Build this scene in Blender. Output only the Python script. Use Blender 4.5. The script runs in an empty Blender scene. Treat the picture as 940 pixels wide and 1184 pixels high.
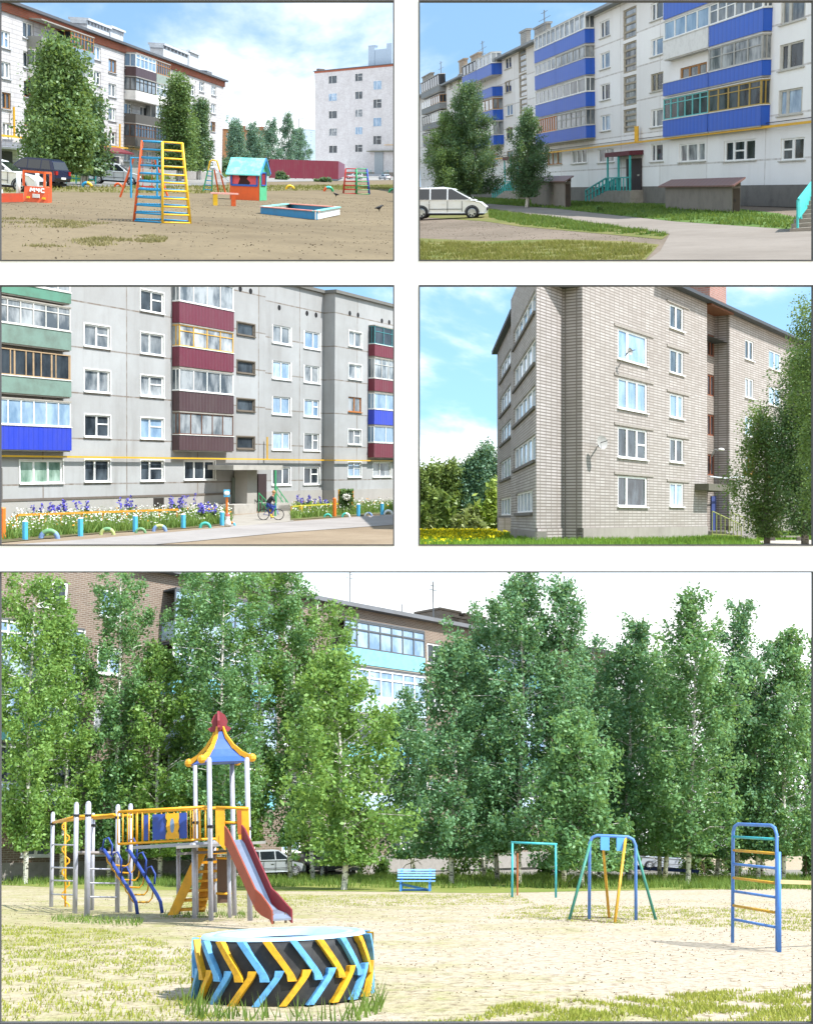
import bpy, math, random
import numpy as np
from mathutils import Vector, Matrix

# ---------------------------------------------------------------- camera, sky, sun, exposure
SC = bpy.context.scene
COL = SC.collection
R = math.radians
W0, H0, F = 940.0, 1184.0, 1400.0            # photograph size and the lens in its pixels
HORIZON = 980.0                              # the row of the world's horizon
PITCH = math.atan((HORIZON - H0 / 2) / F)
EYE = Vector((0, 0, 1.6))
CR = Vector((1, 0, 0)); CF = Vector((0, math.cos(PITCH), math.sin(PITCH))); CU = Vector((0, -math.sin(PITCH), math.cos(PITCH)))

cam_data = bpy.data.cameras.new('camera')
cam = bpy.data.objects.new('camera', cam_data); COL.objects.link(cam)
cam.location = EYE; cam.rotation_euler = (math.pi / 2 + PITCH, 0, 0)
cam_data.sensor_fit = 'VERTICAL'; cam_data.sensor_height = 24.0; cam_data.lens = 24.0 * F / H0
cam_data.clip_start = 0.1; cam_data.clip_end = 20000
SC.camera = cam

SUN_EL, SUN_AZ = 49.0, 126.0                 # azimuth from the view direction, clockwise
sd = Vector((math.sin(R(SUN_AZ)) * math.cos(R(SUN_EL)), math.cos(R(SUN_AZ)) * math.cos(R(SUN_EL)), math.sin(R(SUN_EL))))
sl = bpy.data.lights.new('sun', 'SUN'); sl.energy = 3.8; sl.angle = R(0.6); sl.color = (1.0, 0.975, 0.94)
sun = bpy.data.objects.new('sun', sl); COL.objects.link(sun)
sun.rotation_euler = (-sd).to_track_quat('-Z', 'Y').to_euler(); sun.location = (0, 0, 60)

world = bpy.data.worlds.new('World'); SC.world = world; world.use_nodes = True
def build_world():
    nt = world.node_tree; nt.nodes.clear(); N = nt.nodes.new; L = nt.links.new
    out = N('ShaderNodeOutputWorld')
    sky = N('ShaderNodeTexSky'); sky.sky_type = 'NISHITA'; sky.sun_disc = False
    sky.sun_elevation = R(SUN_EL); sky.sun_rotation = R(SUN_AZ); sky.air_density = 1.0; sky.dust_density = 0.6; sky.ozone_density = 1.5
    bg = N('ShaderNodeBackground'); bg.inputs['Strength'].default_value = 0.15
    tint = N('ShaderNodeMix'); tint.data_type = 'RGBA'; tint.blend_type = 'MULTIPLY'; tint.inputs[0].default_value = 1.0; tint.inputs[7].default_value = (0.78, 1.1, 1.05, 1)
    L(sky.outputs[0], tint.inputs[6]); L(tint.outputs[2], bg.inputs['Color'])
    white = N('ShaderNodeBackground'); white.inputs['Color'].default_value = (0.97, 0.985, 1.0, 1); white.inputs['Strength'].default_value = 0.85
    tc = N('ShaderNodeTexCoord'); sep = N('ShaderNodeSeparateXYZ'); L(tc.outputs['Generated'], sep.inputs[0])
    def mth(op, a, b=None):
        m = N('ShaderNodeMath'); m.operation = op
        for i, q in enumerate((a, b)):
            if q is None: continue
            if isinstance(q, (int, float)): m.inputs[i].default_value = q
            else: L(q, m.inputs[i])
        return m.outputs[0]
    z = mth('MAXIMUM', sep.outputs[2], 0.02)
    den = mth('ADD', z, 0.12)
    cmb = N('ShaderNodeCombineXYZ'); L(mth('DIVIDE', sep.outputs[0], den), cmb.inputs[0]); L(mth('DIVIDE', sep.outputs[1], den), cmb.inputs[1])
    cmb.inputs[2].default_value = 3.1
    no = N('ShaderNodeTexNoise'); no.inputs['Scale'].default_value = 2.6; no.inputs['Detail'].default_value = 9; no.inputs['Roughness'].default_value = 0.56
    no.inputs['Distortion'].default_value = 0.3
    L(cmb.outputs[0], no.inputs['Vector'])
    mr = N('ShaderNodeMapRange'); mr.interpolation_type = 'SMOOTHSTEP'
    mr.inputs['From Min'].default_value = 0.44; mr.inputs['From Max'].default_value = 0.66; mr.inputs['To Min'].default_value = 0.08; mr.inputs['To Max'].default_value = 0.97
    L(no.outputs[0], mr.inputs['Value'])
    hz = N('ShaderNodeMapRange'); hz.interpolation_type = 'SMOOTHSTEP'
    hz.inputs['From Min'].default_value = 0.17; hz.inputs['From Max'].default_value = 0.30; hz.inputs['To Min'].default_value = 1.0; hz.inputs['To Max'].default_value = 0.0
    L(sep.outputs[2], hz.inputs['Value'])
    mix = N('ShaderNodeMixShader'); L(mth('MAXIMUM', mr.outputs[0], hz.outputs[0]), mix.inputs[0]); L(bg.outputs[0], mix.inputs[1]); L(white.outputs[0], mix.inputs[2])
    L(mix.outputs[0], out.inputs[0])
build_world()
vs = SC.view_settings
SC.display_settings.display_device = 'sRGB'
vs.view_transform = 'Standard'; vs.look = 'None'; vs.exposure = 1.15; vs.gamma = 1.0; vs.use_curve_mapping = False
SC.cycles.max_bounces = 6; SC.cycles.diffuse_bounces = 3; SC.cycles.glossy_bounces = 3; SC.cycles.transmission_bounces = 4
SC.cycles.transparent_max_bounces = 6; SC.cycles.use_denoising = True; SC.cycles.caustics_reflective = False; SC.cycles.caustics_refractive = False
SC.cycles.sample_clamp_indirect = 6.0

# ---------------------------------------------------------------- places: each has its own level ground and its own up
def ray(px, py):
    return (CR * (px - W0 / 2) + CU * (H0 / 2 - py) + CF * F).normalized()
class Place:
    """One yard on its own terrace: a level ground under an eye height h in its own units; size = metres per unit (each terrace up the slope is a larger model set further back)."""
    def __init__(s, cx, hy, h, size=1.0):
        s.cx, s.hy, s.h, s.size = cx, hy, h, size
        s.fwd = ray(cx, hy)
        s.up = (CU - s.fwd * CU.dot(s.fwd)).normalized()
        s.right = s.fwd.cross(s.up)
    def ground(s, px, py, z=0.0):
        r = ray(px, py); return EYE + r * ((z - s.h) * s.size / r.dot(s.up))
    def plumb(s, px, py):
        r = ray(px, py); n = r.cross(CU).normalized(); return (s.up - n * n.dot(s.up)).normalized()
    def horizon(s, px):                      # direction of the horizon at a column
        a = ray(px, s.hy); return (a - s.up * a.dot(s.up)).normalized()
class Frame:
    """A thing's own axes: x along it, y away, z up."""
    def __init__(s, place, o, x, z):
        s.place, s.o, s.z = place, o, z.normalized()
        s.x = (x - s.z * x.dot(s.z)).normalized(); s.y = s.z.cross(s.x); k = place.size
        s.m = Matrix(((s.x.x * k, s.y.x * k, s.z.x * k, o.x), (s.x.y * k, s.y.y * k, s.z.y * k, o.y), (s.x.z * k, s.y.z * k, s.z.z * k, o.z), (0, 0, 0, 1)))
        s.inv = s.m.inverted()
        s.e = s.inv @ EYE
    def d(s, px, py): return s.inv.to_3x3() @ ray(px, py)
    def on(s, px, py, y=0.0):                # the point of local plane y seen at a pixel
        r = s.d(px, py); return s.e + r * ((y - s.e.y) / r.y)
    def onx(s, px, py, x=0.0):
        r = s.d(px, py); return s.e + r * ((x - s.e.x) / r.x)
    def g(s, px, py, z=0.0):                 # on the local ground
        r = s.d(px, py); return s.e + r * ((z - s.e.z) / r.z)
def at(place, px, py, yaw=0.0, z=0.0, scale=None):
    o = place.ground(px, py, z); up = place.plumb(px, py)
    f = Frame(place, o, place.right, up)
    if yaw:
        x = f.x * math.cos(R(yaw)) + f.y * math.sin(R(yaw)); f = Frame(place, o, x, up)
    return f
def along(place, vpx, xa, ya, xmid, away):
    """A frame along a facade that runs to the vanishing column vpx; away: +1 recedes to the right, -1 to the left."""
    return Frame(place, place.ground(xa, ya), place.horizon(vpx) * away, place.plumb(xmid, place.hy))

# ---------------------------------------------------------------- tagging and meshes
def tag(o, label=None, cat=None, group=None, kind=None):
    if label: o['label'] = label
    if cat: o['category'] = cat
    if group: o['group'] = group
    if kind: o['kind'] = kind
    return o
def thing(name, frame, label, cat, group=None, s=1.0):
    o = bpy.data.objects.new(name, None); COL.objects.link(o); o.empty_display_size = 0.3
    o.matrix_world = frame.m @ Matrix.Scale(s, 4); return tag(o, label, cat, group)
class MB:
    def __init__(s): s.v = []; s.f = []
    def face(s, *pts):
        i = len(s.v); s.v += [tuple(p) for p in pts]; s.f.append(tuple(range(i, i + len(pts)))); return s
    def box(s, x0, x1, y0, y1, z0, z1):
        i = len(s.v)
        s.v += [(x0, y0, z0), (x1, y0, z0), (x1, y1, z0), (x0, y1, z0), (x0, y0, z1), (x1, y0, z1), (x1, y1, z1), (x0, y1, z1)]
        s.f += [(i, i + 3, i + 2, i + 1), (i + 4, i + 5, i + 6, i + 7), (i, i + 1, i + 5, i + 4), (i + 1, i + 2, i + 6, i + 5), (i + 2, i + 3, i + 7, i + 6), (i + 3, i, i + 4, i + 7)]
        return s
    def hexa(s, b, t):                       # bottom and top quads
        i = len(s.v); s.v += [tuple(p) for p in b] + [tuple(p) for p in t]
        s.f += [(i + 3, i + 2, i + 1, i), (i + 4, i + 5, i + 6, i + 7)] + [(i + k, i + (k + 1) % 4, i + 4 + (k + 1) % 4, i + 4 + k) for k in range(4)]
        return s
    def ring(s, c, ax, r, n, r2=None):
        ax = Vector(ax).normalized(); a = ax.orthogonal().normalized(); b = ax.cross(a); i = len(s.v)
        for k in range(n):
            t = 2 * math.pi * k / n; s.v.append(tuple(Vector(c) + a * (r * math.cos(t)) + b * ((r2 or r) * math.sin(t))))
        return i
    def tube(s, pts, r, n=8, cap=True):
        pts = [Vector(p) for p in pts]; rr = r if isinstance(r, (list, tuple)) else [r] * len(pts)
        ref = None; rings = []
        for k, p in enumerate(pts):
            d = (pts[min(k + 1, len(pts) - 1)] - pts[max(k - 1, 0)]).normalized()
            if ref is None: ref = d.orthogonal().normalized()
            a = (ref - d * ref.dot(d)).normalized(); ref = a; b = d.cross(a); i = len(s.v)
            for j in range(n):
                t = 2 * math.pi * j / n; s.v.append(tuple(p + a * (rr[k] * math.cos(t)) + b * (rr[k] * math.sin(t))))
            rings.append(i)
        for a, b in zip(rings, rings[1:]):
            for j in range(n): s.f.append((a + j, a + (j + 1) % n, b + (j + 1) % n, b + j))
        if cap: s.f.append(tuple(rings[0] + n - 1 - j for j in range(n))); s.f.append(tuple(rings[-1] + j for j in range(n)))
        return s
    def beam(s, p, q, w, h, up=(0, 0, 1)):   # rectangular bar
        p, q = Vector(p), Vector(q); d = (q - p).normalized(); a = d.cross(Vector(up))
        if a.length < 1e-4: a = d.orthogonal()
        a.normalize(); b = a.cross(d); a *= w / 2; b *= h / 2
        return s.hexa([p - a - b, p + a - b, p + a + b, p - a + b], [q - a - b, q + a - b, q + a + b, q - a + b])
    def prism(s, pts, off):                  # polygon swept by a vector
        n = len(pts); i = len(s.v); off = Vector(off)
        s.v += [tuple(p) for p in pts] + [tuple(Vector(p) + off) for p in pts]
        s.f += [tuple(i + n - 1 - k for k in range(n)), tuple(i + n + k for k in range(n))] + [(i + k, i + (k + 1) % n, i + n + (k + 1) % n, i + n + k) for k in range(n)]
        return s
    def lathe(s, prof, n=32, c=(0, 0, 0), a0=0.0, a1=2 * math.pi, axis='z'):
        closed = abs(a1 - a0 - 2 * math.pi) < 1e-6; m = n if closed else n + 1; i = len(s.v); c = Vector(c)
        for k in range(m):
            t = a0 + (a1 - a0) * k / n
            for r, z in prof:
                p = (r * math.cos(t), r * math.sin(t), z) if axis == 'z' else ((r * math.cos(t), z, r * math.sin(t)) if axis == 'y' else (z, r * math.cos(t), r * math.sin(t)))
                s.v.append(tuple(c + Vector(p)))
        q = len(prof)
        for k in range(n):
            a = i + k * q; b = i + ((k + 1) % m) * q
            for j in range(q - 1): s.f.append((a + j, b + j, b + j + 1, a + j + 1))
        return s
    def torus(s, c, R1, r, n=20, k=8, a0=0.0, a1=2 * math.pi, axis='y', flat=1.0):
        prof = [(R1 + r * math.cos(2 * math.pi * j / k), flat * r * math.sin(2 * math.pi * j / k)) for j in range(k)]; prof.append(prof[0])
        return s.lathe(prof, n, c, a0, a1, axis)
    def ball(s, c, r, n=10, m=6, sq=(1, 1, 1)):
        prof = [(max(1e-4, r * math.cos(-math.pi / 2 + math.pi * j / m)), r * math.sin(-math.pi / 2 + math.pi * j / m)) for j in range(m + 1)]
        i = len(s.v); s.lathe(prof, n)
        for k in range(i, len(s.v)):
            x, y, z = s.v[k]; s.v[k] = (c[0] + x * sq[0], c[1] + y * sq[1], c[2] + z * sq[2])
        return s
    def build(s, name, m, parent=None, smooth=False, frame=None):
        me = bpy.data.meshes.new(name); me.from_pydata(s.v, [], s.f); me.update(); me.materials.append(m)
        if smooth:
            me.polygons.foreach_set('use_smooth', [True] * len(me.polygons))
        o = bpy.data.objects.new(name, me); COL.objects.link(o)
        if parent: o.parent = parent
        elif frame is not None: o.matrix_world = frame.m
        return o
def np_mesh(name, v, nper, m, parent=None, frame=None):
    """Many small separate polygons of nper corners each."""
    n = len(v) // nper; me = bpy.data.meshes.new(name)
    me.vertices.add(n * nper); me.vertices.foreach_set('co', np.asarray(v, np.float32).ravel())
    me.loops.add(n * nper); me.loops.foreach_set('vertex_index', np.arange(n * nper, dtype=np.int32))
    me.polygons.add(n); me.polygons.foreach_set('loop_start', np.arange(0, n * nper, nper, dtype=np.int32))
    me.update(calc_edges=True); me.materials.append(m)
    o = bpy.data.objects.new(name, me); COL.objects.link(o)
    if parent: o.parent = parent
    elif frame is not None: o.matrix_world = frame.m
    return o
def copy_thing(root, frame, label=None, s=1.0):
    def cp(o, par):
        c = o.copy(); COL.objects.link(c)
        if par: c.parent = par
        for ch in o.children: cp(ch, c)
        return c
    r = cp(root, None); r.matrix_world = frame.m @ Matrix.Scale(s, 4)
    if label: r['label'] = label
    return r

# ---------------------------------------------------------------- materials
def lin(h):
    h = h.lstrip('#'); c = [int(h[i:i + 2], 16) / 255 for i in (0, 2, 4)]
    return tuple((x / 12.92 if x <= 0.04045 else ((x + 0.055) / 1.055) ** 2.4) for x in c)
_mats = {}
class Nodes:
    def __init__(s, name):
        s.m = bpy.data.materials.new(name); s.m.use_nodes = True; s.t = s.m.node_tree; s.b = s.t.nodes['Principled BSDF']
        s.tc = s.new('ShaderNodeTexCoord'); s.obj = s.tc.outputs['Object']
    def new(s, k): return s.t.nodes.new(k)
    def link(s, a, b): s.t.links.new(a, b)
    def noise(s, scale, detail=4, rough=0.55, vec=None, stretch=None):
        n = s.new('ShaderNodeTexNoise'); n.inputs['Scale'].default_value = scale; n.inputs['Detail'].default_value = detail; n.inputs['Roughness'].default_value = rough
        v = vec or s.obj
        if stretch:
            mp = s.new('ShaderNodeMapping'); mp.inputs['Scale'].default_value = stretch; s.link(v, mp.inputs[0]); v = mp.outputs[0]
        s.link(v, n.inputs['Vector']); return n.outputs[0]
    def ramp(s, val, a, b, lo=0.0, hi=1.0):
        r = s.new('ShaderNodeMapRange'); r.inputs['From Min'].default_value = a; r.inputs['From Max'].default_value = b; r.inputs['To Min'].default_value = lo; r.inputs['To Max'].default_value = hi
        s.link(val, r.inputs['Value']); return r.outputs[0]
    def mix(s, fac, a, b, mode='MIX'):
        x = s.new('ShaderNodeMix'); x.data_type = 'RGBA'; x.blend_type = mode
        for sock, q in ((x.inputs[0], fac), (x.inputs[6], a), (x.inputs[7], b)):
            if isinstance(q, (int, float)): sock.default_value = q
            elif isinstance(q, tuple): sock.default_value = (*q[:3], 1)
            else: s.link(q, sock)
        return x.outputs[2]
    def math(s, op, a, b=None):
        m = s.new('ShaderNodeMath'); m.operation = op
        for i, q in enumerate((a, b)):
            if q is None: continue
            if isinstance(q, (int, float)): m.inputs[i].default_value = q
            else: s.link(q, m.inputs[i])
        return m.outputs[0]
    def bump(s, h, strength=0.3, dist=0.02):
        b = s.new('ShaderNodeBump'); b.inputs['Strength'].default_value = strength; b.inputs['Distance'].default_value = dist
        s.link(h, b.inputs['Height']); s.link(b.outputs[0], s.b.inputs['Normal'])
    def done(s, col, rough=0.8, metal=0.0, spec=0.5):
        if isinstance(col, tuple): s.b.inputs['Base Color'].default_value = (*col[:3], 1)
        else: s.link(col, s.b.inputs['Base Color'])
        s.b.inputs['Roughness'].default_value = rough; s.b.inputs['Metallic'].default_value = metal; s.b.inputs['Specular IOR Level'].default_value = spec
        return s.m
def paint(hexc, rough=0.5, var=0.25, scale=3.0, metal=0.0, spec=0.4, dirt='#4a4238', bump=0.0):
    """Painted or plain surface with uneven wear."""
    key = ('paint', hexc, rough, var, scale, metal, dirt, bump)
    if key in _mats: return _mats[key]
    n = Nodes('paint_' + hexc.strip('#')); c = lin(hexc)
    f = n.ramp(n.noise(scale, 6, 0.65), 0.45, 0.75, 0.0, var)
    g = n.noise(scale * 9, 3)
    col = n.mix(f, c, lin(dirt)); col = n.mix(n.ramp(g, 0.3, 0.7, 0.0, 0.18), col, tuple(x * 0.72 for x in c))
    if bump: n.bump(g, bump, 0.01)
    _mats[key] = n.done(col, rough, metal, spec); return _mats[key]
def corrugated(hexc, pitch=0.2, axis=0, rough=0.45, dirt=0.2):
    key = ('corr', hexc, pitch, axis)
    if key in _mats: return _mats[key]
    n = Nodes('sheet_' + hexc.strip('#')); c = lin(hexc)
    sep = n.new('ShaderNodeSeparateXYZ'); n.link(n.obj, sep.inputs[0])
    u = n.math('ADD', sep.outputs[0], sep.outputs[1]) if axis == 0 else sep.outputs[2]
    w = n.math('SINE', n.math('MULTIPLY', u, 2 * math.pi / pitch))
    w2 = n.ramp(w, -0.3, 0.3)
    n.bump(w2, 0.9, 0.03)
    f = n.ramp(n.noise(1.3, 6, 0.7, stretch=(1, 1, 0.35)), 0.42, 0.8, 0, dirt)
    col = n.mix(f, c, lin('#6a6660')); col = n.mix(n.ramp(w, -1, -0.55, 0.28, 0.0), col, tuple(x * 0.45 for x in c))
    _mats[key] = n.done(col, rough, 0.0, 0.4); return _mats[key]
def brick(name, c1, c2, mortar, bw=0.25, bh=0.08, ms=0.012, stain=0.35, stagger=0.5, stain_col='#5b534c', bumpy=0.5):
    key = ('brick', name)
    if key in _mats: return _mats[key]
    n = Nodes(name); sep = n.new('ShaderNodeSeparateXYZ'); n.link(n.obj, sep.inputs[0])
    cmb = n.new('ShaderNodeCombineXYZ'); n.link(n.math('ADD', sep.outputs[0], sep.outputs[1]), cmb.inputs[0]); n.link(sep.outputs[2], cmb.inputs[1])
    b = n.new('ShaderNodeTexBrick'); b.offset = stagger; b.inputs['Scale'].default_value = 1.0
    b.inputs['Brick Width'].default_value = bw; b.inputs['Row Height'].default_value = bh; b.inputs['Mortar Size'].default_value = ms; b.inputs['Mortar Smooth'].default_value = 0.2
    b.inputs['Color1'].default_value = (*lin(c1), 1); b.inputs['Color2'].default_value = (*lin(c2), 1); b.inputs['Mortar'].default_value = (*lin(mortar), 1)
    n.link(cmb.outputs[0], b.inputs['Vector'])
    f = n.ramp(n.noise(0.25, 8, 0.68), 0.42, 0.75, 0, stain); col = n.mix(f, b.outputs[0], lin(stain_col))
    g = n.ramp(n.noise(1.7, 5, 0.7, stretch=(1, 1, 0.3)), 0.45, 0.8, 0, stain * 0.8); col = n.mix(g, col, lin(stain_col))
    n.bump(b.outputs['Fac'], -bumpy, 0.01)
    _mats[key] = n.done(col, 0.88, 0, 0.25); return _mats[key]
def plaster(name, base, stain, streak=0.35, scale=0.35, seams=None, seam_col='#6d655c'):
    """Render or precast panels; seams = (pitch x, pitch z, x0, z0, width)."""
    key = ('plaster', name)
    if key in _mats: return _mats[key]
    n = Nodes(name)
    f = n.ramp(n.noise(scale, 8, 0.7), 0.4, 0.72, 0, streak); col = n.mix(f, lin(base), lin(stain))
    v = n.ramp(n.noise(scale * 6, 5, 0.65, stretch=(1, 1, 0.12)), 0.5, 0.85, 0, streak * 1.1); col = n.mix(v, col, lin(stain))
    fine = n.noise(26, 3, 0.6); col = n.mix(n.ramp(fine, 0.35, 0.7, 0, 0.22), col, tuple(x * 0.7 for x in lin(base)))
    if seams:
        px, pz, x0, z0, wd = seams; sep = n.new('ShaderNodeSeparateXYZ'); n.link(n.obj, sep.inputs[0]); tot = None
        for i, p, o in ((0, px, x0), (2, pz, z0)):
            if not p: continue
            t = n.math('ABSOLUTE', n.math('SUBTRACT', n.math('FRACT', n.math('ADD', n.math('DIVIDE', n.math('SUBTRACT', sep.outputs[i], o), p), 0.5)), 0.5))
            q = n.ramp(n.math('MULTIPLY', t, p), wd * 0.4, wd, 1, 0); tot = q if tot is None else n.math('MAXIMUM', tot, q)
        cell = n.new('ShaderNodeCombineXYZ'); n.link(n.math('FLOOR', n.math('DIVIDE', n.math('SUBTRACT', sep.outputs[0], x0), px or 5.0)), cell.inputs[0]); n.link(n.math('FLOOR', n.math('DIVIDE', n.math('SUBTRACT', sep.outputs[2], z0), pz or 3.0)), cell.inputs[1])
        wn = n.new('ShaderNodeTexWhiteNoise'); n.link(cell.outputs[0], wn.inputs['Vector']); col = n.mix(n.ramp(wn.outputs['Value'], 0, 1, 0, 0.3), col, lin(stain))
        wob = n.ramp(n.noise(2.0, 4), 0.3, 0.6, 0.25, 0.9); col = n.mix(n.math('MULTIPLY', tot, wob), col, lin(seam_col))
    n.bump(fine, 0.25, 0.01)
    _mats[key] = n.done(col, 0.9, 0, 0.2); return _mats[key]
def glass(kind='dark'):
    key = ('glass', kind)
    if key in _mats: return _mats[key]
    n = Nodes('window_glass_' + kind)
    a, b = {'dark': ('#22282e', '#59636c'), 'sky': ('#6a85a0', '#a7bccf'), 'curtain': ('#4d565e', '#b3b7ba'), 'green': ('#53705f', '#a8bdb2'), 'blue': ('#6f8fb3', '#cfe0f0')}[kind]  # the sky kind has reflected sky painted into its pale blue pane colour
    f = n.ramp(n.noise(1.1, 4, 0.6, stretch=(1, 1, 0.45)), 0.38, 0.62)
    oi = n.new('ShaderNodeObjectInfo'); f2 = n.math('MULTIPLY', f, n.ramp(oi.outputs['Random'], 0, 1, 0.35, 1.0))
    _mats[key] = n.done(n.mix(f2, lin(a), lin(b)), 0.1, 0, 0.35); return _mats[key]
def leaf(name, c1, c2, trans=0.35, rough=0.45, spec=0.35):
    key = ('leaf', name)
    if key in _mats: return _mats[key]
    n = Nodes(name); geo = n.new('ShaderNodeNewGeometry'); rnd = geo.outputs['Random Per Island']
    big = n.noise(0.55, 3); f = n.math('ADD', n.math('MULTIPLY', rnd, 0.65), n.ramp(big, 0.35, 0.65, 0, 0.35))
    col = n.mix(f, lin(c1), lin(c2)); n.done(col, rough, 0, spec)
    tr = n.new('ShaderNodeBsdfTranslucent'); n.link(n.mix(0.35, col, lin('#b9c94a'), 'MIX'), tr.inputs[0])
    mx = n.new('ShaderNodeMixShader'); mx.inputs[0].default_value = trans; n.link(n.b.outputs[0], mx.inputs[1]); n.link(tr.outputs[0], mx.inputs[2])
    out = [x for x in n.t.nodes if x.type == 'OUTPUT_MATERIAL'][0]; n.link(mx.outputs[0], out.inputs[0])
    _mats[key] = n.m; return n.m
def bark(name='birch_bark', base='#d8d4cc', mark='#2b2622', amount=0.5):
    key = ('bark', name)
    if key in _mats: return _mats[key]
    n = Nodes(name); f = n.ramp(n.noise(5, 4, 0.6, stretch=(1, 1, 2.6)), 1 - amount, 1 - amount + 0.12); f2 = n.ramp(n.noise(1.2, 3), 0.45, 0.7, 0, 0.5)
    col = n.mix(f, lin(base), lin(mark)); col = n.mix(f2, col, lin('#6f675e')); _mats[key] = n.done(col, 0.85, 0, 0.2); return _mats[key]
def earth(name, c1, c2, c3, s1=0.12, s2=0.9, bump=0.5, lo=0.42, hi=0.62, c3amt=0.8):
    """Sand, dirt or worn lawn: two patchy colours and specks of a third."""
    key = ('earth', name)
    if key in _mats: return _mats[key]
    n = Nodes(name)
    a = n.noise(s1, 7, 0.6); b = n.noise(s2, 6, 0.65); f = n.math('ADD', n.math('MULTIPLY', a, 0.62), n.math('MULTIPLY', b, 0.38))
    col = n.mix(n.ramp(f, lo, hi), lin(c1), lin(c2))
    sp = n.noise(7, 5, 0.7); col = n.mix(n.ramp(sp, 0.52, 0.72, 0, c3amt), col, lin(c3))
    foot = n.noise(3.2, 5, 0.6); n.bump(n.math('ADD', n.math('MULTIPLY', sp, 0.5), foot), bump, 0.06)
    _mats[key] = n.done(col, 0.95, 0, 0.15); return _mats[key]
WHITE = paint('#e9e9e7', 0.45, 0.15, 2.0); DARK = paint('#2a2a2c', 0.6, 0.1)

def patch(place, pts, z, m, name, kind='structure', sub=0):
    """A sheet on a place's ground outlined by ground points seen at pixels."""
    f = at(place, place.cx, place.hy + 60)
    mb = MB(); mb.face(*[f.inv @ place.ground(x, y) + Vector((0, 0, z)) for x, y in pts])
    if (Vector(mb.v[1]) - Vector(mb.v[0])).cross(Vector(mb.v[2]) - Vector(mb.v[1])).z < 0: mb.f = [tuple(reversed(mb.f[0]))]
    return tag(mb.build(name, m, frame=f), kind=kind)

# ---------------------------------------------------------------- plants
def in_poly(pts, x, y):
    inside = np.zeros(len(x), bool); n = len(pts)
    for i in range(n):
        x0, y0 = pts[i]; x1, y1 = pts[(i + 1) % n]
        c = ((y0 > y) != (y1 > y)) & (x < (x1 - x0) * (y - y0) / ((y1 - y0) or 1e-9) + x0); inside ^= c
    return inside
def quads(c, size, rng, flat=0.4, aspect=1.5):
    """Leaf-like quads at the points c."""
    n = len(c); nrm = rng.normal(size=(n, 3)); nrm[:, 2] += flat; nrm /= np.linalg.norm(nrm, axis=1)[:, None]
    t = rng.normal(size=(n, 3)); a = np.cross(nrm, t); a /= np.linalg.norm(a, axis=1)[:, None]; b = np.cross(nrm, a)
    s = (size * rng.uniform(0.6, 1.35, n))[:, None]; a *= s * 0.5 * aspect; b *= s * 0.5
    return np.stack([c - a, c - b * 0.9 + a * 0.1, c + a, c + b * 0.9 + a * 0.1], 1).reshape(-1, 3)
def grow(rng, H, prof, limbs, per, size, spread, droop=0.0, lean=0.0, zt=1.0, yw=1.0, weep=0.0, low=0.1):
    """Limbs off a trunk up to height H; prof(t) = half width of the crown at t. Gives limb lines and leaf points."""
    tr = [(0, 0, 0)]; wob = rng.normal(0, 0.02 * H, (8, 2)).cumsum(0) * 0.35
    for k in range(8): tr.append((wob[k, 0] + lean * (k + 1) / 8, wob[k, 1], H * 0.97 * (k + 1) / 8))
    tr = np.array(tr); lines = []; pts = []
    for i in range(limbs):
        t = (i + rng.uniform(0, 1)) / limbs; w = prof(t)
        if w <= 0: continue
        az = i * 2.39996 + rng.uniform(-0.5, 0.5); L_ = w * rng.uniform(0.5, 1.2)
        zc = t * H; base_z = max(0.08 * H, zc - L_ * rng.uniform(0.25, 0.6)); k = np.interp(base_z, tr[:, 2], np.arange(9)); k0 = int(min(k, 7)); b = tr[k0] + (tr[k0 + 1] - tr[k0]) * (k - k0)
        tip = np.array([tr[k0, 0] + math.cos(az) * L_, tr[k0, 1] + math.sin(az) * L_ * yw, zc - droop * L_])
        mid = (b + tip) / 2 + np.array([0, 0, 0.12 * L_]); lines.append((b, mid, tip))
        nn = int(per * (0.45 + L_ / (0.4 + w)) * rng.uniform(0.6, 1.3)); u = np.sqrt(rng.uniform(0.06, 1.0, nn))[:, None]
        c = b * (1 - u) ** 2 + 2 * mid * u * (1 - u) + tip * u ** 2
        ncl = max(3, nn // 45); cl = rng.normal(size=(ncl, 3)) * spread * 1.0; idx = (u[:, 0] * ncl * 0.999).astype(int)
        c = c + cl[idx] * np.array([1, 1, 0.8]) + rng.normal(size=(nn, 3)) * spread * np.array([0.55, 0.55, 0.5])
        if weep: c[:, 2] -= rng.exponential(weep, nn)
        pts.append(c)
    p = np.concatenate(pts); return tr, lines, p[p[:, 2] > low * H]
def tree(name, frame, H, prof, label, cat='tree', group=None, limbs=60, per=150, size=0.16, spread=0.35, lm=None, bm=None, tr_r=0.11, seed=1, droop=0.0, lean=0.0, whitewash=0.0, yw=1.0, flat=0.4, weep=0.0, low=0.1):
    rng = np.random.default_rng(seed); tr, lines, p = grow(rng, H, prof, limbs, per, size, spread, droop, lean, yw=yw, weep=weep, low=low)
    root = thing(name, frame, label, cat, group)
    mb = MB(); mb.tube(tr, [tr_r * (1.15 - 0.98 * k / 8) + 0.01 for k in range(9)], 7)
    for b, m, t in lines: mb.tube([b, m, t], [tr_r * 0.32, tr_r * 0.2, 0.012], 4, False)
    mb.build('trunk', bm or bark(), root, True)
    if whitewash:
        k = whitewash / (H * 0.97 / 8); top = tr[0] + (tr[1] - tr[0]) * min(k, 1)
        MB().tube([tr[0], top], [tr_r * 1.2, tr_r * 1.1], 8).build('whitewash', paint('#eceae4', 0.9, 0.2), root)
    np_mesh('crown', quads(p, size, rng, flat), 4, lm, root); return root
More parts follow.
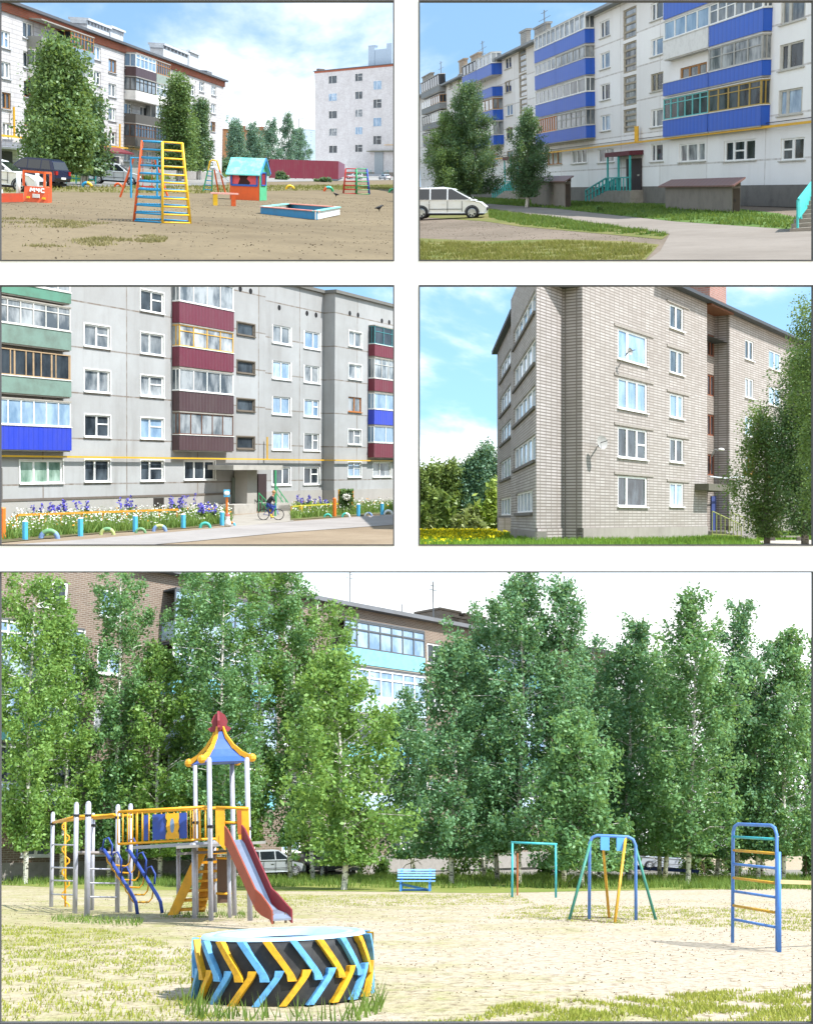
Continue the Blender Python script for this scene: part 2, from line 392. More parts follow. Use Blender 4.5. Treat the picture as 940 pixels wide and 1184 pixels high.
def bush(name, frame, w, h, d, label, n=900, size=0.1, lm=None, seed=1, cat='bush', group=None, kind=None):
    rng = np.random.default_rng(seed); m = max(6, n // 110); cc = rng.uniform(-1, 1, (m, 3)); cc[:, 2] = np.abs(cc[:, 2]) * 0.9
    cc /= np.maximum(1, np.linalg.norm(cc, axis=1))[:, None]; q = cc[rng.integers(0, m, n)] + rng.normal(0, 0.2, (n, 3)); q[:, 2] = np.abs(q[:, 2])
    p = q * np.array([w / 2, d / 2, h]) * 0.9
    root = thing(name, frame, label, cat, group); np_mesh('foliage', quads(p, size, rng, 0.5), 4, lm, root)
    mb = MB()
    for k in range(7):
        a = rng.uniform(0, 6.28); mb.tube([(0, 0, 0), (math.cos(a) * w * 0.15, math.sin(a) * d * 0.15, h * 0.4), (math.cos(a) * w * 0.3, math.sin(a) * d * 0.3, h * 0.75)], [0.02, 0.014, 0.006], 4, False)
    mb.build('stem', paint('#5a4a3a', 0.9), root); return root
def blades(place, polys, n, hgt, m, name, seed=1, width=0.018, z=0.0, clump=0.0, lean=0.5, kind='stuff', xmul=1.0):
    """Blades of grass standing on ground outlined in pixels."""
    rng = np.random.default_rng(seed); f = at(place, place.cx, place.hy + 60); allv = []
    for poly in polys:
        P = [f.inv @ place.ground(x, y) for x, y in poly]; P = [(p.x, p.y) for p in P]
        xs = [p[0] for p in P]; ys = [p[1] for p in P]; need = int(n / len(polys)); got = []
        for _ in range(40):
            q = rng.uniform((min(xs), min(ys)), (max(xs), max(ys)), (need * 2, 2)); q = q[in_poly(P, q[:, 0], q[:, 1])]
            if clump:
                h = np.sin(q[:, 0] * 1.7 / clump + 1.3 * np.sin(q[:, 1] * 0.9 / clump)) * np.sin(q[:, 1] * 1.3 / clump + np.cos(q[:, 0] * 0.7 / clump) * 2); q = q[h > rng.uniform(-0.6, 0.7, len(q))]
            got.append(q)
            if sum(map(len, got)) >= need: break
        q = np.concatenate(got)[:need]; k = len(q); b = np.zeros((k, 3)); b[:, :2] = q; b[:, 2] = z
        az = rng.uniform(0, 6.28, k); h = hgt * rng.uniform(0.45, 1.3, k); w = width * rng.uniform(0.7, 1.4, k)
        sx = np.stack([np.cos(az) * w * xmul, np.sin(az) * w, np.zeros(k)], 1); tip = b + np.stack([rng.normal(0, lean, k) * h * 0.6, rng.normal(0, lean, k) * h * 0.6, h], 1)
        allv.append(np.stack([b - sx, b + sx, tip], 1).reshape(-1, 3))
    return tag(np_mesh(name, np.concatenate(allv), 3, m, frame=f), kind=kind)
# ---------------------------------------------------------------- the white display wall with its five openings
YARD = Place(470, 980, 1.6)                  # birch yard with the climbing complex
BRICK_YARD = Place(228, 190, 1.6, 11.0)            # sandy yard between brick blocks
BLUE_YARD = Place(712, 197, 2.4, 8.0)             # lane along the block with blue balconies
GREY_YARD = Place(228, 535, 3.4, 2.05)             # road along the grey panel block
CORNER_YARD = Place(712, 600, 1.25, 2.1)          # corner of the silicate brick block
OPEN = [(1, 1.5, 454.5, 300.5), (485.5, 1.5, 938.8, 300.5), (1, 331, 454.5, 629.5), (485.5, 331, 938.8, 629.5), (1, 662, 938.8, 1182.6)]
def display_wall():
    D = 8.0; o = EYE + CF * D
    m = Matrix(((1, CF.x, CU.x, o.x), (0, CF.y, CU.y, o.y), (0, CF.z, CU.z, o.z), (0, 0, 0, 1)))
    class Fr: pass
    fr = Fr(); fr.m = m; k = D / F
    root = thing('display_wall', fr, 'white freestanding display wall with five dark-edged rectangular openings', 'wall')
    X = lambda px: (px - W0 / 2) * k
    Z = lambda py: (H0 / 2 - py) * k
    xs = sorted({-14, 955} | {v for a in OPEN for v in (a[0], a[2])}); zs = sorted({-14, 1199} | {v for a in OPEN for v in (a[1], a[3])})
    hole = lambda x, y: any(a[0] < x < a[2] and a[1] < y < a[3] for a in OPEN)
    mb = MB(); T = 0.02
    for i in range(len(xs) - 1):
        for j in range(len(zs) - 1):
            if not hole((xs[i] + xs[i + 1]) / 2, (zs[j] + zs[j + 1]) / 2):
                x0, x1, z0, z1 = X(xs[i]), X(xs[i + 1]), Z(zs[j + 1]), Z(zs[j])
                mb.face((x0, 0, z0), (x1, 0, z0), (x1, 0, z1), (x0, 0, z1)); mb.face((x1, T, z0), (x0, T, z0), (x0, T, z1), (x1, T, z1))
    n = Nodes('white_board'); wm = n.done((0.9, 0.9, 0.9), 0.9, 0, 0.1)
    mb.build('panel', wm, root)
    fm = Nodes('edge_strip').done(lin('#4a4a4c'), 0.7, 0, 0.2)
    for a in OPEN:
        x0, x1, z0, z1 = X(a[0]), X(a[2]), Z(a[3]), Z(a[1]); w = 1.5 * k; f = MB()
        f.box(x0 - w, x0, -0.004, T + 0.004, z0 - w, z1 + w).box(x1, x1 + w, -0.004, T + 0.004, z0 - w, z1 + w)
        f.box(x0, x1, -0.004, T + 0.004, z0 - w, z0).box(x0, x1, -0.004, T + 0.004, z1, z1 + w); f.build('opening_frame', fm, root)
    inv = m.inverted()
    for px in (30, 470, 910):
        p = Vector((X(px), 0.05, Z(1196))); q = m @ p; b = inv @ Vector((q.x, q.y, 0.0)); MB().beam(p, b, 0.08, 0.08, (0, 1, 0)).build('leg', fm, root)
display_wall()
# ---------------------------------------------------------------- pieces shared by the buildings and the parked cars
random.seed(5)
def clip_top(mb, cut):
    """Rake the top of a wall: keep what lies below the line through (xa, za) and (xb, zb)."""
    xa, za, xb, zb = cut; d = lambda v: v[2] - (za + (zb - za) * (v[0] - xa) / (xb - xa)); out = MB()
    for fc in mb.f:
        p = [mb.v[i] for i in fc]; q = []
        for a, b in zip(p, p[1:] + p[:1]):
            da, db = d(a), d(b)
            if da <= 0: q.append(a)
            if da * db < 0: u = da / (da - db); q.append(tuple(a[i] + (b[i] - a[i]) * u for i in range(3)))
        if len(q) > 2: out.face(*q)
    return out
def below(h, cut, gap=0.25):
    if not cut: return True
    xa, za, xb, zb = cut; return all(h[3] + gap < za + (zb - za) * (x - xa) / (xb - xa) for x in h[:2])
def facade(f, t, x0, x1, z0, z1, depth, holes, m, reveal=0.16, y=0.0, name='wall', back=True, cut=None):
    """A wall with real openings, its reveals, and the body behind it."""
    xs = sorted({round(v, 4) for h in holes for v in h[:2] if x0 < v < x1} | {x0, x1}); zs = sorted({round(v, 4) for h in holes for v in h[2:4] if z0 < v < z1} | {z0, z1})
    mb = MB()
    for j in range(len(zs) - 1):
        zc = (zs[j] + zs[j + 1]) / 2; act = [h for h in holes if h[2] < zc < h[3]]; run = None
        for i in range(len(xs) - 1):
            xc = (xs[i] + xs[i + 1]) / 2; hole = any(h[0] < xc < h[1] for h in act)
            if hole and run is not None: mb.face((run, y, zs[j]), (xs[i], y, zs[j]), (xs[i], y, zs[j + 1]), (run, y, zs[j + 1])); run = None
            if not hole and run is None: run = xs[i]
        if run is not None: mb.face((run, y, zs[j]), (x1, y, zs[j]), (x1, y, zs[j + 1]), (run, y, zs[j + 1]))
    for a, b, c, d in [h[:4] for h in holes]:
        r = y + reveal
        mb.face((a, y, c), (a, r, c), (a, r, d), (a, y, d)).face((b, y, d), (b, r, d), (b, r, c), (b, y, c)).face((a, y, d), (a, r, d), (b, r, d), (b, y, d)).face((a, y, c), (b, y, c), (b, r, c), (a, r, c)).face((a, r, c), (b, r, c), (b, r, d), (a, r, d))
    if back:
        w = y + depth
        mb.face((x1, y, z0), (x1, w, z0), (x1, w, z1), (x1, y, z1)).face((x0, w, z0), (x0, y, z0), (x0, y, z1), (x0, w, z1)).face((x1, w, z0), (x0, w, z0), (x0, w, z1), (x1, w, z1)).face((x0, y, z1), (x1, y, z1), (x1, w, z1), (x0, w, z1))
    if cut:
        mb = clip_top(mb, cut); xa, za, xb, zb = cut
        MB().beam((xa, y + .2, za), (xb, y + .2, zb), .5, .12).build('coping', paint('#77736e', .8, .3), t)
    return mb.build(name, m, t)
def window(t, h, cols=2, kind='dark', y=0.1, fw=0.1, fm=None, sill=True, transom=None, tcol=None, outline=None, sm=None, stretch=1.0):
    """Frame, mullions, panes and sill in an opening h = x0, x1, z0, z1; stretch widens the uprights."""
    a, b, c, d = h[:4]; fm = fm or WHITE; f = MB(); vw = fw * stretch
    f.box(a, a + vw, y - .04, y + .05, c, d).box(b - vw, b, y - .04, y + .05, c, d).box(a + vw, b - vw, y - .04, y + .05, d - fw, d).box(a + vw, b - vw, y - .04, y + .05, c, c + fw)
    cuts = [a + (b - a) * k / cols for k in range(1, cols)] if isinstance(cols, int) else [a + (b - a) * u for u in cols]
    for x in cuts: f.box(x - vw * .6, x + vw * .6, y - .035, y + .05, c + fw, d - fw)
    if transom is not None:
        ed = [a] + cuts + [b]; k = tcol if tcol is not None else len(ed) - 2; z = c + (d - c) * transom
        f.box(ed[k] + vw * .6, ed[k + 1] - vw * .6, y - .03, y + .05, z - fw * .45, z + fw * .45)
    if outline:                              # pale surround proud of the wall
        o = outline; f.box(a - o * stretch, a, -.03, .02, c - o, d + o).box(b, b + o * stretch, -.03, .02, c - o, d + o).box(a, b, -.03, .02, d, d + o).box(a, b, -.03, .02, c - o, c)
    w = f.build('window', fm, t)
    MB().face((a + vw * .5, y + .01, c + fw * .5), (b - vw * .5, y + .01, c + fw * .5), (b - vw * .5, y + .01, d - fw * .5), (a + vw * .5, y + .01, d - fw * .5)).build('pane', glass(kind), w)
    if sill: MB().box(a - .06 * stretch, b + .06 * stretch, -.1, y - .045, c - .05, c + .012).build('sill', sm or fm, w)
    return w
def balcony(t, xa, xb, zb, zp, zg, dep, panel_m, frame_m=None, n=6, kind='curtain', slab_m=None, roof=True, glazed=True, trans=None, y0=0.0, stretch=1.0, fw=0.06, sides=True, lip=None):
    """Slab at zb, parapet to zp, glazing to zg, standing dep in front of the wall plane y0."""
    y1 = y0 - dep; y2 = y0 - .004; e = .05 * stretch
    b = MB().box(xa, xb, y1 + .02, y2, zb - .14, zb).build('balcony', slab_m or paint('#b4afa7', .85, .35), t)
    p = MB().box(xa - e, xb + e, y1 - .04, y1 + .02, zb - .06, zp)
    p.box(xa - e, xa, y1 + .021, y2, zb - .06, zp).box(xb, xb + e, y1 + .021, y2, zb - .06, zp); p.build('balcony_panel', panel_m, b)
    if lip: MB().box(xa - e * 1.5, xb + e * 1.5, y1 - .08, y2, zp, zp + .05).build('balcony_lip', lip, b)
    zq = zp + (.05 if lip else 0)
    if glazed:
        g = MB(); w = fw * stretch
        for k in range(n + 1): x = xa + (xb - xa) * k / n; g.box(x - w / 2, x + w / 2, y1 - .02, y1 + .04, zq, zg)
        g.box(xa, xb, y1 - .025, y1 + .045, zq, zq + fw).box(xa, xb, y1 - .025, y1 + .045, zg - fw, zg)
        if trans: z = zq + (zg - zq) * trans; g.box(xa, xb, y1 - .022, y1 + .042, z - fw * .4, z + fw * .4)
        for s in (xa, xb):
            g.box(s - w / 2, s + w / 2, y1 + .045, y2, zq, zq + fw).box(s - w / 2, s + w / 2, y1 + .045, y2, zg - fw, zg).box(s - w / 2, s + w / 2, (y1 + y2) / 2 - .03, (y1 + y2) / 2 + .03, zq + fw, zg - fw)
        g.build('glazing_frame', frame_m or WHITE, b)
        q = MB(); q.face((xa, y1 + .015, zq), (xb, y1 + .015, zq), (xb, y1 + .015, zg), (xa, y1 + .015, zg)); q.face((xb, y1, zq), (xb, y2, zq), (xb, y2, zg), (xb, y1, zg)); q.face((xa, y2, zq), (xa, y1, zq), (xa, y1, zg), (xa, y2, zg)); q.build('pane', glass(kind), b)
    if roof: MB().box(xa - e, xb + e, y1 - .06, y2, zg, zg + .08).build('balcony_roof', slab_m or paint('#9d9a95', .8, .3), b)
    return b

def car(name, f, kind, colour, label, group=None, s=1.0, plate=False):
    """A car on its wheels: x forward, length along x, the body loft narrows at the cabin."""
    prof = {'hatch': ([(-1.75, .32), (-1.82, .55), (-1.75, .95), (1.05, .9), (1.62, .78), (1.78, .55), (1.75, .3)], [(-1.68, .93), (-1.5, 1.36), (-1.2, 1.48), (-.1, 1.5), (.25, 1.44), (1.0, .91)], .29, 1.16, -1.15, .78),
            'mpv': ([(-2.1, .32), (-2.18, .6), (-2.1, 1.0), (1.05, .98), (1.75, .84), (2.05, .6), (2.02, .3)], [(-2.04, .98), (-1.84, 1.4), (-1.4, 1.58), (-.3, 1.62), (.35, 1.52), (1.5, .93)], .33, 1.32, -1.32, .86),
            'suv': ([(-2.0, .42), (-2.1, .65), (-2.05, 1.08), (.95, 1.06), (1.8, .98), (2.02, .7), (2.0, .4)], [(-1.98, 1.06), (-1.75, 1.6), (-1.4, 1.72), (-.1, 1.72), (.3, 1.64), (1.0, 1.05)], .37, 1.3, -1.25, .9),
            'sedan': ([(-2.1, .32), (-2.18, .55), (-2.1, .92), (1.0, .9), (1.8, .78), (2.1, .55), (2.08, .3)], [(-1.6, .91), (-1.0, 1.36), (-.7, 1.42), (.05, 1.42), (.35, 1.36), (1.05, .9)], .31, 1.32, -1.3, .83)}[kind]
    low, cab, wr, wx1, wx2, hw = prof
    t = thing(name, f, label, 'car', group, s); m = paint(colour, .25, .06, 1.5, .25, .6); gl = paint('#1d2328', .08, .1, 2, 0, .7); bk = paint('#1c1d20', .6, .1)
    mb = MB(); ring = []
    for x, z in low + [(.2, .27), (-.2, .27)]: pass
    outline = low + [(wx1 + .45, .24), (wx2 - .45, .24)] if False else low
    n = len(outline)
    for y, k, inz in ((-hw * .93, .97, .02), (-hw, 1.0, 0), (hw, 1.0, 0), (hw * .93, .97, .02)):
        ring.append([(x * k, y, z + (inz if z < .5 else -inz)) for x, z in outline])
    def loft(mb, ring):
        n = len(ring[0]); i = len(mb.v)
        for r in ring: mb.v += r
        for a in range(len(ring) - 1):
            for k in range(n): mb.f.append((i + a * n + k, i + a * n + (k + 1) % n, i + (a + 1) * n + (k + 1) % n, i + (a + 1) * n + k))
        mb.f.append(tuple(i + k for k in reversed(range(n)))); mb.f.append(tuple(i + (len(ring) - 1) * n + k for k in range(n)))
    loft(mb, ring)
    zr = max(z for x, z in cab); zb = min(z for x, z in cab); tap = lambda z: hw * (.97 - .2 * (z - zb) / (zr - zb))
    loft(mb, [[(x, -tap(z), z) for x, z in cab], [(x, tap(z), z) for x, z in cab]])
    mb.build('body', m, t)
    # side glass, windscreen, rear glass
    def side(sg):
        g = MB(); xs0, xs1 = cab[0][0] + .22, cab[-1][0] - .22; zt = zr - .1; zl = zb + .06
        def lim(z, fr):                      # x limits of the cabin at a height
            pts = cab[:3] if not fr else cab[-3:]
            return float(np.interp(z, [p[1] for p in (pts if not fr else pts[::-1])], [p[0] for p in (pts if not fr else pts[::-1])]))
        cuts = [lim(zl, 0) + .2, (cab[0][0] + cab[-1][0]) / 2 - .62, (cab[0][0] + cab[-1][0]) / 2 + .28, lim(zl, 1) - .14]
        for a, b, i in ((cuts[0], cuts[1], 0), (cuts[1] + .07, cuts[2], 1), (cuts[2] + .07, cuts[3], 2)):
            ta = max(a, lim(zt, 0) + .12); tb = min(b, lim(zt, 1) - .1); q = [(a, zl), (b, zl), (tb, zt), (ta, zt)]
            off = .008
            pts = [(x, sg * (tap(z) + off), z) for x, z in q]
            g.face(*(pts if sg < 0 else pts[::-1]))
        g.build('side_window', gl, t)
    side(-1); side(1)
    (xa, za), (xb, zb2) = cab[-2], cab[-1]
    def scr(nm, p0, p1, dx):
        a = (p0[0] + (p1[0] - p0[0]) * .1, p0[1] + (p1[1] - p0[1]) * .1); b = (p0[0] + (p1[0] - p0[0]) * .9, p0[1] + (p1[1] - p0[1]) * .9)
        q = [(a[0] + dx, -tap(a[1]) * .93, a[1] + .012), (b[0] + dx, -tap(b[1]) * .93, b[1] + .012), (b[0] + dx, tap(b[1]) * .93, b[1] + .012), (a[0] + dx, tap(a[1]) * .93, a[1] + .012)]
        MB().face(*(q if dx > 0 else q[::-1])).build(nm, gl, t)
    scr('windscreen', cab[-2], cab[-1], .012); scr('rear_window', cab[1], cab[0], -.014)
    for wx in (wx1, wx2):
        for sg in (-1, 1):
            c = (wx, sg * (hw - .1), wr); w = MB().lathe([(wr * .6, -.1), (wr * .95, -.1), (wr, -.06), (wr, .06), (wr * .95, .1), (wr * .6, .1)], 20, c, axis='y').build('wheel', bk, t, True)
            r = MB().lathe([(.001, sg * .1), (wr * .25, sg * .105), (wr * .3, sg * .085)], 14, c, axis='y'); r.lathe([(wr * .55, sg * .07), (wr * .62, sg * .11), (wr * .66, sg * .1)], 18, c, axis='y')
            for k in range(7):
                a = 2 * math.pi * k / 7; r.beam((c[0] + wr * .2 * math.cos(a), c[1] + sg * .09, c[2] + wr * .2 * math.sin(a)), (c[0] + wr * .6 * math.cos(a), c[1] + sg * .09, c[2] + wr * .6 * math.sin(a)), .05, .03, (0, 1, 0))
            r.build('rim', paint('#c3c6ca', .3, .1, 3, .7), w)
            MB().lathe([(wr * 1.02, sg * (hw + .006)), (wr * 1.16, sg * (hw + .006))], 16, (wx, 0, wr), 0, math.pi, axis='y').build('wheel_arch', paint('#2a2b2e', .6), t)
    hx = low[4][0] + .06; hz = (low[4][1] + low[5][1]) / 2; rx = low[1][0]
    for sg in (-1, 1):
        MB().ball((hx - .08, sg * (hw - .22), hz - .01), .15, 8, 5, (.9, 1.2, .55)).build('headlight', paint('#e6e9ec', .12, .05), t, True)
        MB().box(rx - .01, rx + .14, sg * (hw - .17) - .12, sg * (hw - .17) + .12, low[2][1] - .26, low[2][1] - .04).build('taillight', paint('#9c1f1c', .25, .05), t)
        MB().ball((cab[-1][0] - .3, sg * (hw + .09), zb + .1), .1, 8, 5, (.6, 1, .75)).build('wing_mirror', m, t, True)
        MB().box(-.25, -.08, sg * (hw + .012) - .012, sg * (hw + .012) + .012, zb - .14, zb - .1).box(-1.05, -.88, sg * (hw + .012) - .012, sg * (hw + .012) + .012, zb - .14, zb - .1).build('door_handle', m, t)
    gp = MB()
    for sg in (-1, 1):
        for x in (wx2 + .42, (cab[0][0] + cab[-1][0]) / 2 + .32, wx1 - .52): gp.box(x - .012, x + .012, sg * (hw + .004) - .004, sg * (hw + .004) + .004, .38, zb - .02)
        gp.box(wx2 + .4, wx1 - .5, sg * (hw + .006) - .006, sg * (hw + .006) + .006, .5, .53)
    gp.build('door_gap', bk, t)
    MB().box(low[5][0] - .06, low[5][0] + .015, -hw * .55, hw * .55, .42, .58).build('grille', bk, t)
    MB().box(rx - .025, rx - .005, -.26, .26, .58, .7).build('number_plate', paint('#e4e4e0', .5), t)
    MB().box(low[0][0] + .15, low[-1][0] - .15, -hw * .9, hw * .9, .2, .34).build('underbody', bk, t)
    return t
# ================================================================ BRICK YARD (upper left opening)
P = BRICK_YARD
def sheet_bounds(place, xl, xr, yb, name, m, far=420.0):
    """The place's level ground between two sight lines, from a near row out to the far distance."""
    f = at(place, place.cx, place.hy + 60); e = f.e; pts = []
    a, b = f.inv @ place.ground(xl, yb), f.inv @ place.ground(xr, yb)
    def out(p): d = Vector((p.x - e.x, p.y - e.y, 0)).normalized(); return Vector((e.x, e.y, 0)) + d * far
    mb = MB(); mb.face(a, b, out(b), out(a)); return tag(mb.build(name, m, frame=f), kind='structure')
sheet_bounds(P, -60, 470, 312, 'ground', earth('brick_yard_sand', '#766953', '#655946', '#443c31', 0.09, 0.7, 0.9, c3amt=0.7))
turf1 = earth('worn_turf', '#6a6243', '#766b50', '#50532e', 0.15, 0.9, 0.5)
patch(P, [(-40, 216.5), (470, 213), (470, 219), (300, 221), (230, 224), (60, 222), (-40, 226)], .008, turf1, 'worn_grass')
patch(P, [(-40, 217), (60, 216.5), (120, 216), (262, 214.5), (262, 206), (130, 209.5), (-40, 214)], .02, paint('#73726f', .9, .35, .4), 'lane')
patch(P, [(-40, 213.9), (130, 209.4), (262, 205.9), (262, 201), (-40, 207)], .03, earth('verge_turf', '#71824a', '#8d9560', '#5a6a38', .2, 1, .5), 'verge')

patch(P, [(215, 212), (470, 208), (470, 203), (215, 203.5)], .03, paint('#85827e', .9, .35, .4), 'lane')

SILI = brick('silicate_brick', '#cbcacb', '#bdbabc', '#a5a2a3', 1.1, .3, .03, .36, stain_col='#8b8584', bumpy=.2)
ORB = brick('orange_brick', '#a9573c', '#96492f', '#8a6a5a', .6, .12, .02, .3)
CONC = paint('#a9adb3', .85, .4, 1.2)
def block_a():
    f = along(P, 600, 130, 207, 120, 1)
    t = thing('apartment_block', f, 'long pale brick five-storey block with orange cornice and balconies behind two trees', 'building')
    x0, x1 = f.on(-14, 120).x, f.on(258.5, 120).x; zr = f.on(130, 45).z
    zt = f.on(33, 26).z; pit = zt - f.on(33, 60.2).z; hh = zt - f.on(33, 45).z
    zs = f.on(130, 68.5).z; holes = []; sp = []
    def col(a, b, row, top, fl=range(5), h=hh, **k):
        xa, xb = f.on(a, row).x, f.on(b, row).x
        for i in fl: holes.append((xa, xb, top - i * pit - h, top - i * pit)); sp.append(k)
    z0 = f.on(7, 36).z
    col(1.5, 12, 45, z0, range(4)); col(27, 39.5, 35, zt); col(108.5, 117, 60, zt); col(126, 135, 76, zs, range(4)); col(144.5, 153.5, 70, zt)
    col(208, 214.5, 88, zt); col(220, 225.5, 103, f.on(222, 98).z, range(4)); col(231, 236.5, 94, zt); col(245, 250.5, 99, zt)
    for a, b in ((52, 64), (68, 78), (86, 94), (98, 106), (160, 167), (171, 178), (183, 188), (190, 195)): col(a, b, 60, zt, range(4, 5))
    for a, b in ((54, 66), (88, 100), (163, 172), (184, 192)): col(a, b, 60, zt, range(4), h=hh * 1.1, inner=1)
    facade(f, t, x0, x1, 0, zr - .35, 11, holes, SILI, .2)
    brown = paint('#8a6136', .6, .3)
    for h, k in zip(holes, sp): window(t, h, random.choice([2, 2, 2, (.62,)]), random.choice(['dark', 'dark', 'sky', 'curtain']), .12, .1, brown if random.random() < .16 else WHITE, stretch=1.9, transom=random.choice([None, None, .6]), sm=CONC)
    MB().box(x0 - .1, x1 + .1, -.14, 11.1, zr - .78, zr - .2).build('cornice', ORB, t)
    MB().box(x0 - .4, x1 + .4, -.45, 11.4, zr - .195, zr).build('roof', paint('#55585e', .7, .3, .8), t)
    MB().box(x1 - 2.2, x1 + .2, 1.5, 10, zr + .002, zr + .8).build('parapet', paint('#6f7276', .8, .3), t)
    MB().box(x0, x1, -.08, -.004, 0, 1.0).build('plinth', paint('#9a9590', .9, .4), t)
    for a, b, c, d in ((94, 120, 24, 37), (121, 136, 30.5, 44), (183, 212, 54, 70), (213, 224, 58, 74)):
        xa, xb = f.on(a, 60, 5).x, f.on(b, 60, 5).x; z = f.on((a + b) / 2, c + 1.5, 5).z; ch = MB().box(xa, xb, 4.4, 5.9, zr, z - .5)
        n = 7
        for k in range(n + 1): x = xa + (xb - xa) * k / n; ch.box(x - .25, x + .25, 4.4, 5.9, z - .5, z - .2)
        ch.box(xa - .2, xb + .2, 4.2, 6.1, z - .2, z).build('chimney', paint('#c3c7cc', .85, .4, 1.5), t)
    wood, dk = paint('#a5713f', .6, .3), paint('#4c4640', .6, .3); W2 = WHITE
    zp = f.on(160, 78, -1).z; zb = f.on(160, 88, -1).z; zg = f.on(160, 62.5, -1).z
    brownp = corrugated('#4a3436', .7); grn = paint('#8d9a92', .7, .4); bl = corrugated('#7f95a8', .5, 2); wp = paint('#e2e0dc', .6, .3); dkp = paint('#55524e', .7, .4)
    def bal(a, b, fl, pm, fm, kind, n, glz=True):
        xa, xb = f.on(a, 80, -1).x, f.on(b, 80, -1).x; d = fl * pit; balcony(t, xa, xb, zb - d, zp - d, zg - d, 1.0, pm, fm, n, kind, glazed=glz, trans=.7, stretch=2, fw=.07)
    bal(157.5, 180.5, 0, brownp, W2, 'sky', 5); bal(181.5, 197, 0, grn, wood, 'dark', 6); bal(157.5, 180.5, 1, wp, dk, 'curtain', 5); bal(181.5, 197, 1, wp, W2, 'curtain', 4)
    bal(157.5, 180.5, 2, dkp, dk, 'dark', 4, False); bal(181.5, 197, 2, dkp, W2, 'curtain', 4); bal(157.5, 180.5, 3, dkp, paint('#6a4b35', .6, .3), 'dark', 7); bal(181.5, 197, 3, dkp, dk, 'dark', 5)
    bal(49, 82, 0, paint('#8c8c88', .7, .4), paint('#77736d', .6, .3), 'dark', 5, False); bal(83, 108.5, 0, bl, wood, 'dark', 7)
    bal(49, 82, 1, wp, W2, 'curtain', 5); bal(83, 108.5, 1, wp, W2, 'curtain', 5); bal(49, 82, 2, dkp, wood, 'dark', 5); bal(83, 108.5, 2, paint('#7a4b3c', .7, .3), dk, 'dark', 5); bal(49, 82, 3, grn, dk, 'dark', 5); bal(83, 108.5, 3, dkp, W2, 'curtain', 5)
    gy = paint('#d8a52a', .45, .2); z = f.on(80, 164.5, -.3).z; pz = MB(); pz.beam((x0 + .5, -.3, z), (f.on(240, 150).x, -.3, z), .14, .14)
    for px in (17, 139, 155): x = f.on(px, 150, -.3).x; pz.beam((x, -.3, z), (x, -.3, z + 2.0), .13, .12)
    pz.build('gas_pipe', gy, t)
    red = corrugated('#6b2530', .5)
    xa, xb = f.on(121, 174, -1.2).x, f.on(148, 174, -1.2).x; zc = f.on(134, 174, -1).z
    MB().hexa([(xa, -1.8, zc - .25), (xb, -1.8, zc - .25), (xb, -.1, zc), (xa, -.1, zc)], [(xa, -1.8, zc - .12), (xb, -1.8, zc - .12), (xb, -.1, zc + .35), (xa, -.1, zc + .35)]).build('canopy', red, t)
    dd = paint('#2c2a2b', .6, .2); xa, xb = f.on(126, 185).x, f.on(137, 185).x; d = MB().box(xa, xb, -.1, -.02, .1, zc - .5).build('door', dd, t); MB().box(xb - .5, xb - .3, -.16, -.1, 1.1, 1.25).build('handle', CONC, d)
    xa, xb = f.on(1, 185).x, f.on(13.5, 185).x; MB().box(xa, xb, -.1, -.02, .1, f.on(6, 175).z).build('door', dd, t); MB().box(xa - .3, xb + 1.5, -1.6, -.02, f.on(6, 172).z, f.on(6, 170).z).build('canopy', CONC, t)
block_a()
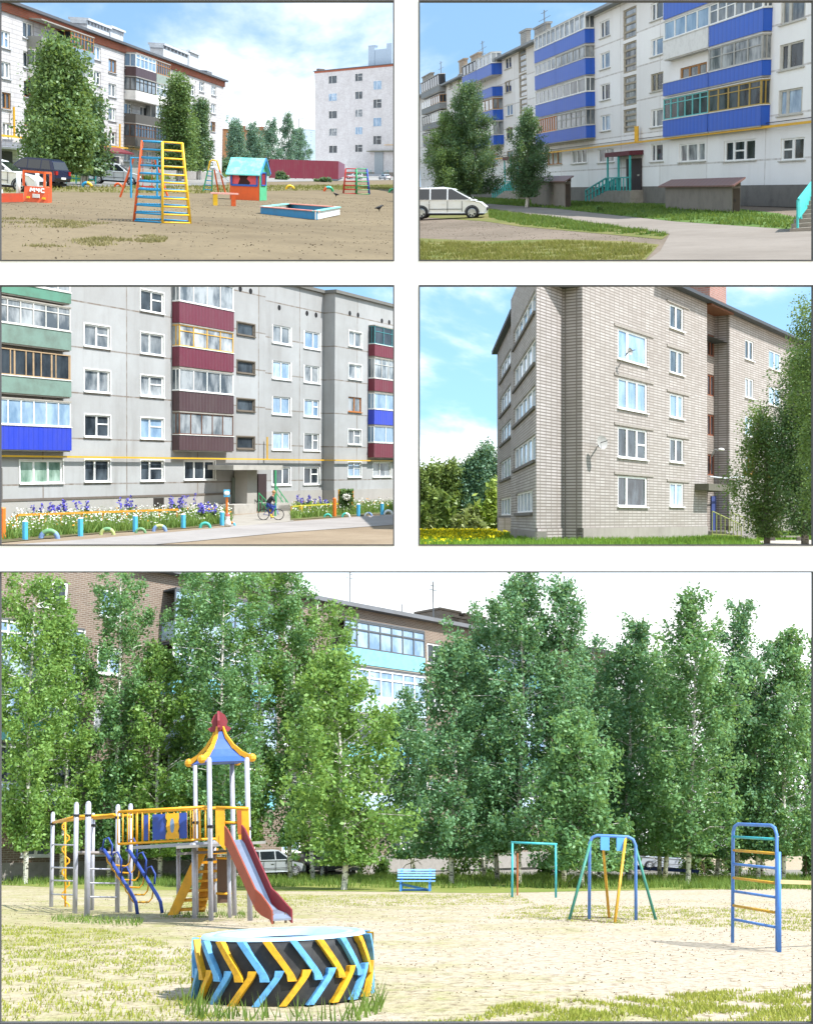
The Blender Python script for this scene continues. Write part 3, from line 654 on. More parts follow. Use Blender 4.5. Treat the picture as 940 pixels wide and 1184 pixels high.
def block_b():
    f = along(P, -716, 400, 203.2, 410, -1)
    t = thing('apartment_block', f, 'pale brick block end with stepped window columns beyond the red fence', 'building')
    x0, x1 = f.on(364.3, 120).x, f.on(460, 120).x; zr = f.on(364.5, 82).z; holes = []
    def col(a, b, y0, y1, n, py):
        xa, xb = f.on(a, py).x, f.on(b, py).x; zt = f.on((a + b) / 2, y0).z; h = zt - f.on((a + b) / 2, y1).z; pit = (zt - f.on((a + b) / 2, py).z)
        for i in range(n): holes.append((xa, xb, zt - i * pit - h, zt - i * pit))
    col(380, 389.5, 87.5, 96.5, 5, 107.9); col(410.5, 419, 84.8, 93.8, 5, 105.6); col(431.5, 441, 93.2, 103.6, 4, 114.6); pass
    facade(f, t, x0, x1, 0, zr - .35, 4, holes, SILI, .2)
    for h in holes: window(t, h, random.choice([2, (.4,)]), random.choice(['dark', 'dark', 'dark', 'sky', 'curtain']), .12, .08, stretch=1.1, sm=CONC, transom=random.choice([None, .62]))
    MB().box(x0 - .1, x1, -.14, 4.1, zr - .9, zr - .25).build('cornice', ORB, t); MB().box(x0 - .4, x1, -.5, 4.4, zr - .245, zr).build('roof', paint('#55585e', .7, .3, .8), t)
    MB().box(x0 - .1, x0 + 1.3, 1, 4, zr + .002, zr + .9).build('parapet', paint('#6a5f5d', .8, .3), t)
    ch = MB(); zz = f.on(430, 53, 2).z; X = lambda px: f.on(px, 60, 2).x
    ch.box(X(426.5), X(433.5), 1.8, 3.4, zr, zz).box(X(433.5), X(447.5), 2, 3.2, zr, zz - 1.5).box(X(447.5), X(453.5), 1.8, 3.4, zr, zz + .2).box(X(426.2), X(434), 1.7, 3.5, zz, zz + .15).build('chimney', paint('#9fb0c2', .8, .3), t)
    MB().box(x0, x1, -.08, -.004, 0, 1.5).build('plinth', paint('#8a8178', .9, .5, 1.5), t)
    zc = f.on(438, 175, -1).z; MB().box(f.on(424, 173, -1.4).x, f.on(452, 173, -1.4).x, -1.6, -.1, zc - .1, zc + .25).build('canopy', paint('#6d6c58', .9, .5, 3), t)
    d = MB().box(f.on(433.5, 185).x, f.on(443.5, 185).x, -.2, -.09, .9, zc - .2).build('door', paint('#8e979d', .6, .25), t); x = f.on(442, 185).x; MB().box(x - .15, x, -.26, -.2, 1.9, 2.05).build('handle', DARK, d)
    tq = paint('#35a7a4', .5, .2)
    for px in (424, 443.5): x = f.on(px, 185, -2).x; MB().beam((x, -2.6, .9), (x + .5, -.3, 2.2), .1, .1).beam((x, -2.6, 0), (x, -2.6, .95), .1, .1).beam((x + .5, -.3, .9), (x + .5, -.3, 2.2), .1, .1).build('stair_rail', tq, t)
    MB().box(f.on(430, 185).x, f.on(447, 185).x, -2.4, -.09, 0, .85).build('entrance_step', CONC, t)
    z = f.on(449, 167.5, -.3).z; MB().beam((f.on(444, 167, -.3).x, -.3, z), (x1 - .1, -.3, z), .14, .14).build('gas_pipe', paint('#d8a52a', .45, .2), t)
block_b()
def far_blocks():
    f = at(P, 284, 199.5, 4); t = thing('apartment_block', f, 'far orange brick block half hidden by the small trees', 'building'); w = f.on(311, 170).x; a = f.on(258, 170).x; z = f.on(284, 151).z; hs = []
    for k in range(6):
        for j in range(4): x = a + 1 + (w - a - 2) * k / 6; hs.append((x, x + .8, z - 2.2 - j * 3, z - .8 - j * 3))
    facade(f, t, a, w, 0, z, 10, hs, brick('far_orange_brick', '#c08a60', '#b37c54', '#a98d76', 1, .3, .03, .3))
    for h in hs: window(t, h, 2, 'dark', .1, .08, sill=False)
    MB().box(a - .3, w + .3, -.4, 10.3, z, z + .3).build('roof', paint('#8c6a58', .8, .3), t)
    for px in (281, 302): x = f.on(px, 150, 3).x; MB().box(x - .7, x + .7, 2, 4, z + .3, z + 1.3).build('chimney', ORB, t)
    f = at(P, 355, 198.8, -8); t = thing('apartment_block', f, 'far pale blue block showing beside the left corner of the brick block end', 'building'); a, w = f.on(340, 170).x, f.on(372, 170).x; z = f.on(355, 150).z; hs = []
    for k in range(5):
        for j in range(5): x = a + 1 + (w - a - 2) * k / 5; hs.append((x, x + 1.2, z - 2.6 - j * 2.8, z - 1.1 - j * 2.8))
    facade(f, t, a, w, 0, z, 10, hs, paint('#bcd0dc', .8, .3, .5))
    for h in hs: window(t, h, 2, 'blue', .1, .1, sill=False)
    MB().box(a - .3, w + .3, -.4, 10.3, z, z + .3).build('roof', paint('#7f8890', .8, .3), t)
    f = at(P, 346, 203); t = thing('lamp_post', f, 'thin dark lamp post standing behind the red fence', 'lamp post'); z = f.on(346, 137).z; MB().tube([(0, 0, 0), (0, 0, z)], .09, 6).build('post', DARK, t); MB().beam((0, 0, z), (.8, 0, z + .1), .1, .1).ball((.9, 0, z + .08), .2, 6, 4, (1.4, 1, .6)).build('lamp_head', CONC, t)
far_blocks()

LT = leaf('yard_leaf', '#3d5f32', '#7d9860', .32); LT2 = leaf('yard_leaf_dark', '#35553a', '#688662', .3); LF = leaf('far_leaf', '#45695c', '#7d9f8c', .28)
def ytree(px, base, top, hw, prof, lm, label, seed, white=0, per=150, size=.3, spread=.5, limbs=62, droop=.15, P_=None, name='birch_tree', r=.22, group=None, low=.11):
    f = at(P_ or P, px, base); H = f.on(px, top).z; w = abs(f.on(px + hw, base).x) * 1.08; xs = [a for a, b in prof]; ys = [b for a, b in prof]
    return tree(name, f, H, lambda t: float(np.interp(t, xs, ys)) * w, label, 'tree', group, int(limbs * .72), int(per * 4.0), size * .44, spread * .75, lm, bark('yard_bark', '#8f887e', '#3a332c', .5), r, seed, droop, 0, white, weep=spread * .9, low=low)
T_TALL = [(0, 0), (.17, 0), (.24, .6), (.36, 1.0), (.5, .9), (.68, .55), (.85, .34), (1, .12)]
T_CONE = [(0, 0), (.13, 0), (.16, .4), (.2, .95), (.4, .9), (.65, .6), (.85, .32), (1, .06)]
ytree(69, 215, 48, 36, T_TALL, LT, 'big full birch in front of the balconies of the long brick block', 101, 1.4, 230, .34, .62, 84)
ytree(98, 214, 104, 17, [(0, 0), (.2, .1), (.35, .8), (.55, 1), (.8, .7), (1, .2)], LT2, 'dark lower tree right beside the big full birch', 102, 1.3, 170, .34, .6, 46)
ytree(207, 210, 88, 21, T_CONE, LT, 'pointed tree with white-painted foot left of the dark blue car', 103, 1.3, 200, .32, .55, 66)
ytree(230, 208, 112, 15, T_TALL, LT2, 'smaller grey-green tree beside the right end of the long brick block', 104, 1.0, 150, .32, .5, 46)
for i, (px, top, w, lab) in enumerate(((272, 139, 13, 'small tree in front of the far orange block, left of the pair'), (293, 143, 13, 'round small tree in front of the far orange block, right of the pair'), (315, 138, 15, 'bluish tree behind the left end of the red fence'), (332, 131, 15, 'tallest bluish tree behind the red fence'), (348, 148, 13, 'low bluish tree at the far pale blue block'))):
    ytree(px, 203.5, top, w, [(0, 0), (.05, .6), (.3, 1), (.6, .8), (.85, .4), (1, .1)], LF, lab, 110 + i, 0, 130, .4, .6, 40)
def red_fence():
    f0 = at(P, 312, 206.3); a = Vector((0, 0, 0)); f = Frame(P, f0.o, P.ground(391, 209.6) - f0.o, P.plumb(350, 208)); L_ = (P.ground(391, 209.6) - f0.o).length / P.size; z = f.onx(391, 186.3, L_).z
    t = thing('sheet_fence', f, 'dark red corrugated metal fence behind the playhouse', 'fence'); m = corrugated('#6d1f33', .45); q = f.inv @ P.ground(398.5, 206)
    MB().box(0, L_, -.03, .03, .08, z).build('sheet_panel', m, t); MB().prism([(L_ + .04, .031, .08), (q.x, q.y, .08), (q.x, q.y, z), (L_ + .04, .031, z)], (.05, .02, 0)).build('sheet_panel', m, t)
    for k in range(9): x = L_ * k / 8; MB().box(x - .05, x + .05, .04, .14, 0, z - .1).build('post', paint('#4d2530', .6), t)
red_fence()
for i, (px, b, w, tp, lab) in enumerate(((325, 208, 20, 199, 'weedy clump at the left foot of the red fence'), (373, 210.5, 18, 205, 'small weedy clump at the right foot of the red fence'), (236, 204, 34, 184, 'bush between the long block and the playhouse slide'), (256, 204, 22, 180, 'bush left of the playhouse roof'))):
    f = at(P, px, b); w_ = abs(f.on(px + w / 2, b).x) * 2; bush('weed_clump' if 'weedy' in lab else 'bush', f, w_, f.on(px, tp).z, w_ * .5, lab, 500, .28, LT2, 120 + i)
blades(P, [[(-20, 252), (40, 253), (130, 258), (90, 264), (-20, 262)], [(15, 286), (110, 275), (200, 271), (190, 280), (100, 286)]], 2600, .05, leaf('trodden_grass', '#7a7350', '#948a68', .2, .7, .1), 'trodden_grass', 23, .02, 0, .8)
blades(P, [[(-20, 226), (60, 222), (230, 224), (300, 221), (470, 219), (470, 214), (120, 215.5), (-20, 217)]], 5000, .16, leaf('yard_grass', '#6c6f3a', '#8f8a58', .2, .7, .1), 'yard_grass', 21, .05, 0, 1.2)
blades(P, [[(-20, 213.8), (130, 209.4), (262, 205.8), (262, 202), (-20, 209)]], 6000, .45, leaf('yard_grass2', '#4f6a34', '#7d9150', .2, .7, .1), 'verge_grass', 22, .07, .03, 1.2)

# ---- play things
ORG, TEAL, PY, PB = paint('#e2622e', .45, .2, 4), paint('#46c2bd', .45, .3, 4), paint('#ecbe2c', .45, .2, 4), paint('#2f9bcf', .45, .2, 4)
def hex_tower(name, px, base, wid_b, wid_t, top, rung_n, cols, rcols, label, r, a0=-90):
    f = at(P, px, base); t = thing(name, f, label, 'climbing frame'); rb = abs(f.on(px + wid_b / 2, base).x) / .866; rt = abs(f.on(px + wid_t / 2, base).x) / .866; z = f.on(px, top).z
    pb = [Vector((rb * math.cos(R(a0 + 60 * k)), rb * math.sin(R(a0 + 60 * k)) + rb * .9, 0)) for k in range(6)]; pt = [Vector((rt * math.cos(R(a0 + 60 * k)), rt * math.sin(R(a0 + 60 * k)) + rb * .9, z)) for k in range(6)]
    for k in range(6): MB().tube([pb[k], pt[k]], r, 6).build('post', cols[k], t, True)
    for k in range(6):
        j = (k + 1) % 6
        for q in range(rung_n + 1):
            u = q / rung_n; MB().tube([pb[k].lerp(pt[k], u * .985 + .01), pb[j].lerp(pt[j], u * .985 + .01)], r * .75, 5).build('rung', rcols[k], t, True)
hex_tower('climbing_tower', 187, 258, 66, 46, 163.5, 10, [PY, PY, PY, PB, ORG, ORG], [PY, PY, PB, PB, ORG, PB], 'tall hexagonal climbing tower with orange, blue and yellow ladders', .035, -88)
RD, GN, BV = paint('#c3342c', .5, .2), paint('#39a06a', .5, .2), paint('#3a55c4', .5, .2)
hex_tower('climbing_dome', 414, 224.6, 30, 24, 195, 6, [GN, BV, BV, GN, RD, RD], [GN, BV, RD, RD, RD, RD], 'low hexagonal climbing frame in red, green and blue near the white cars', .05, -95)
def playhouse():
    f = at(P, 283, 231.3, -20); t = thing('playhouse', f, 'orange and green wooden playhouse with a teal gabled roof', 'playhouse')
    w = .76; dpt = 1.2; zw = f.on(283, 198).z; zg = f.on(290, 184, .5).z
    op = [(-w + .1, w - .12, zw * .52, zw * .96)]; facade(f, t, -w, w, 0, zw, dpt, op, ORG, .05)
    e = MB(); a, b, c, d = op[0]; n = 14
    for s, z in ((1, d), (-1, c)):
        for k in range(n): x = a + (b - a) * (k + .5) / n; e.ball((x, -.03, z), .05, 6, 4, (1, .4, 1))
    e.box(a - .03, b + .03, -.05, -.01, d - .03, d + .05).box(a - .03, b + .03, -.05, -.01, c - .05, c + .03).box(a - .05, a + .03, -.05, -.01, c, d).box(b - .03, b + .05, -.05, -.01, c, d).build('window_frame', paint('#2f63b8', .5, .2), t)
    cm = paint('#e2606a', .7, .2); MB().prism([(a, .02, c), (a + .3, .02, c), (a + .42, .02, (c + d) / 2), (a + .28, .02, d), (a, .02, d)], (0, .015, 0)).build('curtain', cm, t); MB().prism([(b, .02, c), (b - .42, .02, c), (b - .34, .02, c + .12), (b - .52, .02, (c + d) / 2), (b - .4, .02, d), (b, .02, d)], (0, .015, 0)).build('curtain', cm, t)
    MB().face((a, .035, c), (b, .035, c), (b, .035, d), (a, .035, d)).build('window_pane', paint('#3b1a1e', .7), t)
    x = w + .02
    MB().face((x, 0, 0), (x, dpt, 0), (x, dpt, zw), (x, dpt / 2, zg), (x, 0, zw)).face((x - .01, 0, 0), (x - .01, 0, zw), (x - .01, dpt / 2, zg), (x - .01, dpt, zw), (x - .01, dpt, 0)).build('side_wall', paint('#58b98a', .5, .25), t)
    MB().face((-x, 0, zw), (-x, dpt / 2, zg), (-x, dpt, zw)).build('gable', paint('#58b98a', .5, .25), t)
    c, d = zw * .55, zw * .95; fr = MB()
    for (y0, y1, z0, z1) in ((.2, 1.0, c - .05, c), (.2, 1.0, d, d + .05), (.2, .26, c, d), (.94, 1.0, c, d)): fr.box(x + .005, x + .04, y0, y1, z0, z1)
    fr.build('side_window_frame', paint('#2f63b8', .5, .2), t); MB().face((x + .004, .26, c), (x + .004, .94, c), (x + .004, .94, d), (x + .004, .26, d)).build('side_window', paint('#8a2430', .6), t)
    rm = paint('#6fd3d0', .5, .5, 3, dirt='#d9efe9')
    for s in (0, 1):
        y0 = -.22 if s == 0 else dpt + .22; z0 = zw - .2 * (zg - zw) / (dpt / 2) * 1.0
        q = [(-x - .12, y0, z0), (x + .12, y0, z0), (x + .12, dpt / 2, zg), (-x - .12, dpt / 2, zg)]; MB().hexa(q, [(a, b, c + .06) for a, b, c in q]).build('roof', rm, t)
    m = MB()
    for y0 in (-.2, dpt + .2): m.beam((x + .14, y0, zw - .1), (x + .14, dpt / 2, zg + .05), .04, .09)
    m.build('barge_board', paint('#3f8fd0', .5, .2), t)
playhouse()
def small_bench():
    f = at(P, 260, 238, 4); t = thing('play_bench', f, 'small plank bench with one yellow and one orange leg by the playhouse', 'bench'); a, b = f.on(244, 224).x, f.on(276, 224).x; z = f.on(260, 223).z
    MB().box(a, b, -.02, .34, z - .06, z).build('plank', paint('#e6a59a', .6, .4, 4, dirt='#f0e6dc'), t); MB().box(f.on(247, 230).x, f.on(252, 230).x, 0, .3, 0, z - .06).build('leg', PY, t); MB().box(f.on(268, 230).x, f.on(273, 230).x, 0, .3, 0, z - .06).build('leg', ORG, t)
small_bench()
def sandbox():
    f = at(P, 347, 250); t = thing('sandbox', f, 'low rectangular sandbox with blue, white and pink boards', 'sandbox'); A, B, Cc, D = f.g(301.5, 248), f.g(366, 254), f.g(393, 248.2), f.g(333, 243.6); h = .26
    def side(p, q, m, nm='board'):
        d = (q - p).normalized(); n = Vector((-d.y, d.x, 0)) * .05; MB().hexa([p, q, q + n, p + n], [v + Vector((0, 0, h)) for v in (p, q, q + n, p + n)]).build(nm, m, t)
        MB().hexa([v + Vector((0, 0, h)) for v in (p - n, q - n, q + n * 3, p + n * 3)], [v + Vector((0, 0, h + .03)) for v in (p - n, q - n, q + n * 3, p + n * 3)]).build('edge_plank', paint('#d98d80', .6, .4) if m is blu else paint('#7fd0cc', .6, .3), t)
    blu = paint('#2f86b8', .5, .3, 3); side(A, B, blu); side(B, Cc, paint('#e6ecee', .5, .25)); side(Cc, D, blu); side(D, A, paint('#dfe6ea', .5, .3))
    MB().face(*[p + Vector((0, 0, .1)) for p in (A, B, Cc, D)]).build('sand_fill', paint('#a8937a', .95, .3), t)
sandbox()
def tire(f, r, cols, label, name='half_tyre', group='half-buried painted tyres'):
    t = thing(name, f, label, 'tyre', group); n = len(cols)
    for i, m in enumerate(cols): MB().torus((0, 0, 0), r * .76, r * .24, max(4, 16 // n), 8, math.pi * i / n, math.pi * (i + 1) / n, 'y', 1.0).build('tyre_band', m, t, True)
    return t
for px, b, w, cols, lab in ((101, 217, 14, [PY, PB], 'half-buried tyre painted yellow and blue by the lane'), (137, 216.4, 10, [ORG], 'half-buried orange tyre beside the silver hatchback'), (55.5, 221, 10, [ORG], 'half-buried orange tyre behind the play fire engine'), (335.5, 219.3, 11, [PY], 'half-buried yellow tyre right of the playhouse'), (380, 221.5, 12, [GN, TEAL, ORG], 'half-buried teal and orange tyre above the sandbox'), (454, 223, 10, [GN], 'half-buried green tyre at the right edge of the sand')):
    f = at(P, px, b); tire(f, abs(f.on(px + w / 2, b).x) * 1.05, cols, lab)
def fire_engine():
    f = at(P, 42, 234, -8); t = thing('play_fire_engine', f, 'orange wooden play fire engine with white posts and letters on its bonnet', 'play vehicle'); k = f.on(56, 234).x - f.on(42, 234).x; zb = f.on(42, 216).z; zt = f.on(42, 199).z
    MB().prism([(-k, .1, zb), (-k, -.06, 0), (-k, .5, 0), (-k, .5, zb)], (2 * k, 0, 0)).build('bonnet', paint('#d2582f', .5, .3, 4), t)
    fr = MB(); fr.beam((-k * 1.1, .15, zb), (-k * 1.1, .15, zt), .07, .07).beam((k * .62, .15, zb), (k * .62, .15, zt), .07, .07).beam((-k * 1.15, .15, zt), (k * .66, .15, zt), .07, .08).beam((k * .62, 1.0, 0), (k * .62, 1.0, zt), .07, .07).beam((k * .62, .15, zt), (k * .62, 1.0, zt), .07, .07); fr.build('cab_frame', ORG, t)
    for px, b in ((21.8, 232), (43.5, 228)): p = f.g(px, b); z = f.on(px, 198.5, p.y).z; MB().tube([p, (p.x, p.y, z)], .08, 8).build('white_post', WHITE, t, True)
    p = f.g(2, 234); q = f.g(27, 233.5); MB().prism([(p.x, p.y, 0), (q.x, q.y, 0), (q.x, q.y, .3), (p.x, p.y, .3)], (0, .06, 0)).build('side_board', paint('#b8452c', .5, .4), t)
    p = f.g(2.5, 233.5); MB().beam(p, p + Vector((0, 0, .42)), .08, .05).build('white_post', WHITE, t)
    def on_face(u, v): return Vector((-k + 2 * k * u, -.06 + .16 * v - .025, zb * v))     # along the sloping front
    m = MB()
    def st(*pts):
        for a, b in zip(pts, pts[1:]): m.beam(on_face(*a), on_face(*b), .045, .05, (0, -1, .3))
    st((.26, .66), (.28, .9), (.35, .74), (.42, .9), (.44, .66)); st((.51, .9), (.52, .79), (.62, .77)); st((.61, .9), (.62, .66)); st((.83, .87), (.78, .91), (.72, .88), (.7, .78), (.73, .69), (.79, .66), (.84, .69)); m.build('lettering', WHITE, t)
    yl = paint('#f2d23c', .3, .05)
    for u in (.2, .84): a, b = on_face(u - .06, .24), on_face(u + .06, .36); MB().box(a.x, b.x, a.y - .05, a.y + .02, a.z, b.z).build('headlight', yl, t)
    a, b = on_face(.38, .3), on_face(.66, .5); g = MB()
    for i in range(4): z = a.z + (b.z - a.z) * i / 3.4; g.box(a.x, b.x, a.y - .04, a.y + .03, z, z + .035)
    g.build('grille', WHITE, t)
fire_engine()
def p1_swing():
    f = at(P, 166, 229.5); t = thing('swing_frame', f, 'blue swing frame with red splayed legs behind the climbing tower', 'swing'); z = f.on(166, 183).z; a, b = f.on(152, 229).x, f.on(182, 229).x
    MB().tube([(a, 0, 0), (a, 0, z), (b, 0, z), (b, 0, 0)], .05, 6).build('frame_tube', PB, t)
    for x, d in ((a, f.on(139, 229).x), (b, f.on(195.5, 229).x)): MB().tube([(x + (.1 if d < x else -.1), 0, z - .05), (d, .2, 0)], .05, 6).build('leg', ORG, t)
    c = (a + b) / 2 + .15; MB().tube([(c - .2, 0, z), (c - .2, 0, .55), (c + .2, 0, .55), (c + .2, 0, z)], .02, 4).build('seat_rod', RD, t); MB().box(c - .28, c + .28, -.15, .15, .5, .55).build('seat', RD, t)
p1_swing()
def p1_slide():
    f = at(P, 248, 222.5); t = thing('slide', f, 'small slide with yellow arch, green ladder and pale chute left of the playhouse', 'slide'); X = lambda px: f.on(px, 222).x; Z = lambda py: f.on(248, py).z
    MB().tube([(X(241), 0, Z(197)), (X(243), 0, Z(187)), (X(246), 0, Z(185)), (X(251), 0, Z(186)), (X(254), 0, Z(196))], .05, 6).build('arch', PY, t)
    for a, b, m in ((241, 235, GN), (246, 245, GN)): MB().tube([(X(a), 0, Z(196)), (X(b), 0, 0)], .045, 6).build('ladder_rail', m, t)
    for k in range(5): u = k / 5 + .1; MB().tube([(X(235 + 6 * u), 0, Z(222) + Z(196) * u), (X(245 + u), 0, Z(196) * u)], .03, 5).build('rung', PB, t)
    for a, b in ((248, 253), (254, 261)): MB().tube([(X(a), 0, Z(196)), (X(b), .3, 0)], .05, 6).build('leg', ORG, t)
    MB().hexa([(X(249), -.05, Z(196)), (X(249), .45, Z(196)), (X(265), .3, Z(210)), (X(265), -.2, Z(210))], [(X(249), -.05, Z(194.5)), (X(249), .45, Z(194.5)), (X(265), .3, Z(208.5)), (X(265), -.2, Z(208.5))]).build('chute', paint('#c9d8ea', .3, .1, 3, .3), t)
p1_slide()
def skinned(name, pts, edges, radii, m, parent, root=0, sub=2):
    """A continuous body grown along a skeleton; radii are per joint."""
    import bmesh
    me = bpy.data.meshes.new(name); bm_ = bmesh.new(); lay = bm_.verts.layers.skin.verify(); vs_ = [bm_.verts.new(p) for p in pts]
    for a, b in edges: bm_.edges.new((vs_[a], vs_[b]))
    for i, (v, r) in enumerate(zip(vs_, radii)): v[lay].radius = r if isinstance(r, tuple) else (r, r); v[lay].use_root = i == root
    bm_.to_mesh(me); bm_.free(); me.materials.append(m); o = bpy.data.objects.new(name, me); COL.objects.link(o); o.parent = parent
    o.modifiers.new('skin', 'SKIN').use_smooth_shade = True; u = o.modifiers.new('subdivision', 'SUBSURF'); u.levels = sub; u.render_levels = sub; return o
def crow(px, b, s, yaw, label):
    f = at(P, px, b, yaw); t = thing('crow', f, label, 'bird', 'crows on the sand', s); m = paint('#15151a', .5, .05)
    skinned('body', [(-.3, 0, .17), (-.15, 0, .2), (0, 0, .22), (.12, 0, .27), (.19, 0, .33), (.24, 0, .33), (.33, 0, .315), (.03, .03, .12), (.04, .035, 0), (.03, -.03, .12), (.04, -.035, 0)], [(0, 1), (1, 2), (2, 3), (3, 4), (4, 5), (5, 6), (2, 7), (7, 8), (2, 9), (9, 10)], [(.035, .012), (.07, .05), (.095, .09), (.08, .075), (.055, .055), (.045, .045), .01, .02, .01, .02, .01], m, t, 2)
crow(438, 244.5, .75, 20, 'crow walking on the sand right of the sandbox'); crow(389, 227.8, .75, 200, 'smaller-looking crow on the sand behind the sandbox')

# ---- cars
car('parked_car', at(P, 38, 216, 155), 'suv', '#1d2440', 'dark navy off-road car with roof rails left of the big birch', None, .9)
car('parked_car', at(P, -4, 220, -10), 'sedan', '#e3e5e6', 'white car cut by the left edge beside the play fire engine')
car('parked_car', at(P, 134, 213.5, -3), 'hatch', '#d2d6da', 'small silver hatchback parked in front of the red canopy', None, .95)
car('parked_car', at(P, 226, 205.5, 165), 'sedan', '#22305e', 'dark blue sedan behind the pointed tree')
car('parked_car', at(P, 410, 207.5, 195), 'hatch', '#dfe3e8', 'white hatchback behind the low climbing frame')
car('parked_car', at(P, 445, 208, 110), 'sedan', '#ccd3da', 'silver sedan seen from behind at the right edge')
def p1_rail():
    f = at(P, 88, 212.6); t = thing('low_fence', f, 'low teal pipe fence along the verge under the big birch', 'fence'); a, b = f.on(66, 207).x, f.on(111, 207).x; m = paint('#3c9c94', .5, .3)
    MB().tube([(a, 0, .62), (b, 0, .62)], .05, 5).tube([(a, 0, .35), (b, 0, .35)], .04, 5).build('rail', m, t)
    for k in range(5): x = a + (b - a) * k / 4; MB().tube([(x, 0, 0), (x, 0, .66)], .05, 5).build('post', m, t)
p1_rail()
blades(P, [[(-20, 300), (460, 300), (460, 228), (-20, 232)]], 2600, .02, paint('#5f5345', .9, .2), 'pebbles', 24, .022, 0, .6)
# ================================================================ BLUE BALCONY YARD (upper right opening)
P = BLUE_YARD
sheet_bounds(P, 470, 1000, 312, 'ground', earth('lane_dirt', '#74685c', '#61574b', '#484037', .12, .8, .7, c3amt=.6))
turf2 = earth('lane_turf', '#59602f', '#756b45', '#4a5228', .2, 1.1, .5)
patch(P, [(470, 275), (560, 279), (640, 277), (720, 279), (762, 283), (735, 312), (470, 312)], .01, turf2, 'worn_grass')
patch(P, [(560, 243), (640, 252), (712, 263), (773, 271), (765, 277), (690, 270), (600, 262), (560, 256), (470, 250), (470, 244)], .01, turf2, 'worn_grass')
patch(P, [(470, 233), (568, 236), (640, 241), (712, 249), (783, 256.5), (850, 261), (960, 269), (960, 262), (900, 247), (850, 241), (750, 233), (470, 221)], .012, earth('bank_turf', '#46602a', '#5a6c38', '#385024', .2, 1, .5), 'verge')
patch(P, [(470, 234), (568, 236.5), (640, 241.5), (712, 249.4), (783, 256.9), (850, 261.4), (1000, 272), (1000, 312), (733, 312), (763, 291), (774, 271), (712, 262), (566, 241), (470, 238)], .02, earth('concrete_lane', '#7f776f', '#736b63', '#635c55', .15, .9, .2, c3amt=.4), 'lane')
def block_c():
    f = along(P, 255, 759, 235, 740, -1)
    t = thing('apartment_block', f, 'long white panel block with bright blue corrugated balconies', 'building')
    Z = lambda px, py: f.on(px, py).z
    X = lambda px, py=150: f.on(px, py).x
    ST = 2.6
    x0, x1 = X(483.5), X(958); zr = Z(699, 9.5); pit = Z(759, 43) - Z(759, 84.4); zpl = Z(734.5, 215.6); holes = []; sp = []
    wall = plaster('white_render', '#eeeded', '#bdb8b5', .26, .12, (X(901) - X(830), pit, X(885), Z(699, 52), .07), '#b0a9a4')
    def col(a, b, row, px, y0, y1, fl, **k):
        xa, xb = X(a, row), X(b, row); zt = Z(px, y0); h = zt - Z(px, y1)
        for i in fl: holes.append((xa, xb, zt - i * pit - h, zt - i * pit)); sp.append(k)
    tan = paint('#a39a86', .6, .4); wood = paint('#9c6b33', .55, .3); gw = paint('#b9b6ae', .6, .35)
    col(901, 929, 64, 915, 49, 79.5, (-1, 0, 1), cols=(.35,), fm=gw, transom=None); col(902, 930, 172, 915, 159.5, 185.5, (0,), cols=2, fm=WHITE, transom=.5, tcol=0)
    col(752, 766.5, 53, 759, 2, 23, (0, 1), cols=(.35,)); col(752, 766.5, 95, 759, 84.4, 105.5, (0,), cols=(.4,), fm=tan); col(752, 766.5, 136, 759, 126, 147, (0, 1), cols=(.35,))
    col(693.5, 705, 70, 699, 23.5, 43, (0, 1, 2, 3), cols=(.38,)); col(691, 709.5, 180, 700, 171.5, 188, (0,), cols=2)
    col(583.5, 591, 73, 587, 66, 79.5, (0, 2), cols=2); col(583.5, 591, 100, 587, 93.5, 107, (0, 2, 3), cols=2, fm=tan)
    col(784.8, 815, 176, 800, 165.5, 187, (0,), cols=(.3, .7)); col(836.5, 873.5, 174, 855, 162, 186, (0,), cols=(.3, .65), transom=.5, tcol=1); col(660.5, 678, 181, 669, 173, 189, (0,), cols=3)
    col(632.5, 649.5, 182, 641, 174.5, 190.5, (0,), cols=3, fm=wood); col(616, 624, 183, 620, 177, 190, (0,), fm=wood, cols=2); col(564, 575.5, 185, 570, 178.5, 191.5, (0,), fm=wood, cols=2); col(519, 522.5, 98, 520.5, 92, 103, (0, 1, 2, 3, 4), cols=2); col(500, 508, 187, 504, 183, 192, (0,), cols=2)
    col(786, 817, 82, 800, 75.5, 90, (0,), cols=3, fm=wood)
    for a, b, px, y0, y1 in ((720.3, 735.5, 728, 9, 44.5), (599, 608, 603, 56.5, 84), (528, 532, 530, 86, 104)):
        xa, xb = X(a, 60), X(b, 60); zt = Z(px, y0); h = zt - Z(px, y1)
        for i in range(4):
            z1 = zt - i * pit * 1.0; holes.append((xa, xb, z1 - h * (1 if i < 3 else .8), z1)); sp.append(dict(stair=1))
    # balcony doors and windows behind the open bays
    facade(f, t, x0, x1, zpl, zr - .2, 12, holes, wall, .18)
    for h, k in zip(holes, sp):
        if k.get('stair'):
            w = window(t, h, 1, 'curtain', .1, .12, paint('#9d9382', .7, .4), stretch=ST, sill=False); b = MB()
            for q in (.25, .5, .75): z = h[2] + (h[3] - h[2]) * q; b.box(h[0], h[1], .04, .16, z - .07, z + .07)
            b.build('glazing_bar', paint('#9d9382', .7, .4), w)
        else: window(t, h, k.get('cols', 2), random.choice(['dark', 'dark', 'curtain', 'sky']), .1, .1, k.get('fm'), transom=k.get('transom'), tcol=k.get('tcol'), stretch=ST, sm=gw)
    MB().box(x0, x1 + .02, -.02, 12, 0, zpl - .003).build('plinth', paint('#76726d', .9, .6, 1.2, dirt='#4d4a46'), t)
    MB().box(x0 - .2, x1 + .2, -.75, 12.3, zr - .2, zr).build('roof', paint('#8d9297', .7, .3, .6), t)
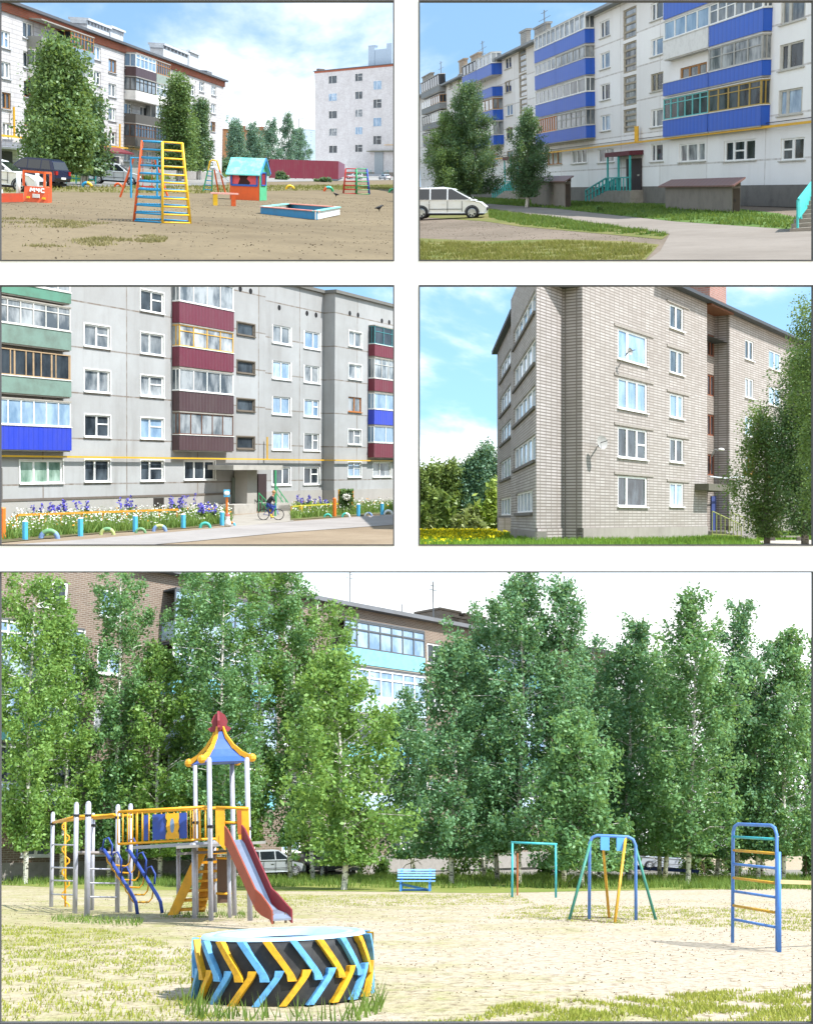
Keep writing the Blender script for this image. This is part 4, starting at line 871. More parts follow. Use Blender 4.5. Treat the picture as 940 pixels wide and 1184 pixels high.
    blue = corrugated('#2559bd', .62, 0, .4, .12); slab = paint('#c2c0bd', .85, .3); dep = 1.25
    def stack(xl, xr, xm, pxz, dep, levels):
        """levels: panel top row, panel bottom row, glazing top row, then (style left, style right)."""
        for (yp, yb, yg, L_, Rr, full) in levels:
            zp, zb, zg = (f.on(pxz, q, -dep).z for q in (yp, yb, yg)); xa, xb = f.on(xl, 120, -dep).x, f.on(xr, 120, -dep).x; xmid = f.on(xm, 120, -dep).x
            for a, b, s in ((xa, xmid - .05, L_), (xmid + .05, xb, Rr)):
                if s is None: continue
                pm, fm, kind, n, gz, tr = s; balcony(t, a, b, zb + .08, zp, zg, dep, pm or blue, fm, n, kind, slab, gz, gz, tr, 0, ST, .07, lip=paint('#d6d4d0', .6, .3))
    teal, yw, wh = paint('#5fb0b0', .5, .3), paint('#a58a45', .6, .3), WHITE; wp = paint('#d9d8d6', .6, .25); gyf = paint('#a5a4a0', .6, .3)
    W = lambda pm=None, n=5, kind='curtain', tr=None, fm=None, gz=True: (pm, fm or wh, kind, n, gz, tr)
    stack(767.5, 879, 818.6, 768.5, .5, [(-22, 23.2, -40, W(), W(), 0), (48, 69.7, 26, W(wp, 4, 'sky'), W(None, 6, 'curtain', .65), 0), (96.6, 111.5, 72, (blue, wood, 'dark', 4, False, None), W(None, 4, 'curtain', .6, gyf), 0), (139.5, 158.6, 115, W(None, 6, 'dark', .75, teal), W(None, 5, 'dark', .72, yw), 0)])
    stack(619.5, 677, 643, 620, .75, [(58.7, 73, 42, W(), W(None, 6), 0), (88, 104.5, 75, W(), W(None, 5, 'curtain', None, gyf), 0), (122, 136.5, 107, W(), W(None, 4, 'curtain'), 0), (155.4, 168, 139, W(None, 9, 'dark', None, paint('#c9772f', .6, .2)), W(None, 6, 'curtain', .6, gyf), 0)])
    stack(536, 569.5, 552, 536, 1.1, [(88.5, 100.5, 77, W(None, 4, 'dark', None, DARK), W(None, 4), 0), (113, 123, 101, (blue, wh, 'sky', 4, False, None), (blue, wood, 'dark', 4, False, None), 0), (137, 148, 125, W(), W(None, 4, 'curtain', None, wood), 0), (163.5, 173.5, 149, W(None, 5, 'dark', None, gyf), W(None, 4, 'curtain', None, gyf), 0)])
    dgp = paint('#8b8f92', .7, .4); stack(487.5, 508.5, 498, 488, .9, [(108, 114.5, 96, W(dgp, 4, 'dark', None, DARK), W(dgp, 4, 'dark', None, DARK), 0), (127, 133, 118, W(dgp, 4, 'curtain'), W(dgp, 4, 'dark', None, wood), 0), (146, 152, 136, W(dgp, 4, 'dark', None, DARK), W(dgp, 4), 0), (165, 170, 155, W(dgp, 4, 'dark', None, DARK), W(dgp, 4), 0)])
    cb = brick('pale_chimney_brick', '#a8a59f', '#97938c', '#8a8782', 1.0, .2, .04, .4); cb2 = brick('tan_chimney_brick', '#b89f84', '#a58b70', '#9a948a', 1, .2, .04, .35)
    for a, b, c, m in ((602, 616, 29.5, cb), (618, 639, 23.5, cb), (530, 543, 64, cb2), (544, 560, 57.5, cb2), (487, 504, 82, cb)):
        xa, xb = f.on(a, 60, 5).x, f.on(b - 7, 60, 5).x; z = f.on((a + b) / 2, c + 3, 5).z; MB().box(xa, xb, 5, 5.5, zr, z - .2).box(xa - .3, xb + .3, 4.9, 5.6, z - .2, z).build('chimney', m, t)
    for px, y0 in ((630, 11), (558, 47), (509, 71)):
        x = f.on(px, 60, 4).x; z = f.on(px, y0, 4).z; a = MB().tube([(x, 4, zr), (x, 4, z)], .06, 5)
        for q, w in ((.95, .5), (.8, .9), (.65, .7)): a.beam((x - w * ST, 4, zr + (z - zr) * q), (x + w * ST, 4, zr + (z - zr) * q), .04, .04)
        a.build('antenna', paint('#6f7275', .5), t)
    gy = paint('#d9a62a', .45, .2); y = -.35; z = f.on(710, 167.6, y).z; pz = MB().beam((f.on(573, 175, y).x, y, z), (x1 - .1, y, z), .13, .13); x = f.on(735.7, 160, y).x; pz.beam((x, y, z), (x, y, f.on(735.7, 146, y).z), .3, .13); pz.build('gas_pipe', gy, t)
    MB().beam((f.on(573, 175, -.2).x, -.2, z + .25), (x1 - .1, -.2, z + .22), .04, .04).build('cable', DARK, t)
    tq = paint('#3aa9a6', .5, .25, 4); red = paint('#5d2630', .6, .25); conc = paint('#9a938a', .9, .45, 2)
    def entrance(pa, pb, zc_px, zc_y, door, s):
        yb = -1.1; xa, xb = f.on(pa, 190, yb).x, f.on(pb, 190, yb).x; zc = f.on(zc_px, zc_y, yb).z; zt = zpl - .25
        MB().box(xa, xb, yb, -.01, zc - .22, zc + .1).build('canopy', red, t)
        MB().box(xa, xb, yb + .1, -.03, 0, zt).build('entrance_step', conc, t)
        for x in (xa + .25, (xa + xb) / 2, xb - .25): MB().box(x - .12, x + .12, yb + .1, yb + .2, zt, zc - .22).build('canopy_post', tq, t)
        d = MB().box((xa * .62 + xb * .38), xb - .3, -.12, -.03, zt, zc - .45).build('door', paint('#3b3236', .6, .3), t); MB().box(xb - .9, xb - .6, -.17, -.12, zt + 1, zt + 1.12).build('handle', gw, d)
        # flight towards the street and the left
        n = 8; run = (xb - xa) * .95; steps = MB()
        for k in range(n):
            u = k / n; steps.box(xa - run * (u + 1 / n), xa - run * u, yb + .1, yb + .95, 0, zt * (1 - (k + .9) / (n + .4)) + .02)
        steps.build('stair', conc, t)
        for yy in (yb + .1, yb + .95):
            m = MB().beam((xa, yy, zt + .95), (xa - run, yy, .95), .12, .09).beam((xa, yy, zt + .5), (xa - run, yy, .5), .1, .05)
            for k in range(7): u = k / 6; m.beam((xa - run * u, yy, max(0, zt * (1 - u) - .05)), (xa - run * u, yy, zt * (1 - u) + .95), .12, .05)
            m.build('stair_rail', tq, t)
        m = MB().beam((xa, yb + .05, zt + .95), (xb, yb + .05, zt + .95), .1, .09)
        for k in range(9): x = xa + (xb - xa) * k / 8; m.beam((x, yb + .05, zt), (x, yb + .05, zt + .95), .08, .04)
        m.build('landing_rail', tq, t)
    entrance(699, 727, 715, 177, 0, 1); entrance(581, 597, 590, 182, 0, 1)
    return f, zpl
fC, zplC = block_c()
def shed(pa, pb, pc, row, ytop, ybot, label, roofc):
    """A rendered cellar hatch with a sloped sheet roof, standing before the plinth; pc is the px of its far end wall."""
    f = fC; y0 = -3.4; g = f.on(pb, ybot, 0)
    q = P.ground(pa, row[0]); b = P.ground(pb, row[1]); fr = Frame(P, q, b - q, P.plumb((pa + pb) / 2, row[0])); L_ = (b - q).length / P.size; h = fr.on(pa + (pb - pa) * .1, ytop).z
    t = thing('cellar_shed', fr, label, 'shed'); d = .42; m = paint('#807870', .9, .5, 1.2, dirt='#5d564f', bump=.3)
    MB().box(0, L_, 0, d, 0, h).build('wall', m, t); MB().hexa([(-.9, -.22, h + .004), (L_ + .9, -.22, h + .004), (L_ + .5, d + .1, h + .36), (-.5, d + .1, h + .36)], [(-.9, -.22, h + .08), (L_ + .9, -.22, h + .08), (L_ + .5, d + .1, h + .44), (-.5, d + .1, h + .44)]).build('roof', corrugated(roofc, .8), t)
    dr = MB().box(L_ + .004, L_ + .08, .04, d - .04, 0, h * .92).build('door', paint('#3f352e', .8, .4), t); MB().box(L_ + .081, L_ + .14, .1, .14, h * .4, h * .52).build('handle', DARK, dr)
    MB().prism([(L_ + .003, .05, h + .01), (L_ + .003, d, h + .01), (L_ + .003, d, h + .3)], (.06, 0, 0)).build('gable_board', paint('#5a4a40', .8, .4), t)
shed(614, 653, 668, (236.5, 240), 210.5, 238, 'narrow grey cellar shed with a rusty roof between two entrances', '#6b4f48')
shed(769, 846, 851, (241, 246.5), 216.5, 245, 'wide grey cellar shed with a brown sheet roof below the balconies', '#6e4b41')
def right_stair():
    f = at(P, 930, 268, 0); t = thing('entrance_stair', f, 'concrete entrance stair with teal side panel at the right edge', 'stair'); conc = paint('#8f877d', .9, .5, 3); m = MB(); n = 9; L_ = f.on(960, 260).x; a = f.on(913, 268).x; h = f.on(940, 222, 2.5).z
    for k in range(n): m.box(a + .12 * k, L_, .3 * k, .3 * (k + 1), 0, h * (k + 1) / n)
    m.build('stair', conc, t); tq = paint('#3fb0ac', .5, .25, 4); p0 = Vector((f.on(923, 252).x, .1, 0)); p1 = Vector((f.on(938.5, 216, 2.4).x, 2.5, 0)); z0, z1 = f.on(923, 231).z, f.on(938.5, 211, 2.4).z; zb0, zb1 = f.on(923, 252).z, f.on(938.5, 232, 2.4).z
    MB().hexa([p0 + Vector((0, 0, zb0)), p1 + Vector((0, 0, zb1)), p1 + Vector((.04, .02, zb1)), p0 + Vector((.04, .02, zb0))], [p0 + Vector((0, 0, z0)), p1 + Vector((0, 0, z1)), p1 + Vector((.04, .02, z1)), p0 + Vector((.04, .02, z0))]).build('side_panel', tq, t)
    r = MB().beam(p0 + Vector((0, -.03, z0)), p1 + Vector((0, -.03, z1)), .07, .09).beam(p0 + Vector((0, -.03, zb0)), p1 + Vector((0, -.03, zb1)), .06, .06)
    for k in range(5): u = k / 4; q = p0.lerp(p1, u) + Vector((-.03, -.03, 0)); r.beam(q + Vector((0, 0, (h * u if u else 0))), q + Vector((0, 0, z0 + (z1 - z0) * u)), .06, .06)
    r.build('stair_rail', tq, t)
right_stair()
car('parked_car', at(P, 518, 253, 2), 'mpv', '#eaecee', 'white family car parked on the dirt under the dark tree', None, 1.17)
ytree(540, 240, 96, 37, [(0, 0), (.14, .15), (.24, .75), (.45, 1.0), (.65, .85), (.85, .45), (1, .1)], LT2, 'wide dark birch behind the white family car', 201, 0, 270, .2, .4, 78, P_=P, r=.16)
ytree(609, 240, 128, 24, [(0, 0), (.22, .1), (.32, .7), (.5, 1), (.68, .8), (.86, .4), (1, .1)], LT2, 'smaller birch with white-painted foot left of the narrow cellar shed', 202, 1.5, 190, .2, .36, 56, P_=P, r=.13)
ytree(520, 241, 130, 33, [(0, 0), (.1, .1), (.3, .9), (.6, 1), (.85, .5), (1, .1)], LT, 'lower spreading tree at the left edge above the white family car', 203, 0, 200, .2, .4, 50, P_=P, r=.13)
G2 = leaf('bank_grass', '#3f5f2a', '#6d8045', .25, .6, .1); G3 = leaf('dry_bank_grass', '#676b38', '#8a8250', .25, .6, .1)
blades(P, [[(470, 233), (568, 236), (640, 241), (712, 249), (783, 256.5), (850, 261), (960, 269), (960, 258), (850, 245), (750, 237), (600, 231), (470, 226)]], 22000, .18, G2, 'bank_grass', 31, .045, 0, 1)
blades(P, [[(565, 243), (640, 252), (712, 263), (773, 270.5), (765, 274), (690, 269), (600, 260), (565, 252)]], 7000, .16, G2, 'lane_grass', 32, .035, 0, .7)
blades(P, [[(475, 280), (560, 282), (640, 280), (720, 281), (760, 284), (738, 304), (475, 304)]], 12000, .12, G3, 'lane_grass', 33, .022, 0, .6)
for px, b, w, tp, lab in ((631, 235.5, 16, 222, 'small weed bush against the narrow cellar shed'), (694, 245, 9, 238, 'weed tuft beside the steps of the main entrance')):
    f = at(P, px, b); ww = abs(f.on(px + w / 2, b).x) * 2; bush('weed_clump', f, ww, f.on(px, tp).z, ww * .6, lab, 400, .16, LT, px)
blades(P, [[(475, 278), (765, 278), (720, 266), (560, 256), (475, 256)]], 1000, .02, paint('#5f5345', .9, .2), 'pebbles', 34, .022, 0, .6)
# ================================================================ GREY PANEL YARD (middle left opening)
P = GREY_YARD
sheet_bounds(P, -60, 470, 641, 'ground', earth('kerb_dirt', '#8a7a66', '#796956', '#5d5143', .15, .9, .6, c3amt=.5))
patch(P, [(-40, 634), (100, 624), (230, 613), (272, 609), (340, 603), (470, 594), (470, 606), (330, 616), (226, 626), (130, 634), (60, 642), (-40, 642)], .02, earth('grey_road', '#958f8b', '#87817d', '#77716d', .2, 1, .15, c3amt=.4), 'road')
patch(P, [(-40, 632), (2, 628), (120, 617), (230, 610.5), (270, 606), (264, 596), (100, 600), (-40, 606)], .03, earth('bed_soil', '#5a5240', '#66603f', '#3f4a2a', .4, 1.5, .6), 'flower_bed_soil')
patch(P, [(262, 609), (272, 609), (340, 602.5), (336, 590), (270, 596)], .012, paint('#968f85', .9, .4, 1), 'path')
patch(P, [(336, 602), (470, 592.5), (470, 583), (336, 588)], .03, earth('bed_soil2', '#5f5a44', '#6a6a42', '#46502e', .4, 1.5, .6), 'flower_bed_soil')
def block_d():
    f = along(P, 1200, 112, 600.8, 200, 1)
    t = thing('apartment_block', f, 'grey panel apartment block with green, blue, brown and wine-red balconies', 'building')
    X = lambda px, py=470, y=0: f.on(px, py, y).x
    Z = lambda px, py, y=0: f.on(px, py, y).z
    xe = X(307); xs2 = X(387); r = f.onx(374, 470, xs2).y; pit = Z(112, 376) - Z(112, 428); ST = 1.25
    zr2 = Z(387, 338.5); zr = zr2; zpl = Z(147, 573.7)
    zt = Z(112, 376); hw = zt - Z(112, 401.7)
    seams = (X(147) - X(50), pit, X(147), Z(147, 408.5), .06)
    wall = plaster('grey_panel', '#a9aaab', '#7d7975', .55, .16, seams, '#6d5f52')
    def cols(lst, zt, y=0, fl=range(5), h=None):
        out = []
        for a, b, row in lst:
            for i in fl: out.append((X(a, row, y), X(b, row, y), zt - i * pit - (h or hw), zt - i * pit))
        return out
    zt5 = zt + pit
    A_ = cols([(98, 127.5, 440), (163, 189.5, 447)], zt5); n1 = len(A_)
    A_ += [(X(23.5, 545), X(73, 545), Z(48, 559), Z(48, 532.5)), (X(213.5, 545), X(249, 545), Z(231, 554.8), Z(231, 532.8))]
    zs = Z(284, 374); S_ = [(X(274.5, 400), X(294.5, 400), zs - i * pit - (zs - Z(284, 388)), zs - i * pit) for i in range(4)]
    body = [(X(20, 440), X(70, 440), zt5 - i * pit - hw, zt5 - i * pit) for i in range(4)] + [(X(218, 440), X(262, 440), zt5 - i * pit - hw, zt5 - i * pit) for i in range(4)]
    cut = (X(-14), Z(-14, 319), X(300), Z(300, 319)); keep = lambda L_: [h for h in L_ if below(h, cut)]
    nA = len(A_); A_ = keep(A_[:n1]) + A_[n1:]; n1 = len(A_) - (nA - n1); body = keep(body)
    facade(f, t, X(-14), xe, zpl, zr, 12, A_ + S_ + body, wall, .16, cut=cut)
    def W(h, **k):
        k.setdefault('cols', random.choice([2, 2, (.58,), (.42,)])); window(t, h, k['cols'], k.get('kind', random.choice(['dark', 'sky', 'curtain', 'curtain', 'curtain'])), .1, .085, k.get('fm'), transom=k.get('tr', random.choice([None, .6, None])), outline=k.get('ol', .06), stretch=ST)
    for h in A_[:n1]: W(h)
    W(A_[n1], cols=3, kind='green', tr=None); W(A_[n1 + 1], cols=3, kind='dark', tr=None)
    for h in S_: W(h, cols=1, kind='dark', fm=paint('#6f6559', .7, .3), ol=.08, tr=None)
    for h in body: W(h, kind='dark')
    # recessed middle and the wing that comes forward again
    B_ = cols([(315.5, 336, 446), (352, 369.5, 450)], Z(326, 377, r), r); hb = Z(326, 377, r) - Z(326, 397.5, r); B_ = [(a, b, d - hb, d) for a, b, c, d in B_]
    facade(f, t, xe - .5, xs2 + .2, zpl, zr, 12 - r, B_, wall, .16, r, 'recessed_wall')
    for h in B_:
        w = (h[0], h[1], h[2], h[3]); q = window(t, w, random.choice([2, (.6,)]), random.choice(['dark', 'curtain', 'sky']), r + .1, .1, transom=random.choice([None, .6]), stretch=ST, sill=False)
        MB().box(h[0] - .15, h[1] + .15, r - .08, r - .01, h[2] - .08, h[2]).box(h[0] - .12, h[0], r - .03, r - .005, h[2], h[3]).box(h[1], h[1] + .12, r - .03, r - .005, h[2], h[3]).build('sill', WHITE, q)
    C_ = cols([(403, 418, 450)], Z(410, 383.5)); hc = Z(410, 383.5) - Z(410, 401); C_ = [(a, b, d - hc, d) for a, b, c, d in C_]; C_ += [(X(431, 543), X(452, 543), Z(441, 551.5), Z(441, 534.5))]
    facade(f, t, xs2, X(468), zpl, zr2, 12, C_, wall, .16, 0, 'wing_wall')
    for i, h in enumerate(C_): W(h, **(dict(fm=paint('#a9682c', .55, .2), kind='curtain', cols=2, tr=None, ol=None) if i == 2 else {}))
    MB().box(xe + .16, xs2 - .16, r - .2, 12.2, zr + .002, zr + .25).box(xs2 - .15, X(468), -.2, 12.2, zr2 + .002, zr2 + .25).build('roof', paint('#6c6a66', .8, .3), t)
    pm = plaster('grey_plinth', '#a5a29e', '#837d77', .4, .2)
    MB().box(X(-14), xe, -.06, 12, 0, zpl - .003).box(xe + .002, xs2 - .07, r - .06, 12, 0, zpl - .003).box(xs2 - .06, X(468), -.06, 12, 0, zpl - .003).build('plinth', pm, t)
    MB().box(X(-14), xe, -.09, -.062, zpl - .1, zpl + .04).build('plinth_ledge', paint('#6b625a', .9, .4), t)
    for px, y, pl in ((278, 334, 0), (290, 336.7, 0), (323, 355.7, r), (355, 362.2, r), (365.5, 364.2, r), (404.5, 362.3, 0), (414, 364.2, 0), (441.5, 371, 0), (450, 372.6, 0)):
        p = f.on(px, y, pl); MB().lathe([(.001, -.012), (.2, -.012), (.2, 0)], 12, (p.x, pl - .004, p.z), axis='y').build('vent_hole', paint('#17171a', .9, 0), t)
    p = f.on(184, 582, -.08); MB().box(p.x - .5, p.x + .5, -.09, -.062, p.z - .4, p.z + .35).build('cellar_vent', paint('#2a2622', .9, .1), t)
    dep = .55; burg, brn, blu, wine = corrugated('#6a2c3c', .34), corrugated('#4e3a3d', .34), corrugated('#2b3fb4', .36), corrugated('#6b1e30', .3); grn, grn2 = paint('#578673', .7, .45, 1), paint('#70887e', .7, .5, 1)
    slab = paint('#9c968e', .85, .4); yfr = paint('#d9a63c', .5, .2); bfr = paint('#6b4a3a', .6, .3); gfr = paint('#c9c7c2', .6, .3); wfr = paint('#a58b6c', .7, .4)
    def B(xl, xr, px, rows):
        for yp, yb, yg, pm_, fm, kind, n, gz, tr in rows:
            zp, zb, zg = Z(px, yp, -dep), Z(px, yb, -dep), Z(px, yg, -dep); balcony(t, X(xl, 440, -dep), X(xr, 440, -dep), zb + .1, zp, zg, dep, pm_, fm, n, kind, slab, gz, True, tr, 0, ST, .06, lip=paint('#d8d6d2', .6, .3))
    B(-6, 81.5, 40, [(332, 345, 321, grn, WHITE, 'curtain', 6, True, None), (378.5, 401, 350, grn2, gfr, 'curtain', 6, True, .72), (437, 457, 406, grn2, wfr, 'dark', 5, False, None), (493, 521, 463, blu, WHITE, 'sky', 6, True, None)])
    for k in range(5): x = X(-6, 440, -dep) + (X(81.5, 440, -dep) - X(-6, 440, -dep)) * (k / 4 * .98 + .01); MB().box(x - .06, x + .06, -dep, -dep + .1, Z(40, 437, -dep), Z(40, 406, -dep)).build('balcony_post', wfr, t)
    B(208, 269.5, 226, [(352, 376.5, 322, burg, WHITE, 'curtain', 4, True, None), (403, 426, 378, burg, yfr, 'curtain', 4, True, .72), (453.5, 476.5, 428, brn, WHITE, 'curtain', 4, True, None), (503.5, 521.5, 478, brn, bfr, 'curtain', 5, True, None)])
    B(433, 472, 440, [(399, 413, 378, wine, paint('#3f8288', .5, .2), 'dark', 4, True, .7), (438.5, 453, 415, wine, gfr, 'curtain', 5, True, .7), (474, 491.5, 455, blu, WHITE, 'sky', 3, True, None), (512.5, 529.5, 493, wine, WHITE, 'sky', 3, True, None)])
    gy = paint('#d2a325', .45, .2); z = Z(112, 528.6, -.25); g = MB().beam((X(-14), -.25, z), (xe + .2, -.25, z), .1, .1).beam((xe + .2, -.25, z), (xe + .2, r - .25, z), .1, .1).beam((xe + .2, r - .25, z), (xs2 - .3, r - .25, z), .1, .1).beam((xs2 - .3, r - .25, z), (xs2 - .3, -.25, z), .1, .1).beam((xs2 - .3, -.25, z), (X(468), -.25, z), .1, .1)
    x = X(306); g.beam((x, -.25, z), (x, -.25, z + 1.6), .1, .1); g.build('gas_pipe', gy, t)
    # entrance
    ye = -1.9; zc = Z(290, 543, ye); conc = paint('#aaa69f', .85, .4, 1.5)
    MB().box(X(266, 543, ye), X(323, 543, ye), ye - .3, -.1, zc - .02, zc + .3).build('canopy', conc, t)
    MB().box(X(286, 560, -1.2), X(297.5, 560, -1.2), -1.2, -.1, .25, zc - .025).build('porch_wall', plaster('porch_render', '#a5a29c', '#7d7871', .4, .3), t)
    d = MB().box(X(269.5, 570, -.2), X(285, 570, -.2), -.2, -.1, .5, Z(277, 552, -.2)).build('door', paint('#6d756c', .6, .35, 3), t); x = X(283, 570, -.2); MB().box(x - .1, x, -.27, -.2, 1.5, 1.65).build('handle', DARK, d)
    d = MB().box(X(299, 570, -.2), X(308.5, 570, -.2), -.2, -.1, .5, Z(303, 548, -.2)).build('door', paint('#3a2c2e', .6, .2), t)
    gp = paint('#3f9a68', .5, .2); p = f.g(318.5, 597); MB().tube([(p.x, p.y, 0), (p.x, p.y, zc)], .07, 8).build('canopy_post', gp, t)
    for a, b, c, d_ in ((299.5, 570, 311, 582), (320, 563, 336, 585)):
        yy = -1.5; p0, p1 = f.on(a, b, yy), f.on(c, d_, yy); m = MB().beam(p0, p1, .05, .06).beam(p0 - Vector((0, 0, .45)), p1 - Vector((0, 0, .45)), .04, .05)
        for k in range(4): q = p0.lerp(p1, k / 3); m.beam((q.x, q.y, 0), q, .04, .04)
        m.build('stair_rail', gp, t)
    MB().box(X(271, 590, -2.0), X(297, 590, -2.0), -2.0, -.1, 0, .62).build('entrance_step', conc, t)
    m = MB()
    for k in range(4): m.box(X(312, 590, -1.6) + .45 * k, X(330, 590, -1.6) + .45 * k, -2.0, -.2, 0, .6 - .15 * k)
    m.build('entrance_step', conc, t)
    m = MB().box(X(-14), X(3.5, 560, -.2), -.2, -.1, zpl, Z(1, 541)).build('notice_board', paint('#5f5a55', .8, .4), t)
    MB().box(X(-10, 556, -.21), X(2, 556, -.21), -.22, -.2, Z(1, 557), Z(1, 553)).box(X(-10, 556, -.21), X(2, 556, -.21), -.22, -.2, Z(1, 566), Z(1, 561)).build('notice', WHITE, m)
block_d()
# ---- flower beds, low fences, tyres
WL, PU, YE = [leaf(n_, a, b, .15, .7, .1) for n_, a, b in (('white_petal', '#e8e6df', '#f4f2ea'), ('purple_petal', '#4a49b0', '#7d6fd0'), ('orange_petal', '#d9702c', '#e8b23c'))]
STEM = leaf('flower_stem', '#4f7436', '#8aa055', .3, .6, .2)
def flowers(polys, n, h, m, name, seed, size=.09, kind='stuff', jit=.3):
    rng = np.random.default_rng(seed); f = at(P, P.cx, P.hy + 60); out = []
    for poly in polys:
        Q = [f.inv @ P.ground(x, y) for x, y in poly]; Q = [(p.x, p.y) for p in Q]; xs = [p[0] for p in Q]; ys = [p[1] for p in Q]
        q = rng.uniform((min(xs), min(ys)), (max(xs), max(ys)), (n * 8, 2)); q = q[in_poly(Q, q[:, 0], q[:, 1])]
        g = np.sin(q[:, 0] * 1.1 + seed) * np.cos(q[:, 1] * 1.4 + q[:, 0] * .5); q = q[g > rng.uniform(-.5, 1.0, len(q))][:n]
        z = h * rng.uniform(1 - jit, 1 + jit, len(q)); out.append(np.concatenate([q, z[:, None]], 1))
    return tag(np_mesh(name, quads(np.concatenate(out), size, rng, 1.5, 1.0), 4, m, frame=f), kind=kind)
bed = [(2, 625), (60, 620), (120, 616), (230, 609), (268, 605), (264, 596), (100, 600), (20, 606)]; bed2 = [(337, 600.5), (453, 592), (460, 584), (338, 588)]
blades(P, [bed], 16000, .55, STEM, 'flower_bed_stems', 41, .04, 0, 0); blades(P, [bed2], 6000, .5, STEM, 'flower_bed_stems', 42, .04, 0, 0)
flowers([bed], 2600, .6, WL, 'white_daisies', 3, .095, jit=.45); flowers([bed2], 700, .5, WL, 'white_daisies', 4, .1, jit=.45); flowers([bed], 220, .6, YE, 'orange_flowers', 5, .12); flowers([bed2], 60, .6, YE, 'orange_flowers', 8, .13)
def delph(px, base, w, top, n, seed, label, petal=PU):
    """A clump of tall flower spikes above its leaves."""
    rng = np.random.default_rng(seed); f = at(P, px, base); ww = abs(f.on(px + w / 2, base).x); h = f.on(px, top).z; t = thing('flower_clump', f, label, 'flowers'); lv = []; fl = []
    for k in range(n):
        x, y = rng.uniform(-ww, ww), rng.uniform(-.5, .5); hh = h * rng.uniform(.65, 1.05); a = rng.normal(0, .12, 2)
        zz = rng.uniform(.55, 1, 26) * hh; fl.append(np.stack([x + a[0] * zz + rng.normal(0, .05, 26), y + a[1] * zz + rng.normal(0, .05, 26), zz], 1)); zz = rng.uniform(.05, .6, 26) * hh; lv.append(np.stack([x + a[0] * zz + rng.normal(0, .13, 26), y + rng.normal(0, .13, 26), zz], 1))
    np_mesh('leaves', quads(np.concatenate(lv), .16, rng), 4, STEM, t); np_mesh('blossom', quads(np.concatenate(fl), .1, rng), 4, petal, t)
for a in ((58, 605, 44, 578, 14, 1, 'wide blue delphinium clump at the left end of the flower bed'), (97, 604, 12, 578, 4, 2, 'thin pair of purple spikes beside the curtained window'), (148, 603, 16, 574, 6, 3, 'small delphinium clump left of the cellar vent'), (212, 603, 26, 571, 9, 4, 'dense purple delphinium clump right of the cellar vent'), (240, 606, 26, 580, 9, 5, 'pale blue flower clump at the right end of the flower bed'), (350, 592, 16, 570, 6, 6, 'blue flower shrub right of the entrance steps'), (371, 591, 12, 574, 4, 7, 'low leafy clump between the blue flower shrub and the arch')): delph(*a)
f = at(P, 103, 603); w_ = f.on(125, 600).x
def bed_rail(a, b, name_lab, hgt, m, pm, n):
    p, q = P.ground(*a), P.ground(*b); fr = Frame(P, p, q - p, P.plumb((a[0] + b[0]) / 2, a[1])); L_ = (q - p).length / P.size; t = thing('low_fence', fr, name_lab, 'fence'); z = hgt
    MB().beam((0, 0, z), (L_, 0, z), .06, .1).build('rail', m, t)
    for k in range(n): x = L_ * k / (n - 1); MB().beam((x, .07, 0), (x, .07, z), .08, .06).build('post', pm, t)
oy = paint('#d9902c', .5, .3, 4); bluep = paint('#4fb0dc', .5, .25, 4)
bed_rail((21, 616), (206, 606.5), 'low orange rail fence along the left flower bed', .85, oy, oy, 9); bed_rail((338, 596), (400, 592), 'low yellow-green rail fence along the right flower bed', .6, paint('#b9b83a', .5, .3), oy, 4)
def stake(px, b, top, m, label, r=.12, name='garden_post'):
    f = at(P, px, b); z = f.on(px, top).z; t = thing(name, f, label, 'post', 'painted stakes along the flower beds'); MB().tube([(0, 0, 0), (0, 0, z)], r, 8).build('stake', m, t); MB().ball((0, 0, z), r * 1.05, 8, 4, (1, 1, .5)).build('stake_cap', WHITE if m is bluep else m, t)
orp = paint('#e0792c', .5, .25, 4)
for px, b, tp, m, lab in ((29.5, 624.5, 603, bluep, 'blue stake nearest the left edge of the flower bed'), (93.5, 620, 599.5, bluep, 'blue stake between the first two half tyres of the left bed'), (156.7, 615, 596.5, bluep, 'blue stake before the delphiniums left of the cellar vent'), (212.2, 611, 595, bluep, 'blue stake at the right part of the left bed'), (4, 624, 588, orp, 'thick orange stake at the left edge'), (257, 607.5, 592, bluep, 'blue stake at the right tip of the left bed'), (387, 597.5, 576.5, orp, 'tall orange stake in the right flower bed'), (414.5, 597, 583, bluep, 'blue stake right of the orange stake'), (441.8, 595, 582, bluep, 'blue stake near the right edge of the right bed'), (348, 596.5, 585, paint('#d8b338', .5, .2), 'yellow stake at the left end of the right bed')): stake(px, b, tp, m, lab)
gt, lt, pt_, wt = paint('#6f9a70', .5, .3, 4), paint('#b3bf7a', .5, .3, 4), paint('#7d9ac9', .5, .3, 4), paint('#dfe3e3', .5, .2, 4); tt = paint('#43b0a0', .5, .3, 4)
